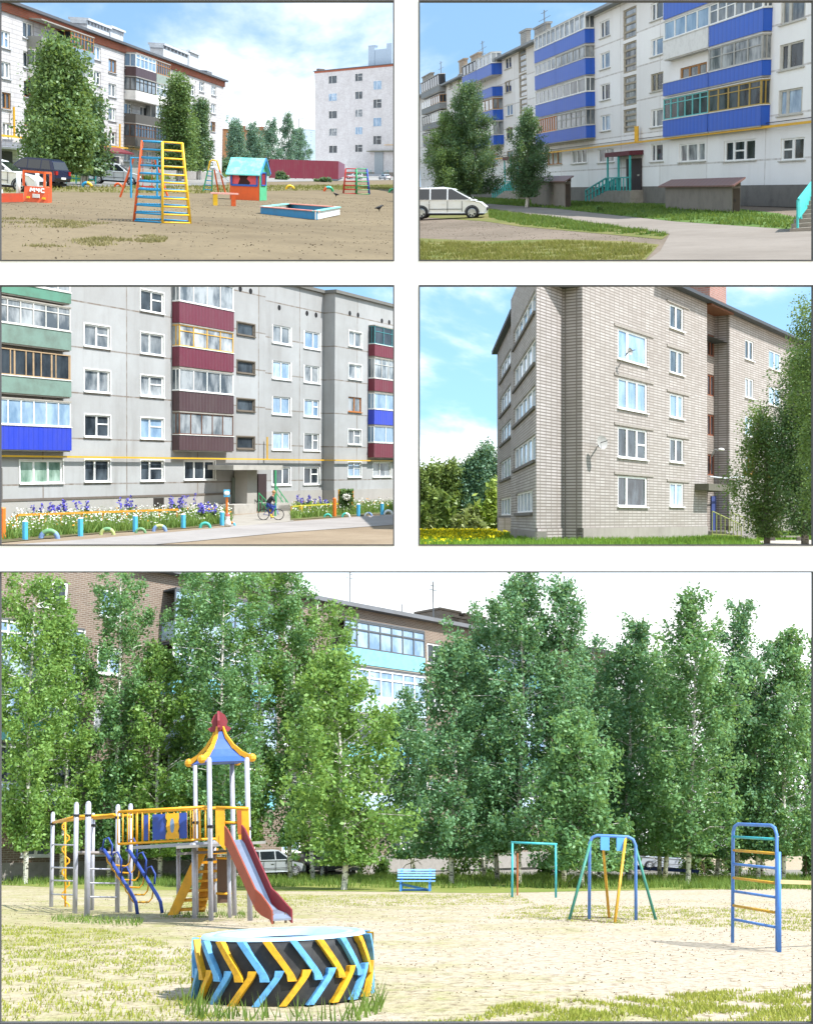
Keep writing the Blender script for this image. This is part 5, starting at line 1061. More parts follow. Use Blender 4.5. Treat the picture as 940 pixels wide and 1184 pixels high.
for px, b, w, cols_, lab in ((57.5, 623, 25, [pt_, gt, gt, pt_], 'half tyre edged pale blue and green, largest of the left bed'), (124.5, 618.5, 19, [lt, gt, lt], 'yellow-green half tyre under the curtained window'), (185, 614.5, 18, [pt_, lt, pt_], 'pale violet half tyre below the cellar vent'), (237.5, 610.5, 15, [tt], 'teal half tyre under the pale blue flower clump'), (268, 608, 10, [bluep, orp, lt], 'small orange and blue half tyre beside the entrance path'), (379, 598.5, 10, [tt], 'teal half tyre left of the orange stake'), (400, 598, 11, [wt, tt], 'white and teal half tyre under the plant arch'), (426, 596.8, 10, [pt_, wt], 'white and blue half tyre right of the arch'), (449, 595, 12, [wt], 'white half tyre cut by the right edge'), (163, 616.5, 14, [gt], 'flat dark green half tyre beside the third blue stake')):
    f = at(P, px, b); tire(f, abs(f.on(px + w / 2, b).x), cols_, lab)
def arch_plant():
    f = at(P, 400, 594); rng = np.random.default_rng(9); t = thing('plant_arch', f, 'bushy plant arch with a white flower ring in the right flower bed', 'plant'); h = f.on(400, 566).z; w = abs(f.on(408, 590).x)
    p = rng.uniform(-1, 1, (1500, 3)) * [w, .35, h / 2] + [0, 0, h / 2]; np_mesh('foliage', quads(p, .16, rng), 4, LT, t)
    a = rng.uniform(0, 6.28, 260); p = np.stack([np.cos(a) * w * .4, -.4 + rng.normal(0, .05, 260), h * .7 + np.sin(a) * w * .3], 1) + rng.normal(0, .04, (260, 3)); np_mesh('flower_ring', quads(p, .09, rng), 4, WL, t)
    MB().tube([(-w, 0, 0), (-w, 0, h)], .06, 6).build('frame_post', oy, t); MB().tube([(w, 0, 0), (w, 0, h)], .06, 6).build('frame_post', oy, t)
arch_plant()
def garden_sign():
    f = at(P, 262.5, 606); t = thing('garden_sign', f, 'small blue board on an orange stake beside the entrance path', 'sign'); z = f.on(262, 566).z; zb = f.on(262, 574.5).z; w = abs(f.on(266, 570).x)
    MB().tube([(0, 0, 0), (0, 0, z)], .07, 6).build('stake', orp, t); b = MB().box(-w, w, -.12, -.07, zb, z).build('board', bluep, t); MB().ball((0, -.125, (z + zb) / 2), .16, 8, 6, (1, .2, .8)).build('disc', WHITE, b)
    f = at(P, 263.5, 609); t = thing('garden_figure', f, s=.5, label= 'white round garden figure with a red cap at the foot of the blue board', cat='ornament'); MB().lathe([(.01, 0), (.3, .02), (.36, .35), (.28, .7), (.2, .8), (.26, .95), (.24, 1.15), (.1, 1.3), (.01, 1.32)], 14).build('body', paint('#dfdcd8', .6, .3), t, True); MB().lathe([(.27, 1.12), (.2, 1.3), (.01, 1.5)], 12).build('cap', paint('#b85a50', .6, .2), t)
garden_sign()
def cyclist():
    f = at(P, 313.5, 601.5, 0); X = lambda px: f.on(px, 601).x; a, b = X(305), X(322); r = .345
    t = thing('bicycle', f, 'dark city bicycle with a blue frame ridden past the entrance', 'bicycle'); bk = paint('#1b1b1e', .6, .1)
    for x in (a, b):
        w = MB().torus((x, 0, r), r - .025, .025, 24, 6).build('wheel', bk, t, True); s = MB().lathe([(.001, -.03), (.03, -.03), (.03, .03), (.001, .03)], 8, (x, 0, r), axis='y')
        for k in range(10): q = 2 * math.pi * k / 10; s.beam((x, 0, r), (x + (r - .03) * math.cos(q), 0, r + (r - .03) * math.sin(q)), .008, .008, (0, 1, 0))
        s.build('rim', paint('#9a9da0', .3, .1, 3, .6), w)
    bb = ((a + b) / 2 - .04, 0, r - .06); st = (bb[0] - .18, 0, .82); hd = (b - .17, 0, .86); fr = MB().tube([(a, 0, r), bb], .018, 6).tube([bb, st], .02, 6).tube([bb, hd], .025, 6).tube([(st[0] + .03, 0, .66), hd], .022, 6).tube([(a, 0, r), (st[0] + .04, 0, .66)], .015, 6).tube([(b, 0, r), hd, (hd[0] - .04, 0, 1.0)], .02, 6); fr.build('frame', paint('#2a49b4', .4, .1), t)
    MB().tube([(hd[0] - .1, -.28, 1.06), (hd[0] - .03, -.2, 1.03), (hd[0] - .03, .2, 1.03), (hd[0] - .1, .28, 1.06)], .016, 6).build('handlebar', bk, t); MB().ball((st[0], 0, .86), .13, 8, 5, (1.1, .7, .35)).build('saddle', bk, t); MB().box(a - .22, a + .2, -.07, .07, .72, .75).build('luggage_rack', bk, t)
    for s, zz, xx in ((-1, -.16, .04), (1, .16, -.04)): MB().beam(bb, (bb[0] + xx, s * .1, bb[2] + zz), .02, .02, (0, 1, 0)).box(bb[0] + xx - .05, bb[0] + xx + .05, s * .14 - .05, s * .14 + .05, bb[2] + zz - .015, bb[2] + zz + .015).build('pedal', bk, t)
    g = thing('person', f, 'cyclist in a dark jacket, blue trousers and yellow boots riding past the entrance', 'person'); hip = (st[0] + .02, 0, .95); ch = (st[0] + .26, 0, 1.33); nk = (st[0] + .33, 0, 1.46); hx = st[0] + .4
    pd = [(bb[0] + .04, -.14, bb[2] - .13), (bb[0] - .04, .14, bb[2] + .19)]; kn = [(bb[0] + .2, -.13, .66), (bb[0] + .28, .13, .78)]; sh = [(ch[0] + .02, -.18, 1.36), (ch[0] + .02, .18, 1.36)]; el = [(ch[0] + .16, -.24, 1.17), (ch[0] + .16, .24, 1.17)]; ha = [(hd[0] - .09, -.25, 1.08), (hd[0] - .09, .25, 1.08)]
    pts = [hip, ch, nk, (hx, 0, 1.6), (hx + .01, 0, 1.7), sh[0], el[0], ha[0], sh[1], el[1], ha[1], (hip[0] + .04, -.09, .92), kn[0], pd[0], (pd[0][0] + .14, -.14, pd[0][2] + .03), (hip[0] + .04, .09, .92), kn[1], pd[1], (pd[1][0] + .14, .14, pd[1][2] + .03), (ha[0][0] + .06, -.25, 1.06), (ha[1][0] + .06, .25, 1.06)]
    ed = [(0, 1), (1, 2), (2, 3), (3, 4), (1, 5), (5, 6), (6, 7), (1, 8), (8, 9), (9, 10), (0, 11), (11, 12), (12, 13), (13, 14), (0, 15), (15, 16), (16, 17), (17, 18), (7, 19), (10, 20)]
    rad = [.12, .13, .055, .085, .07, .06, .045, .03, .06, .045, .03, .08, .06, .045, .035, .08, .06, .045, .035, .025, .025]
    body = skinned('body', pts, ed, rad, paint('#c08a6e', .6, .1), g)
    jk = paint('#23252c', .7, .2); skinned('jacket', [(hip[0], 0, .98), ch, (nk[0] - .02, 0, 1.44), sh[0], el[0], (ha[0][0] - .05, ha[0][1], 1.1), sh[1], el[1], (ha[1][0] - .05, ha[1][1], 1.1)], [(0, 1), (1, 2), (1, 3), (3, 4), (4, 5), (1, 6), (6, 7), (7, 8)], [.16, .175, .08, .085, .07, .05, .085, .07, .05], jk, body)
    skinned('trousers', [(hip[0], 0, .95), pts[11], kn[0], (pd[0][0] - .02, pd[0][1], pd[0][2] + .2), pts[15], kn[1], (pd[1][0] - .02, pd[1][1], pd[1][2] + .2)], [(0, 1), (1, 2), (2, 3), (0, 4), (4, 5), (5, 6)], [.15, .11, .085, .06, .11, .085, .06], paint('#2b3f86', .7, .2), body)
    for q in pd: skinned('boot', [(q[0] - .01, q[1], q[2] + .24), (q[0], q[1], q[2] + .06), (q[0] + .17, q[1], q[2] + .04)], [(0, 1), (1, 2)], [.07, .065, .05], paint('#d8bd2a', .5, .1), body)
    MB().ball((hx - .01, 0, 1.69), .115, 12, 8, (1, .88, .95)).build('hair', paint('#a87d52', .7, .2), body, True); MB().ball((hx + .095, 0, 1.63), .022, 6, 4, (1, .7, 1)).build('nose', paint('#c08a6e', .6, .1), body, True)
    for s in (-1, 1): MB().ball((hx + .08, s * .033, 1.66), .012, 6, 4).build('eye', bk, body)
cyclist()
# ================================================================ CORNER YARD (middle right opening)
P = CORNER_YARD
sheet_bounds(P, 470, 1000, 641, 'ground', earth('meadow', '#5c7434', '#7a8440', '#48602a', .2, 1, .5))
patch(P, [(868, 634), (960, 634), (960, 624.5), (890, 625), (862, 628)], .02, paint('#aaa197', .9, .35, .6), 'path')
SB = brick('silicate_stack', '#b1aba7', '#9d9691', '#7d7671', .62, .155, .035, .36, 0.0, '#80766e', .4)
SB2 = brick('silicate_pier', '#b1abaa', '#a19b98', '#746d69', .62, .155, .035, .36, 0.0, '#776e66', .4)
def block_e():
    f = along(P, 1380, 731, 626.3, 740, 1)
    t = thing('apartment_block', f, 'tall silicate brick block seen at its corner with glazed loggias and a dark roof edge', 'building')
    X = lambda px, py=500, y=0: f.on(px, py, y).x
    Z = lambda px, py, y=0: f.on(px, py, y).z
    xa, xb, xc, xd = X(673), X(817, 450), X(843, 480), X(929, 480); zr = Z(815, 350); zpl = Z(731, 609.7); ST = 1.9
    r = f.onx(826, 480, xc).y
    pit = Z(731, 384) - Z(731, 439.5); Wn = []; K = []
    def col(a, b, row, px, y0, y1, fl, k=None):
        x0, x1 = X(a, row), X(b, row); zt = Z(px, y0); h = zt - Z(px, y1)
        for i in fl: Wn.append((x0, x1, zt - i * pit - h, zt - i * pit)); K.append((k or {}).get(i, {}))
    col(714, 748, 402, 731, 384.5, 419.5, range(-1, 4), {-1: dict(c=(.36,), k='sky'), 0: dict(c=(.34,), k='blue'), 1: dict(c=3, k='sky'), 2: dict(c=(.33, .66), k='dark', t=.5), 3: dict(c=(.32,), k='dark')})
    col(774, 790, 419, 782, 405, 432.5, range(-1, 4)); A_ = list(Wn); KA = list(K)
    cut = (xa, Z(673, 318), X(754, 330), Z(754, 318)); prs = [(h, k) for h, k in zip(A_, KA) if below(h, cut, .3)]; A_ = [h for h, k in prs]; KA = [k for h, k in prs]
    facade(f, t, xa, xb, zpl, zr, 14, A_, SB, .16, back=False, cut=cut)
    for h, k in zip(A_, KA): window(t, h, k.get('c', random.choice([2, (.6,)])), k.get('k', random.choice(['sky', 'dark'])), .09, .1, transom=k.get('t'), stretch=ST, sm=WHITE)
    lm = paint('#958e87', .9, .4)
    for h in A_: MB().box(h[0] - .5, h[1] + .9, -.05, -.004, h[3] + .06, h[3] + .2).build('lintel', lm, t)
    # recess with the stair windows, then the wing
    zs = Z(822, 387.5, r); hs = zs - Z(822, 412, r); S_ = []
    for i in range(4): S_.append((X(817.8, 480, r), X(825.5, 480, r), zs - i * pit - hs, zs - i * pit))
    MB().face((xb, r, 0), (xb, 0, 0), (xb, 0, zr), (xb, r, zr)).face((xc, 0, 0), (xc, r, 0), (xc, r, zr), (xc, 0, zr)).build('reveal_wall', SB2, t)
    facade(f, t, xb - .4, xc + .3, 0, zr, 14 - r, S_, brick('recess_brick', '#9a9089', '#8b817a', '#6d655f', .62, .155, .03, .4), .14, r, 'recessed_wall', back=False)
    br = paint('#7a4630', .6, .3)
    for h in S_: window(t, h, 2, 'dark', r + .08, .1, br, sill=False, stretch=1.6)
    Wn.clear(); K.clear(); col(861, 871, 405, 866, 393.5, 416.5, range(0, 4)); col(888.5, 902.5, 417, 895.5, 406.5, 428, range(0, 4)); C_ = list(Wn)
    facade(f, t, xc, xd, zpl, zr, 14, C_, SB, .16, 0, 'wing_wall', back=False)
    for i, h in enumerate(C_): window(t, h, 2, random.choice(['sky', 'dark', 'curtain']), .09, .1, paint('#b88a2c', .5, .2) if i in (3, 7) else None, stretch=ST)
    MB().box(xa, xb, -.07, .3, 0, zpl - .003).box(xc, xd, -.07, .3, 0, zpl - .003).build('plinth', plaster('corner_plinth', '#98928c', '#716a64', .5, .4), t)
    dk = paint('#3c4046', .6, .2, .6)
    z0 = zr + .003; MB().box(X(757, 330), xd + .8, -.6, 1.6, z0, z0 + .2).build('roof', dk, t)
    MB().box(xb + .01, xc - .01, -.3, r - .01, zr - .12, zr - .003).build('soffit', paint('#7a4a30', .7, .35, 3), t)
    xq, xw = f.on(805, 340, 5).x, f.on(824.5, 340, 5).x; MB().box(xq, xw, 4, 6.5, z0 - 2, f.on(815, 321, 5).z).build('chimney', brick('pink_chimney', '#a8776a', '#97675b', '#9a8c86', .5, .16, .03, .3), t)
    # the return wall, the set-back pier
    r1 = f.onx(651, 520, xa).y; xg = X(620, 500, r1)
    MB().face((xa, r1, 0), (xa, .0, 0), (xa, .0, cut[1]), (xa, r1, f.on(651, 318, r1).z)).build('return_wall', SB2, t)
    zq_ = f.on(620, 318, r1).z; MB().face((xg, r1, zpl), (xa, r1, zpl), (xa, r1, f.on(651, 318, r1).z), (xg, r1, zq_)).face((xg, r1 - .05, 0), (xa, r1 - .05, 0), (xa, r1 - .05, zpl), (xg, r1 - .05, zpl)).build('pier_wall', SB2, t)
    # the loggia face runs back to the left
    near = f.m @ Vector((xg, r1, 0)); gx = -P.horizon(484); g = Frame(P, near, gx, f.z); LX = lambda px, py=500: g.on(px, py).x
    LZ = lambda px, py: g.on(px, py).z
    sub = bpy.data.objects.new('loggia_wing', None); COL.objects.link(sub); sub.parent = t; sub.matrix_local = f.inv @ g.m
    x2, x1, x0 = 0.0, LX(590.5), LX(569.5); H1 = []; H2 = []
    za = LZ(620, 441.8); pz = LZ(620, 386.7) - LZ(620, 441.8); hh = pz * .5; zt = za
    def band(px, y0, y1): return LZ(px, y1), LZ(px, y0)
    for y0, y1 in ((333, 358.6), (388, 418), (443, 469), (501, 531), (565, 592)):
        c, d = band(619, y0, y1); H1.append((LX(593.5), LX(618.5), c, d) if y0 != 565 else (LX(596), LX(615.5), c, d))
    for h in list(H1): c = h[2] - .1; d = h[3]; H2.append((LX(572.5), LX(589.5), c, d))
    zr2 = LZ(570, 408); e = LX(591)
    def part(name, mb, m): mb.build(name, m, sub)
    gcut = (x1, LZ(590.5, 318), x2, LZ(620, 318)); H1 = [h for h in H1 if below(h, gcut, .1)]; facade(g, sub, x1, x2, zpl * .8, zr, 6, H1, brick('loggia_brick_lightened', '#bbb5b0', '#aaa49e', '#87807b', 1.4, .155, .03, .35, .5), .25, back=False, cut=gcut)  # same silicate brick, colour lightened to offset the shade on this face
    H2 = [h for h in H2 if h[3] < zr2 - .1]; y2 = .35
    facade(g, sub, x0, x1 + .02, LZ(582, 597), zr2, 6, H2, brick('loggia_brick_lightened', '', '', ''), .25, y2, 'far_wall', back=False)
    for hs_, y in ((H1, 0), (H2, y2)):
        for h in hs_:
            q = MB(); n = 5; w = MB().box(h[0], h[1], y + .1, y + .2, h[2], h[2] + .1).box(h[0], h[1], y + .1, y + .2, h[3] - .1, h[3])
            for k in range(n + 1): x = h[0] + (h[1] - h[0]) * k / n; w.box(x - .22, x + .22, y + .1, y + .19, h[2] + .1, h[3] - .1)
            o = w.build('loggia_window', WHITE, sub); MB().face((h[0], y + .17, h[2]), (h[1], y + .17, h[2]), (h[1], y + .17, h[3]), (h[0], y + .17, h[3])).build('pane', glass('sky'), sub)
            MB().box(h[0] - .1, h[1] + .1, y - .12, y - .004, h[2] - .16, h[2]).build('loggia_ledge', paint('#6d6864', .8, .3), sub)
    for a, b in ((x0, x0 + (x1 - x0) * .07), (x1 - (x1 - x0) * .1, x1)): MB().box(a, b, y2, 2.5, 0, LZ(582, 597) - .003).build('passage_pier', SB2, sub)
    MB().box(x0, x1, 2.6, 2.9, 0, LZ(582, 597) - .004).build('passage_back', paint('#5d554e', .9, .3), sub)
    MB().box(x0 - .5, x1 + .05, -.05, 1.5, zr2 + .003, zr2 + .25).build('eaves', dk, sub)
    MB().box(x1 - .1, x2 + .3, -.5, .05, LZ(592, 352), LZ(592, 352) + .01).build('eaves', dk, sub) if False else None
    q = g.inv @ (f.m @ Vector((xd, .3, 0))); MB().face((q.x, q.y, 0), (x0, y2, 0), (x0, y2, zr2), (q.x, q.y, zr2)).build('rear_wall', SB2, sub)
    q = f.inv @ (g.m @ Vector((x1, .1, 0))); zk = min(zq_, cut[1]) - .2; MB().face((xa - 2.8, r1 + .05, zk), (xa, .1, zk), (xd, .1, zk), (q.x, q.y, zk)).build('roof_deck', dk, t); MB().face((xd, .31, 0), (q.x, q.y, 0), (q.x, q.y, zk), (xd, .31, zr - .06)).build('rear_wall', SB2, t)
    MB().box(x1, x2, -.04, .5, 0, zpl * .8 - .003).build('plinth', plaster('corner_plinth', '', ''), sub)
    # entrance, lamp, dishes
    yc = -.9; zc = Z(835, 566, yc); MB().box(X(819, 565, yc), X(851, 565, yc), yc, r - .02, zc - .1, zc + .32).build('canopy', paint('#615d52', .9, .5, 3, dirt='#3f4434'), t)
    d = MB().box(X(822.5, 590, r - .1), X(832, 590, r - .1), r - .1, r - .01, .45, Z(827, 574, r)).build('door', paint('#3f4d80', .5, .2), t); x = X(831, 590, r - .1); MB().box(x - .2, x, r - .18, r - .1, 1.4, 1.6).build('handle', DARK, d)
    m = MB(); conc = paint('#86807a', .9, .5, 2)
    for k in range(4): m.box(xb + .05 + .0 * k, xc - .1 + .9 * k, -.9 - .35 * (k + 1), -.9 - .35 * k if k else r - .12, 0, .48 - .12 * k)
    m.build('entrance_step', conc, t)
    yg = paint('#858a4c', .5, .35, 5)
    for (a, b), (c, d_), (e_, k) in (((823, 591), (856.5, 620), (-1.6, 8)), ((844.5, 592.5), (879, 606), (-1.0, 8))):
        p, q = f.on(a, b, e_), f.on(c, d_, e_ - .4); zz = max(q.z, .9); q = Vector((q.x, q.y, zz)); m = MB().beam(p, q, .06, .06).beam(Vector((p.x, p.y, .35)), Vector((q.x, q.y, .2)), .05, .05)
        for i in range(k): u = i / (k - 1); s = p.lerp(q, u); m.beam((s.x, s.y, 0), s, .07, .04)
        m.build('stair_rail', yg, t)
    y = r - .6; p = f.on(822, 528, r - .05); q = f.on(830, 521, y); lp = MB().tube([p, p.lerp(q, .5) + Vector((0, 0, .25)), q], .06, 6); lp.build('lamp_arm', paint('#9a9da0', .5, .2), t); MB().ball(q + Vector((.3, -.1, .08)), .24, 10, 6, (1.7, .8, .45)).build('lamp_head', paint('#d5d6d4', .4, .1), t)
    MB().tube([f.on(820, 551, -.15), f.on(838, 553, -.15), f.on(862, 551, -.2)], .05, 5).build('pipe', paint('#b9bcc0', .5), t)
    def dish(px, py, rr, nm):
        p = f.on(px, py, -.55); d = MB(); ax = ((f.e - p).normalized() * .55 + Vector((.33, -.94, .3)) * .6).normalized(); u = ax.orthogonal().normalized(); v = ax.cross(u); i = len(d.v); n = 16; d.v.append(tuple(p + ax * -.0))
        for k in range(n): w = 2 * math.pi * k / n; d.v.append(tuple(p + ax * .14 + u * rr * math.cos(w) + v * rr * math.sin(w)))
        for k in range(n): d.f.append((0, 1 + k, 1 + (k + 1) % n))
        o = d.build(nm, paint('#9a9996', .6, .3), t, True); MB().tube([p, f.on(px - 3, py + 4, -.05)], .04, 5).tube([p, p + ax * .5], .02, 4).build('dish_arm', DARK, o)
    dish(694, 512, .36, 'satellite_dish'); dish(726, 407, .2, 'satellite_dish')
block_e()
def bench_e():
    f = at(P, 906, 625.5); t = thing('plank_bench', f, 'low plain plank bench under the trees at the entrance path', 'bench'); a, b = f.on(889, 622).x, f.on(924, 622).x; z = f.on(906, 619.5).z; m = paint('#a59f93', .8, .4, 3)
    MB().box(a, b, -.2, .2, z - .08, z).build('plank', m, t)
    for u in (.04, .9): x = a + (b - a) * u; MB().box(x, x + .25, -.15, .15, 0, z - .08).build('leg', paint('#77716a', .9, .3), t)
bench_e()
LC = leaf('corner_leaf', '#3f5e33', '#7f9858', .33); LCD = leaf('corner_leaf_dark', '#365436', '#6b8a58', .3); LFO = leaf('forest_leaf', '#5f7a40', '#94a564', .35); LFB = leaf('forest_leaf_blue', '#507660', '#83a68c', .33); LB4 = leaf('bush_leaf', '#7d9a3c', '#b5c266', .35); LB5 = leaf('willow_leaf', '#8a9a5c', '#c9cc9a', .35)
ytree(886, 629, 470, 30, [(0, 0), (.12, .1), (.25, .75), (.45, 1.0), (.7, .85), (.88, .5), (1, .15)], LC, 'birch in front of the ground-floor windows right of the entrance', 301, 0, 140, .2, .5, 54, P_=P, r=.14, low=.05)
ytree(930, 630, 400, 30, [(0, 0), (.1, .1), (.2, .6), (.45, .85), (.7, 1.0), (.9, .6), (1, .2)], LCD, 'tall dark birch near the right edge hiding the end of the block', 302, 0, 190, .2, .5, 68, P_=P, r=.16, low=.05)
ytree(958, 634, 338, 34, [(0, 0), (.1, .2), (.3, .7), (.6, .8), (.85, 1.0), (1, .6)], LC, 'tallest birch whose branches hang in from the right edge', 303, 0, 200, .17, .42, 56, droop=.5, P_=P, r=.14)
TF = [(0, 0), (.1, .1), (.3, .6), (.55, 1.0), (.8, .8), (1, .2)]
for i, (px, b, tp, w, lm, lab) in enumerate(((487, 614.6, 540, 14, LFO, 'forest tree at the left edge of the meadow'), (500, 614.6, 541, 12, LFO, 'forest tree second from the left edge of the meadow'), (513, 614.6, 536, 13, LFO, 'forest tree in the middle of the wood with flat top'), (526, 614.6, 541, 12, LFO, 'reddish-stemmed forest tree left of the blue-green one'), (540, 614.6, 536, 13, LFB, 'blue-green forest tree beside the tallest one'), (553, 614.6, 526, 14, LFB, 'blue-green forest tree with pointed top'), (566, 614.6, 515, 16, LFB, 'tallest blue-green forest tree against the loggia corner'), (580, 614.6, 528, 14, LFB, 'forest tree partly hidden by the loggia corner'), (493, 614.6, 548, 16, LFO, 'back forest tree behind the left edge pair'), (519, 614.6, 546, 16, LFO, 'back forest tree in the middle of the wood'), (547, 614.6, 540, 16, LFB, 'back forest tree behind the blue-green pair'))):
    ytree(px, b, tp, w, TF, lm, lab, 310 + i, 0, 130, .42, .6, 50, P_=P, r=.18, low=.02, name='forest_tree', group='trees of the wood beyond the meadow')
for i, (px, b, w, tp, lm, lab) in enumerate(((494, 616, 26, 583, LFO, 'dark green bush at the left edge of the meadow'), (514, 616, 26, 572, LFO, 'large dark bush left of the willow bushes'), (545, 616, 32, 590, LB5, 'pale willow bush in the middle of the meadow edge'), (560, 616, 24, 577, LB4, 'bright yellow-green bush before the tallest forest tree'), (572, 616, 18, 562, LB4, 'tall bright bush against the loggia corner'), (498, 616, 22, 598, LB5, 'small pale bush at the foot of the left edge bush'), (530, 616, 20, 597, LB5, 'small pale bush between the dark bush and the willow'), (573, 616, 16, 595, LFO, 'green bush beside the passage opening'))):
    f = at(P, px, b); ww = abs(f.on(px + w / 2, b).x) * 2; bush('bush', f, ww, f.on(px, tp).z, ww * .6, lab, 1500, .4, lm, 330 + i, 'bush', 'bushes along the meadow')
GM = leaf('meadow_grass', '#5f8a2c', '#8aa23f', .35, .6, .1); GD = leaf('meadow_yellow', '#c9b400', '#ddcf2a', .2, .7, .1); GF = leaf('front_grass', '#4f7a2c', '#7d9a44', .35, .6, .1)
mead = [(470, 614), (575, 614), (590, 620), (600, 634), (470, 634)]
blades(P, [mead], 16000, .3, GM, 'meadow_grass', 51, .07, 0, 0)
flo = P
def yellow():
    rng = np.random.default_rng(6); f = at(P, P.cx, P.hy + 60); Q = [f.inv @ P.ground(x, y) for x, y in mead[:3] + [(570, 634), (470, 634)]]; Q = [(p.x, p.y) for p in Q]; xs = [p[0] for p in Q]; ys = [p[1] for p in Q]
    q = rng.uniform((min(xs), min(ys)), (max(xs), max(ys)), (16000, 2)); q = q[in_poly(Q, q[:, 0], q[:, 1])]; g = np.sin(q[:, 0] * .4) + np.sin(q[:, 1] * .23 + q[:, 0] * .1); q = q[g > rng.uniform(-1.5, 1.6, len(q))][:5200]
    tag(np_mesh('dandelions', quads(np.concatenate([q, rng.uniform(.2, .42, (len(q), 1))], 1), .13, rng, 1.0, 1.0), 4, GD, frame=f), kind='stuff')
yellow()
blades(P, [[(585, 640), (600, 625.5), (660, 628.5), (740, 628), (820, 624.5), (862, 627.5), (880, 634), (870, 640)]], 12000, .34, GF, 'front_grass', 52, .05, 0, .8)
blades(P, [[(875, 624.4), (960, 624), (960, 618), (875, 618)]], 5000, .4, GF, 'front_grass', 53, .06, 0, .8)
# ================================================================ BIRCH YARD (the large opening)
P = YARD
def yard_ground():
    sand = earth('yard_sand', '#c9b79c', '#b8a384', '#8d7a5f', 0.1, 0.8, 0.8, c3amt=0.55)
    n = Nodes('yard_ground')
    a = n.noise(0.11, 7, 0.6); b = n.noise(0.7, 6, 0.65); f = n.math('ADD', n.math('MULTIPLY', a, 0.6), n.math('MULTIPLY', b, 0.4))
    sep = n.new('ShaderNodeSeparateXYZ'); n.link(n.obj, sep.inputs[0])
    left = n.ramp(sep.outputs[0], -7, 4, 0.11, -0.03)                     # more turf to the west
    f = n.math('ADD', f, left)
    col = n.mix(n.ramp(f, 0.49, 0.65), lin('#b3a592'), lin('#9c956a'))
    g = n.noise(2.2, 5, 0.7); col = n.mix(n.math('MULTIPLY', n.ramp(g, 0.5, 0.68), n.ramp(f, 0.47, 0.62)), col, lin('#84894a'))
    sp = n.noise(6.5, 5, 0.7); col = n.mix(n.ramp(sp, 0.5, 0.66, 0, 0.85), col, lin('#75654d')); vo = n.new('ShaderNodeTexVoronoi'); vo.inputs['Scale'].default_value = 3.4; n.link(n.obj, vo.inputs['Vector']); col = n.mix(n.math('MULTIPLY', n.ramp(vo.outputs['Distance'], 0.1, 0.22, 0.55, 0.0), n.ramp(n.noise(0.6, 3), 0.45, 0.6)), col, lin('#6a5a45'))
    foot = n.noise(3.0, 5, 0.62); n.bump(n.math('ADD', n.math('MULTIPLY', sp, 0.7), foot), 0.75, 0.1)
    m = n.done(col, 0.95, 0, 0.15)
    mb = MB(); mb.face((-900, -300, 0), (900, -300, 0), (900, 1500, 0), (-900, 1500, 0)); tag(mb.build('ground', m), kind='structure')
    gr = earth('shade_turf', '#6f7a3a', '#8c8a4e', '#55602c', 0.2, 1.0, 0.5)
    patch(P, [(-30, 1022), (120, 1029), (420, 1031), (560, 1033), (700, 1030), (955, 1027), (955, 1013), (-30, 1010)], 0.006, gr, 'grass_strip')
    patch(P, [(-30, 1009.5), (955, 1012.5), (955, 1006), (-30, 1004)], 0.012, earth('yard_lane', '#8d8880', '#77726b', '#5f5a54', 0.2, 1.2, 0.3), 'lane')
yard_ground()

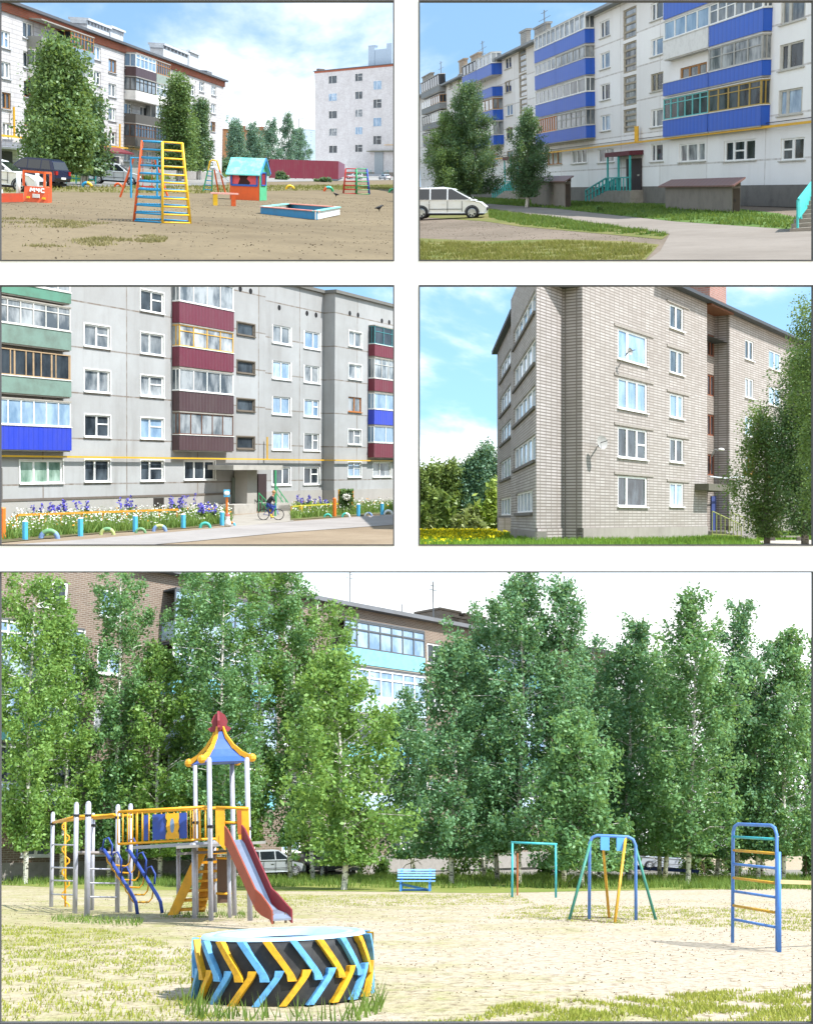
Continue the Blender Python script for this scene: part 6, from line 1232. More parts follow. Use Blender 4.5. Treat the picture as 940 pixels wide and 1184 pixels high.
def brown_block():
    f = along(P, 1800, 395, 1010.5, 395, 1)
    t = thing('apartment_block', f, 'brown brick apartment block with pale blue balconies behind the birches', 'building')
    bm = brick('brown_brick', '#7c695b', '#6a594d', '#92887e', 0.36, 0.11, 0.02, 0.35, stain_col='#6d625b')
    x0 = f.on(-12, 700).x; x1 = f.on(705, 760).x; zr = f.on(395, 701).z
    holes = []; wins = []
    zt = lambda y: f.on(448, y).z
    # floors from the balcony column: glazing bottoms
    zf = [f.on(490, 759).z, f.on(490, 811).z]; pitch = zf[0] - zf[1]
    bx0, bx1 = f.on(399, 741, -1.2).x, f.on(491, 761, -1.2).x
    step = (bx1 - bx0) * 1.75
    cols = [(f.on(494, 756).x, f.on(511, 756).x)]
    w = cols[0][1] - cols[0][0]
    for k in range(-6, 9):
        c0 = f.on(494, 756).x + k * step
        for q, ww in ((0, w), (-step * 0.28, w * 1.1)):
            if x0 + 0.5 < c0 + q and c0 + q + ww < x1 - 0.5:
                for fl in range(5):
                    z1 = f.on(511, 745.5).z - fl * pitch; holes.append((c0 + q, c0 + q + ww, z1 - 1.55, z1))
    cut = (x0, f.on(-12, 645).z, f.on(150, 645).x, f.on(150, 645).z); holes = [h for h in holes if below(h, cut)]
    facade(f, t, x0, x1, 0, zr, 12, holes, bm, reveal=0.15, back=False, cut=cut)
    for h in holes: window(t, h, 2, kind=random.choice(['sky', 'dark', 'curtain']), y=0.1, fw=0.13)
    MB().box(f.on(152, 645).x, x1 + 0.3, -0.55, 8.3, zr, zr + 0.28).build('roof', paint('#6d6f74', 0.7, 0.3, 1.0), t)
    fm = paint('#8d9298', 0.5, 0.3)
    def bal(xa, xb, top, glaz, panel, fram, style):
        m = MB().box(xa, xb, -1.2, -0.01, panel[0] - 0.12, panel[0]); b = m.build('balcony', paint('#8c8780', 0.8, 0.3), t)
        MB().box(xa, xb, -1.24, -1.19, panel[0], panel[1]).box(xa, xa + .05, -1.19, -0.01, panel[0], panel[1]).box(xb - .05, xb, -1.19, -0.01, panel[0], panel[1]).build('balcony_panel', style, b)
        g = MB(); n = 7
        for k in range(n + 1): x = xa + (xb - xa) * k / n; g.box(x - 0.05, x + 0.05, -1.22, -1.14, panel[1], glaz)
        for z in (panel[1] + 0.05, glaz - 0.05, panel[1] + (glaz - panel[1]) * 0.68): g.box(xa, xb, -1.23, -1.15, z - 0.05, z + 0.05)
        g.build('glazing_frame', fram, b); MB().box(xa + .06, xb - .06, -1.17, -1.16, panel[1], glaz).build('pane', glass('sky' if panel[0] > 8 else random.choice(['sky', 'dark', 'blue'])), b)
        MB().box(xa, xb, -1.25, -0.01, glaz, glaz + 0.1).build('balcony_roof', paint('#5b5e63', 0.7, 0.2), b)
    blue = paint('#7fc4d8', 0.6, 0.35); pale = paint('#aec3d4', 0.6, 0.3)
    zg = f.on(490, 761, -1.2).z; ztop = f.on(490, 731, -1.2).z; zp = f.on(490, 778, -1.2).z
    dz = zg - f.on(490, 813, -1.2).z
    for k in (-2, -1, 0, 1):
        for fl in range(4):
            a = bx0 + k * step
            if below((a, a + bx1 - bx0, 0, ztop - fl * dz), cut, .2): bal(a, a + (bx1 - bx0), None, ztop - fl * dz, (zp - fl * dz, zg - fl * dz), [paint('#55585c', 0.5, 0.2), WHITE, fm, WHITE][fl], [blue, pale, blue, pale][(fl + (k == -1)) % 4])
    cm = brick('chimney_brick', '#8a7d74', '#7b6c62', '#a9a29b', 0.3, 0.1, 0.02, 0.4)
    for px, hh in ((316, 15), (508, 13), (536, 12), (522, 6)):
        a = f.on(px - 11, 700, 4).x; b = f.on(px + 11, 700, 4).x; z = zr + 0.3
        MB().box(a, b, 3, 5.4, z, z + .9 + hh * 0.06).box(a - .15, b + .15, 2.85, 5.55, z + .9 + hh * 0.06, z + 1.05 + hh * 0.06).build('chimney', cm, t)
    for px, hh in ((405, 1.9), (501, 2.2), (465, 0.9)):
        x = f.on(px, 700, 2).x; a = MB().tube([(x, 2, zr + 0.25), (x, 2, zr + hh * 1.7)], 0.05, 5)
        if hh > 1.5: a.tube([(x - 0.4, 2, zr + hh * 1.4), (x + 0.4, 2, zr + hh * 1.4)], 0.03, 4).tube([(x - 0.3, 2, zr + hh * 1.55), (x + 0.3, 2, zr + hh * 1.55)], 0.03, 4)
        a.build('antenna', paint('#7d7f82', 0.5), t)
    MB().box(x0, x1, -0.06, -0.004, 0, 1.1).build('plinth', paint('#8f8a84', 0.9, 0.4), t)
brown_block()

# ---------------------------------------------------------------- the climbing complex
GREY = paint('#b0b0bc', 0.5, 0.4, 3, 0.2); YEL = paint('#dd9f20', 0.45, 0.4, 4, dirt='#7a5b2a'); BLU = paint('#2b4694', 0.5, 0.35, 4); RED = paint('#86303a', 0.5, 0.4, 4); BLK = paint('#232326', 0.5, 0.1)
def complex_():
    f = at(P, 170, 1061)
    t = thing('climbing_complex', f, 'yellow and blue climbing complex with roofed tower, bridge and red slide', 'playground')
    def post(px, base, top, r):
        b = f.g(px, base); tp = f.on(px, top, b.y); o = MB().tube([b, (b.x, b.y, tp.z)], r, 10).build('post', GREY, t, True)
        MB().ball((b.x, b.y, tp.z), r * 1.02, 8, 4).build('cap', GREY, o, True); return b.x, b.y, tp.z
    def on(px, py, y): return f.on(px, py, y)
    A = post(59.5, 1055, 941, .055); B = post(87, 1061, 930, .06); Cc = post(101, 1063, 929.5, .07); D = post(107, 1056, 942, .05); E = post(136, 1057, 932.5, .06); G = post(151, 1055.5, 931.5, .06)
    T1 = post(227.6, 1058, 880, .05); T2 = post(244.5, 1064.7, 878, .055); T3 = post(271.5, 1058.5, 878, .055); T4 = post(289.5, 1064.5, 878, .055)
    post(207, 1057, 977, .05); post(225.2, 1062, 977, .05); post(249, 1055, 974, .05); post(266, 1061, 985, .045)
    for (x, y, z) in (A, B, Cc, D, E, G, T1, T2, T3, T4):
        for zz in ((z - .28,) if z < 3 else (z - 1.45, z - 2.15)):
            MB().lathe([(.075, zz - .03), (.085, zz - .02), (.085, zz + .02), (.075, zz + .03)], 8, (x, y, 0)).build('clamp', BLK, t)
    # overhead yellow bars and side rungs
    def bar(name, a, b, r, m, n=6): return MB().tube([a, b], r, n).build(name, m, t, True)
    zb = on(100, 945, B[1]).z
    for q in (A, D): bar('overhead_bar', (q[0], q[1], zb), (G[0] + (q[1] - G[1]) * .0, E[1] if q is D else Cc[1], zb), .035, YEL)
    bar('overhead_bar', (A[0], A[1], zb), (B[0], B[1], zb + .03), .035, YEL); bar('overhead_bar', (B[0], B[1], zb + .03), (E[0], E[1], zb + .02), .04, YEL)
    bar('overhead_bar', (E[0], E[1], on(136, 939, E[1]).z), (G[0], G[1], on(151, 938, G[1]).z), .035, YEL)
    for py in (976.6, 1003, 1018, 1034): bar('rung', (A[0], A[1], on(60, py, A[1]).z), (B[0], B[1], on(87, py + .8, B[1]).z), .022, GREY)
    for py in (1004.7, 1021, 1037): bar('rung', (Cc[0], Cc[1], on(101, py, Cc[1]).z), (E[0], E[1], on(136, py + .5, E[1]).z), .022, GREY)
    bar('crossbeam', (B[0], B[1], on(87, 986, B[1]).z), (E[0], E[1], on(136, 986.5, E[1]).z), .045, paint('#8d8480', .6, .3))
    # wavy climbing pole
    y = A[1] + .1; wl = []
    for k in range(33):
        py = 951 + (1056 - 951) * k / 32; s = (k // 4) % 2; wl.append(on(76 + (4.5 if s else -3.5) * (1 if k % 4 in (1, 2) else .1), py, y))
    MB().tube(wl, .025, 6).build('zigzag_rung', YEL, t, True); bar('climbing_pole', (on(76, 1057, y).x, y, 0), on(76, 946, y), .03, YEL)
    # bridge with railing
    yf, yb = B[1] - .05, T1[1] - .1
    yr = (E[1] + T2[1]) / 2 - .4
    L_ = on(137, 938.7, yr); Rr = on(243, 938.7, yr); zl = on(190, 973, yr).z; zt = L_.z
    rail = MB(); rail.tube([(L_.x, yr, zt), (Rr.x, yr, zt)], .035, 6).tube([(L_.x, yr, zl), (Rr.x, yr, zl)], .03, 6)
    n = 19
    rl = rail.build('railing', YEL, t, True)
    for k in range(n + 1):
        x = L_.x + (Rr.x - L_.x) * k / n; px = 137 + 106 * k / n
        if 168 < px < 216: continue
        MB().tube([(x, yr, zl), (x, yr, zt)], .018, 5).build('baluster', YEL, rl, True)
    y2 = yr + 1.3; r2 = MB().tube([(L_.x, y2, zt), (Rr.x, y2, zt)], .035, 6).tube([(L_.x, y2, zl), (Rr.x, y2, zl)], .03, 6)
    for k in range(15): x = L_.x + (Rr.x - L_.x) * k / 14; r2.tube([(x, y2, zl), (x, y2, zt)], .018, 5)
    r2.build('railing', YEL, t, True)
    za, zc = on(190, 970.5, yr).z, on(190, 941, yr).z
    for a, b in ((167, 171.5), (177, 192), (207.5, 216.5)):
        MB().box(on(a, 950, yr).x, on(b, 950, yr).x, yr - .03, yr + .03, za, zc).build('blue_panel', BLU, t)
    ya = yr - .045; X = lambda px: on(px, 950, ya).x; Z = lambda py: on(190, py, ya).z
    prof = [(192, 970.5), (207.5, 970.5), (207.5, 966), (206, 962), (207.8, 957), (206.4, 951), (207.5, 947), (207.5, 941), (192, 941), (192, 946), (194, 949), (192.6, 956), (194, 962), (192, 966)]
    pn = MB().prism([(X(a), ya - .03, Z(b)) for a, b in prof], (0, .06, 0)).build('face_panel', YEL, t)
    h = []
    for k in range(14): c = 2 * math.pi * k / 14; h.append((X(199.7) + .05 * math.cos(c), ya - .034, Z(955) + .17 * math.sin(c)))
    MB().prism(h, (0, .01, 0)).build('slot', paint('#6d86a4', .6), pn)
    MB().box(on(155, 978, yr).x, on(244, 978, yr).x, yr - .05, yr + 1.35, on(190, 980, yr).z, on(190, 976, yr).z).build('deck', paint('#9a9aa2', .7, .3), t)
    MB().box(on(205, 986, yr).x, on(268, 986, yr).x, yr, yr + .08, on(230, 987.5, yr).z, on(230, 984.5, yr).z).build('crossbeam', paint('#77706e', .6, .2), t)
    # blue ladder with yellow hoops
    y1 = B[1] - .35
    la = [on(117.4, 981.5, y1 + .7), on(121, 983, y1 + .6), on(154, 1036, y1 + .05), on(157.5, 1043, y1)]; la.append(Vector((on(159.5, 1050, y1).x, y1, 0)))
    lb = [on(146.8, 982.7, y1 + .75), on(150, 984, y1 + .6), on(182, 1035, y1 + .05), on(186, 1043, y1)]; lb.append(Vector((on(188, 1050, y1).x, y1, 0)))
    MB().tube(la, .045, 8).build('ladder_rail', BLU, t, True); MB().tube(lb, .045, 8).build('ladder_rail', BLU, t, True)
    for k in range(6):
        u = (k + .4) / 6.2; p = la[1].lerp(la[2], u); q = lb[1].lerp(lb[2], u); dz = Vector((0, 0, -.3)); s = Vector((.12, 0, 0))
        MB().tube([p, p + dz * .7 + s * .3, p + dz + s, q + dz - s, q + dz * .7 - s * .3, q], .022, 6).build('hoop_rung', YEL, t, True)
        if k % 2 == 0:
            for w in (p, q): MB().tube([w + Vector((-.1, 0, .1)), w + Vector((-.05, 0, .34)), w + Vector((.06, 0, .38)), w + Vector((.16, 0, .18)), w + Vector((.14, 0, -.06))], .026, 6).build('grip', BLU, t, True)
    # stair at the back
    ys = T1[1] + .2; s0, s1 = on(200, 1046, ys), on(236, 982, ys)
    for dx in (0, .55):
        MB().prism([(s0.x - .12 + dx, ys + dx, 0.02), (s0.x + .12 + dx, ys + dx, 0.02), (s1.x + .1 + dx * .3, ys + dx, s1.z), (s1.x - .14 + dx * .3, ys + dx, s1.z + .05)], (0, .05, 0)).build('stringer', YEL, t)
    for k in range(7):
        u = (k + .6) / 7; x = s0.x + (s1.x - s0.x) * u; MB().box(x - .02, x + .62, ys + .05, ys + .55, s1.z * u - .04, s1.z * u + .02).build('stair_tread', paint('#d49418', .5, .3), t)
    # brown climbing board
    yc = T3[1] - .1; MB().box(on(251, 1000, yc).x, on(265.5, 1000, yc).x, yc, yc + .04, on(258, 1044, yc).z, on(258, 991, yc).z).build('climbing_board', paint('#5c4436', .7, .3), t)
    for py in (1033, 992): MB().tube([on(250, py, yc - .03), on(268, py + .8, yc - .03)], .028, 6).build('board_rail', YEL, t, True)
    # slide gate
    yg = T4[1] - .12
    for a, b, c, d in ((249.5, 260, 933, 983), (273.5, 288, 934.5, 981)):
        X = lambda px: on(px, 950, yg).x; Z = lambda py: on(262, py, yg).z
        MB().prism([(X(a + (3 if a > 260 else 0)), yg, Z(d - (0 if a > 260 else 12))), (X(b), yg, Z(d)), (X(b), yg, Z(c + 3)), (X(b - 2), yg, Z(c)), (X(a + 1.5), yg, Z(c)), (X(a), yg, Z(c + 3))], (0, .07, 0)).build('gate_cheek', YEL, t)
    MB().tube([on(250, 933.5, yg), on(288, 934.5, yg)], .03, 6).build('gate_bar', YEL, t, True)
    MB().tube([on(258, 951, yg + .05), on(276, 951, yg + .05)], .03, 6).build('gate_bar', YEL, t, True)
    MB().box(on(274.5, 945, yg - .01).x, on(279.5, 945, yg - .01).x, yg - .012, yg, on(277, 964, yg).z, on(277, 937, yg).z).build('gate_inlay', paint('#a8552a', .5, .2), t)
    # slide: bed and two side walls
    y0 = yg - .1; path = []
    for (a, b, c, d), yy in zip(((261.5, 971.7, 279.5, 971.7), (265, 976, 283, 976), (297, 1046, 314, 1046), (304, 1052.5, 321, 1052.5), (313, 1057, 332, 1058), (316, 1062.5, 337, 1063)), (y0, y0 - .05, y0 - .95, y0 - 1.05, y0 - 1.2, y0 - 1.3)):
        p = on(a, b, yy); q = on(c, d, yy); path.append((p, Vector((q.x, q.y, p.z))))
    bed = MB()
    for (p, q), (r, s) in zip(path, path[1:]): bed.hexa([p + Vector((0, 0, -.04)), q + Vector((0, 0, -.04)), s + Vector((0, 0, -.04)), r + Vector((0, 0, -.04))], [p, q, s, r])
    bed.build('slide_bed', paint('#9aa4b8', .3, .3, 4, .5), t)
    for idx in (0, 1):
        w = MB(); dx = Vector((-.03 if idx == 0 else .03, 0, 0))
        for k in range(len(path) - 1):
            a, b = path[k][idx], path[k + 1][idx]; up1 = Vector((0, 0, .3 if k < 4 else .16)); up2 = Vector((0, 0, .3 if k < 3 else .16)); dn = Vector((0, 0, -.1))
            w.hexa([a + dn, a + dn + dx, b + dn + dx, b + dn], [a + up1, a + up1 + dx, b + up2 + dx, b + up2])
        w.build('slide_side', paint('#9c4a36', .55, .5, 5, dirt='#6d3a2e') if idx == 0 else RED, t)
    for (px, k) in ((304.5, 0), (324, 1)):
        p = path[4][k]; MB().tube([(p.x + (.05 if k == 0 else -.03), p.y, 0), (p.x + (.05 if k == 0 else -.03), p.y, p.z)], .028, 6).build('slide_leg', paint('#8b7a62', .6), t)
    # roof
    cx = (T1[0] + T2[0] + T3[0] + T4[0]) / 4; cy = (T1[1] + T2[1] + T3[1] + T4[1]) / 4; ze = on(258, 882, cy).z; zp = on(258, 846, cy).z
    hw = (on(298, 880, cy).x - on(219.6, 880, cy).x) / 2 * .92; prof = [(1.0, 0), (.72, .17), (.45, .42), (.22, .75), (.13, 1.0)]
    rot = R(24); cor = [Vector((math.cos(rot + math.pi / 4 + k * math.pi / 2), math.sin(rot + math.pi / 4 + k * math.pi / 2), 0)) * hw * 1.08 for k in range(4)]
    rb = MB()
    for k in range(4):
        a, b = cor[k], cor[(k + 1) % 4]
        for (s, u), (s2, u2) in zip(prof, prof[1:]):
            rb.face(*[Vector((cx, cy, ze + uu * (zp - ze))) + c * ss for c, ss, uu in ((a, s, u), (b, s, u), (b, s2, u2), (a, s2, u2))])
    rb.face(*[Vector((cx, cy, ze)) + c for c in cor[::-1]])
    rf = rb.build('roof', paint('#2f57ad', .6, .3, 2, dirt='#6d8cc8'), t)
    for k in range(4):
        c = cor[k]; pts = [Vector((cx, cy, ze + uu * (zp - ze) + .02)) + c * ss for ss, uu in prof]; o = MB()
        w = c.normalized().cross(Vector((0, 0, 1))) * .035
        o.ball(pts[0] + c.normalized() * .05 + Vector((0, 0, .04)), .1, 8, 5)
        for a, b in zip(pts, pts[1:]): o.hexa([a - w - Vector((0, 0, .03)), a + w - Vector((0, 0, .03)), b + w, b - w], [a - w + Vector((0, 0, .11)), a + w + Vector((0, 0, .11)), b + w + Vector((0, 0, .1)), b - w + Vector((0, 0, .1))])
        o.build('roof_ridge', YEL, rf)
    fin = [(-.27, .06), (-.2, -.02), (-.1, .0), (0, -.08), (.1, .0), (.2, -.02), (.27, .06), (.16, .12), (.19, .22), (.13, .36), (0, .46), (-.13, .36), (-.19, .22), (-.16, .12)]
    for ang in (10, 100):
        d = Vector((math.cos(R(ang)), math.sin(R(ang)), 0)); MB().prism([Vector((cx, cy, zp + .02 + b)) + d * a * 1.0 for a, b in fin], Vector((-d.y, d.x, 0)) * .05).build('finial', RED, rf)
    # bench-like floor of the tower
    MB().box(T1[0], T4[0], T2[1], T1[1], on(258, 975, T2[1]).z - .06, on(258, 975, T2[1]).z).build('deck', paint('#8d8a88', .7, .3), t)
complex_()

# ---------------------------------------------------------------- tractor tyre
def tyre():
    f = at(P, 328, 1152); t = thing('tractor_tyre', f, 'huge tractor tyre lying flat with blue and yellow painted tread', 'tyre')
    Rr = (f.g(428, 1152).x - f.g(228, 1152).x) / 2 * .985; Hh = f.on(328, 1086.5, -Rr).z
    MB().lathe([(Rr * .96, 0), (Rr * .985, .06), (Rr * .985, Hh - .1), (Rr * .95, Hh - .03), (Rr * .86, Hh), (Rr * .62, Hh - .03), (Rr * .55, Hh - .09), (Rr * .55, 0)], 64).build('carcass', paint('#202226', .65, .35, 6, dirt='#5a5850'), t, True)
    MB().lathe([(Rr * .955, Hh - .02), (Rr * .93, Hh + .012), (Rr * .86, Hh + .016), (Rr * .85, Hh + .002), (Rr * .8, Hh + .0), (Rr * .79, Hh + .014), (Rr * .7, Hh + .004), (Rr * .69, Hh - .012), (Rr * .58, Hh - .03), (Rr * .56, Hh - .06)], 64).build('sidewall', paint('#a3c2de', .5, .6, 2.2, dirt='#6f8296'), t, True)
    MB().lathe([(Rr * .555, Hh - .2), (Rr * .3, Hh - .16), (.01, Hh - .15)], 40).build('sand_fill', paint('#75664f', .95, .3), t)
    blue, yel = paint('#5fa3d6', .55, .6, 11, dirt='#2b2d31'), paint('#d6a11f', .55, .6, 11, dirt='#3b3527')
    n = 22
    def lug(a0, a1, z0, z1, wid, m):
        mb = MB(); k = 6; row = []
        for i in range(k + 1):
            u = i / k; a = a0 + (a1 - a0) * (u if u < .8 else .8 + (u - .8) * .4); z = z0 + (z1 - z0) * u; wd = wid * (1.25 if i == k else 1)
            row.append([((Rr + o) * math.cos(a + s * wd), (Rr + o) * math.sin(a + s * wd), z) for s in (-1, 1) for o in (-.03, .045)])
        for r1, r2 in zip(row, row[1:]): mb.hexa([r1[0], r1[2], r1[3], r1[1]], [r2[0], r2[2], r2[3], r2[1]])
        mb.build('lug', m, t)
    for i in range(n):
        a = 2 * math.pi * i / n + .06
        lug(a, a + .31, Hh - .015, Hh * .38, .039, blue if i % 2 else yel)
        b = a + math.pi / n + .05; lug(b - .02, b + .27, Hh * .02, Hh * .54, .039, blue if i % 2 else yel)
    return Rr
tyre()

def yard_bench():
    f = at(P, 481, 1030.5, -4); t = thing('park_bench', f, 'light blue slatted bench with tilted back at the edge of the trees', 'bench')
    s = abs(f.on(505, 1020).x - f.on(460, 1020).x) * .98; m = paint('#7fb0de', .5, .3); h = s / 2; zs = f.on(480, 1018).z; zt = f.on(480, 1005).z
    for k in range(4): MB().box(-h, h, -.3 + k * .13, -.2 + k * .13, zs - .04, zs).build('seat_slat', m, t)
    for k in range(4):
        z = zs + .07 + (zt - zs - .1) * k / 3.3; y = .2 + .05 * k; MB().hexa([(-h, y, z), (h, y, z), (h, y + .04, z), (-h, y + .04, z)], [(-h, y + .02, z + .055), (h, y + .02, z + .055), (h, y + .06, z + .055), (-h, y + .06, z + .055)]).build('back_slat', m, t)
    for sx in (-h * .78, h * .72):
        MB().beam((sx, .1, 0), (sx, .42, zt), .09, .05).beam((sx, -.3, zs - .06), (sx, .26, zs - .06), .06, .06).beam((sx, -.26, 0), (sx, -.22, zs - .05), .08, .05).build('bench_leg', paint('#3f7fc4', .5, .3), t)
    MB().beam((-h * .7, .1, zs * .62), (h * .66, .1, zs * .1), .05, .09).beam((-h * .75, .1, .05), (h * .7, .1, .05), .05, .07).build('bench_brace', paint('#4a86c8', .5, .3), t)
yard_bench()

TURQ = paint('#3ba9b0', .5, .45, 6, dirt='#5a5148'); SKYB = paint('#5484c8', .5, .45, 6, dirt='#5a4a44'); YPIPE = paint('#cb9b2b', .5, .5, 7); GRN = paint('#398372', .5, .45, 7)
def goal():
    f = at(P, 617, 1038); t = thing('goal_frame', f, 'plain turquoise goal frame of thin pipe before the dark trees', 'goal')
    a, b = f.on(592, 1038), f.on(642.5, 1039); z = f.on(592, 974).z
    for x in (a.x, b.x): MB().tube([(x, 0, 0), (x, 0, z)], .038, 8).build('post', TURQ, t, True)
    MB().tube([(a.x - .05, 0, z), (b.x + .05, 0, z - .02)], .038, 8).build('crossbar', TURQ, t, True)
    a2 = f.on(598, 1029, 1.6); MB().tube([(a2.x, 1.6, 0), (a2.x, 1.6, z * .8)], .03, 6).build('stay', paint('#9c5a33', .6), t)
goal()
def swing_frame():
    f = at(P, 709, 1064); t = thing('swing_frame', f, 'swing frame with splayed green legs and yellow inner poles', 'swing')
    y1 = f.g(657, 1061).y * 0 + .7
    zt = f.on(709, 967, 0).z; L_, Rr = f.on(683, 967), f.on(733, 967)
    MB().tube([(f.on(681, 1064).x, 0, 0), (L_.x - .03, 0, zt - .18), (L_.x + .03, 0, zt - .05), (L_.x + .14, 0, zt), (Rr.x - .14, 0, zt), (Rr.x - .03, 0, zt - .05), (Rr.x + .03, 0, zt - .18), (f.on(735, 1066.5).x, 0, 0)], .038, 8).build('frame_tube', SKYB, t, True)
    p, q = f.g(658, 1063), f.g(758.5, 1066)
    MB().tube([(L_.x, 0, zt - .12), (p.x, p.y, 0)], .034, 8).build('leg', GRN, t, True); MB().tube([(Rr.x, 0, zt - .12), (q.x, q.y, 0)], .034, 8).build('leg', GRN, t, True)
    for a, b, r in ((696, 704, 1061), (723, 710.5, 1067)):
        e = f.g(b, r); MB().tube([(f.on(a, 969).x, 0, zt - .02), (e.x, e.y, 0)], .034, 8).build('leg', YPIPE, t, True)
    for px in (699, 717.5): x = f.on(px, 970).x; MB().box(x - .1, x + .1, -.04, .04, zt - .32, zt - .02).build('seat_bracket', paint('#5aa0e0', .5, .2), t)
    c = MB().lathe([(.86, .0), (.89, .012), (.86, .02)], 24, (f.g(706, 1066).x, -.1, 0)); c.build('buried_rim', paint('#6b5b45', .9), t)
swing_frame()
def ladder():
    f = at(P, 874, 1096); t = thing('climbing_ladder', f, 'tall blue pipe ladder with yellow and blue rungs on the sand', 'climbing frame')
    a, b = f.on(846.5, 1090), f.on(898, 1102); zt = f.on(870, 953.5).z
    al, bl = f.g(846.5, 1090), f.g(898, 1101.5)
    def at_(u, z): return (al.x + (bl.x - al.x) * u, al.y + (bl.y - al.y) * u, z)
    MB().tube([at_(0, 0), at_(0, zt - .14), at_(.04, zt - .04), at_(.12, zt), at_(.88, zt), at_(.96, zt - .04), at_(1, zt - .14), at_(1, 0)], .03, 8).build('frame_tube', SKYB, t, True)
    for py, m in ((969, TURQ), (985, YPIPE), (1001.5, SKYB), (1018, YPIPE), (1034, SKYB), (1051, YPIPE), (1067.5, SKYB)):
        z = f.on(872, py, (al.y + bl.y) / 2).z; MB().tube([at_(0, z), at_(1, z)], .024, 6).build('rung', m, t, True)
    g = f.g(900.5, 1103); z = f.on(900.5, 985, g.y).z; MB().tube([(g.x, g.y, 0), (g.x, g.y, z)], .036, 8).build('side_post', paint('#4f86d6', .45, .2), t, True)
    z2 = f.on(901, 1019.5, g.y).z; MB().beam((g.x, g.y, z2), (g.x + 2.3, g.y + 1.2, z2 + .05), .07, .06).build('balance_rail', paint('#b9a77e', .7, .3), t)
    MB().tube([(g.x + 2.25, g.y + 1.17, 0), (g.x + 2.25, g.y + 1.17, z2)], .04, 6).build('side_post', paint('#4f86d6', .45, .2), t)
ladder()

# ---------------------------------------------------------------- cars behind the birches
f = at(P, 313, 1015, 30); car('parked_car', f, 'hatch', '#a3abb0', 'pale hatchback parked behind the birch next to the slide', 'car')
f = at(P, 379, 1015, -62); car('parked_car', f, 'suv', '#23282c', 'dark off-road car facing out between birch trunks', 'car')
f = at(P, 768, 1007.5, 5); car('parked_car', f, 'sedan', '#a9adb4', 'grey sedan half hidden behind the swing frame trees', 'car')
def low_fence():
    f = at(P, 765, 1014); t = thing('low_fence', f, 'low dark blue rail fence in front of the grey sedan', 'fence'); m = paint('#27408c', .5, .3)
    MB().box(-2.1, 2.1, -.03, .03, .32, .5).build('rail', m, t)
    for x in (-2, 0, 2): MB().box(x - .04, x + .04, .03, .09, 0, .5).build('post', m, t)
low_fence()

# ---------------------------------------------------------------- birches
LB = leaf('birch_leaf_bright', '#587f42', '#94b765', 0.42); LM = leaf('birch_leaf', '#4a764c', '#86ae74', 0.38); LD = leaf('birch_leaf_deep', '#467050', '#82ac7e', 0.36); LU = leaf('undergrowth_leaf', '#2d4a26', '#5f8040', 0.3)  # bluish tone of the deep leaf puts hazy crown shade into its colour
def pf(*k):
    xs = [a for a, b in k]; ys = [b for a, b in k]; return lambda t: float(np.interp(t, xs, ys))
TOP = [(.0, 0), (.1, .05), (.22, .5), (.4, .9), (.65, 1.0), (.9, .95), (1, .7)]
SLIM = [(.0, 0), (.12, .15), (.25, .75), (.42, 1.0), (.62, .85), (.82, .5), (.95, .2), (1, .05)]
FULL = [(.0, 0), (.08, .1), (.16, .55), (.27, .95), (.4, 1.0), (.6, .92), (.8, .62), (.93, .3), (1, .08)]
LOWW = [(.0, 0), (.05, .6), (.15, .95), (.35, 1.0), (.6, .9), (.82, .6), (1, .1)]
HIGH = [(.0, 0), (.22, .05), (.34, .6), (.5, .95), (.65, 1.0), (.85, .65), (1, .15)]
def birch(px, base, top, halfw, prof, lm, label, seed, dens=1.0, whitewash=0, lean=0, droop=0.12, limbs=50):
    f = at(P, px, base); H = f.on(px, top).z; hw = abs(f.on(px + halfw, 900).x - f.on(px, 900).x) * 1.02; g = pf(*prof)
    tree('birch_tree', f, H, lambda t: g(t) * hw, label, 'tree', 'birches along the yard', int(limbs * dens), 370, .125, .3, lm, bark(), .1, seed, droop, lean, whitewash, yw=.9, weep=.32, low=.1)
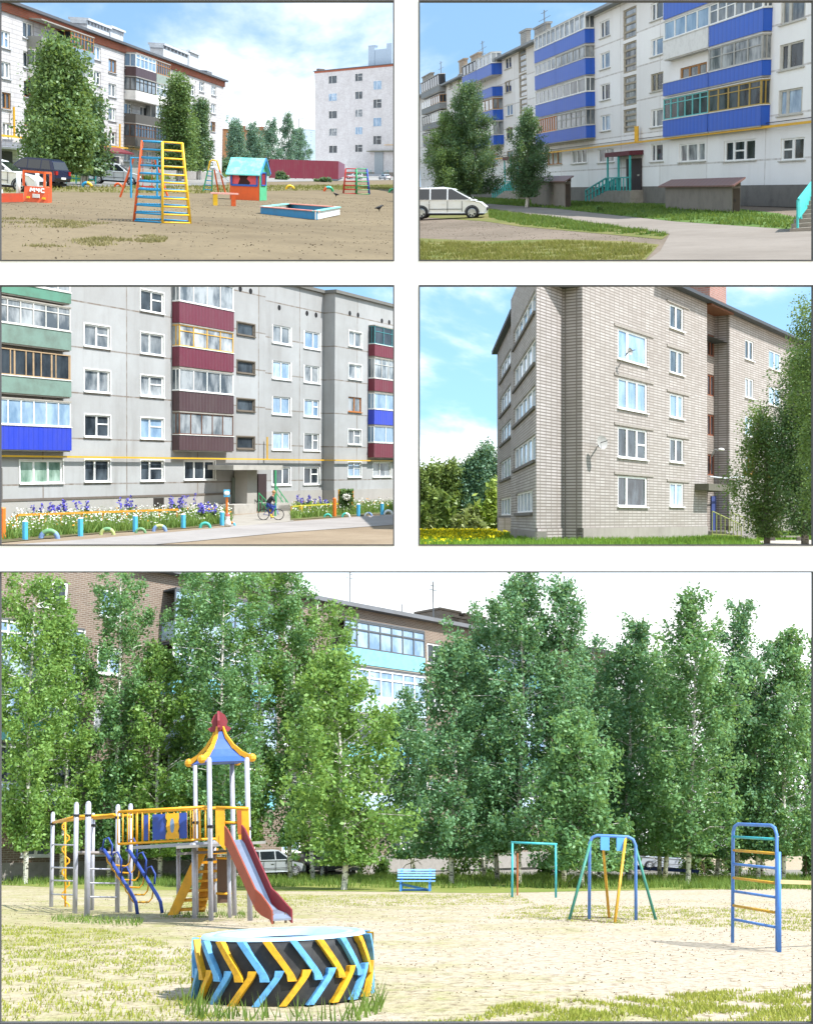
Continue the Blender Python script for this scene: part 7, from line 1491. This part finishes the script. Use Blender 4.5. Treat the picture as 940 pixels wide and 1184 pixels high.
B_ = [
 (30, 1022, 662, 46, TOP, LB, 'bright green birch filling the left edge of the yard, whitewashed foot', 11, 1.1, .8),
 (72, 1020, 694, 42, SLIM, LB, 'slim birch with pale pointed crown beside the left edge birch', 12, .7, 0),
 (126, 1019, 652, 42, TOP, LM, 'dark-leaved birch standing behind the blue ladder rails', 13, 1, 0),
 (185, 1019, 748, 66, FULL, LB, 'bushy bright birch behind the bridge railing', 14, 1.0, 0),
 (262, 1020, 646, 58, TOP, LM, 'tall birch with a white stem rising behind the tower roof', 15, 1.15, 0),
 (336, 1018, 648, 44, TOP, LM, 'tall thin birch behind the slide with sky around its top', 16, .85, 0),
 (398, 1029, 752, 74, FULL, LB, 'bright drooping birch with white trunk right of the slide', 17, 1.1, .5),
 (232, 1018, 650, 34, TOP, LM, 'tall leafy birch left of the tower roof', 32, .9, 0),
 (292, 1018, 655, 44, TOP, LB, 'tall light birch right behind the tower roof', 34, .9, 0),
 (362, 1018, 690, 44, TOP, LB, 'light birch between the slide and the drooping birch', 35, .8, 0),
 (575, 1020, 690, 46, TOP, LD, 'dark birch left of the tallest birch', 36, .9, 0),
 (692, 1019, 740, 44, TOP, LD, 'dark full-topped birch between low pale birch and pointed birch', 37, .9, 0),
 (768, 1019, 740, 40, TOP, LM, 'full-topped birch left of the broad sunlit birch', 38, .8, 0),
 (876, 1019, 745, 38, TOP, LD, 'dark full-topped birch right of the ladder', 39, .8, 0),
 (522, 1022, 728, 62, FULL, LD, 'dark birch behind the light blue bench', 18, 1.1, .5),
 (600, 1022, 655, 72, FULL, LD, 'tallest dark birch behind the goal frame', 19, 1.3, .5),
 (652, 1022, 664, 48, SLIM, LD, 'tall narrow birch right of the goal frame', 20, 1.0, 0),
 (672, 1026, 828, 56, LOWW, LM, 'low rounded pale birch between the goal and swing frames', 21, 1.0, 0),
 (728, 1020, 712, 46, SLIM, LD, 'dark pointed birch behind the swing frame', 22, .95, .4),
 (795, 1022, 684, 60, FULL, LM, 'broad birch with sunlit right side between the swing frame and ladder', 23, 1.3, .5),
 (850, 1018, 692, 36, SLIM, LD, 'slender dark birch right behind the tall blue ladder', 24, .9, .5),
 (905, 1019, 726, 52, FULL, LM, 'rounded birch with bright top near the right edge', 25, 1.1, .4),
 (945, 1017, 738, 40, FULL, LD, 'dark birch cut by the right edge of the opening', 26, .9, 0),
]
for a in B_: birch(*a[:7], seed=a[7], dens=a[8], whitewash=a[9])
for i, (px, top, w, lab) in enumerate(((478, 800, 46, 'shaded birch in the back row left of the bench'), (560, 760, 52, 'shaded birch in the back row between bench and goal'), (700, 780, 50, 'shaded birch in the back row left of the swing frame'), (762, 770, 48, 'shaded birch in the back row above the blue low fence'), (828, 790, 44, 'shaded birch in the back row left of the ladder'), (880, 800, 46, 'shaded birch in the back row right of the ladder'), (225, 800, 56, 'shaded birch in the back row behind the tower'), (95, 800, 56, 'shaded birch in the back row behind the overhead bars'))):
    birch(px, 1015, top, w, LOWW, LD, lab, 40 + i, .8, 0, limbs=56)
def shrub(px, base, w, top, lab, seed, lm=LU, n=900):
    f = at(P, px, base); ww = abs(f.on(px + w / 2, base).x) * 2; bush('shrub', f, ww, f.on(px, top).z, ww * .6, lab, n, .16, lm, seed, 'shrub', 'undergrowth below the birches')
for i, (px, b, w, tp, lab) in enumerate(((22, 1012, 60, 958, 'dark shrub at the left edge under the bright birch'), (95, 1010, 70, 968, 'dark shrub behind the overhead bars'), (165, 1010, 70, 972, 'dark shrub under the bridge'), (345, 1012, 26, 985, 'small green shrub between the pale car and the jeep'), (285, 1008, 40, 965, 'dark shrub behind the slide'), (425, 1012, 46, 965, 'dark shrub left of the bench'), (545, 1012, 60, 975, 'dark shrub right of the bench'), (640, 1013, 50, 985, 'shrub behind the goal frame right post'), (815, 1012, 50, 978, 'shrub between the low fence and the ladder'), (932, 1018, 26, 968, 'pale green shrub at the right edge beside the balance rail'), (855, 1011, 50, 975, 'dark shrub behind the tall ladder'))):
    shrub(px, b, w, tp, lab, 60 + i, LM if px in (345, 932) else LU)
GB = leaf('grass_blade', '#7d8a36', '#a9a552', 0.3, 0.6, .2); GG = leaf('grass_green', '#46632c', '#7a9046', 0.35, 0.6, .2)
blades(P, [[(-10, 1024), (960, 1030), (960, 1014), (-10, 1012)]], 26000, .3, GG, 'tall_grass', 3, .02, 0, 1.0)
blades(P, [[(-10, 1186), (300, 1186), (240, 1100), (120, 1075), (-10, 1070)], [(420, 1190), (950, 1190), (950, 1140), (600, 1160)], [(200, 1050), (620, 1046), (600, 1034), (200, 1036)], [(560, 1062), (950, 1078), (950, 1052), (620, 1046)]], 30000, .045, GB, 'dry_grass', 4, .01, 0, .35)
def tuft(poly, n, h, seed): blades(P, [poly], n, h, GG, 'grass_tuft', seed, .011)
tuft([(212, 1160), (262, 1176), (250, 1184), (208, 1172)], 70, .24, 5); tuft([(392, 1180), (440, 1158), (446, 1168), (410, 1184)], 70, .26, 6); tuft([(262, 1172), (400, 1178), (400, 1183), (262, 1180)], 70, .2, 7)
tuft([(60, 1066), (165, 1072), (165, 1064), (60, 1060)], 500, .13, 8); tuft([(180, 1062), (300, 1062), (290, 1056), (190, 1056)], 300, .16, 9)
blades(P, [[(-10, 1186), (950, 1186), (950, 1040), (-10, 1040)]], 5000, .016, paint('#75654f', .9, .2), 'pebbles', 12, .016, 0, .6)
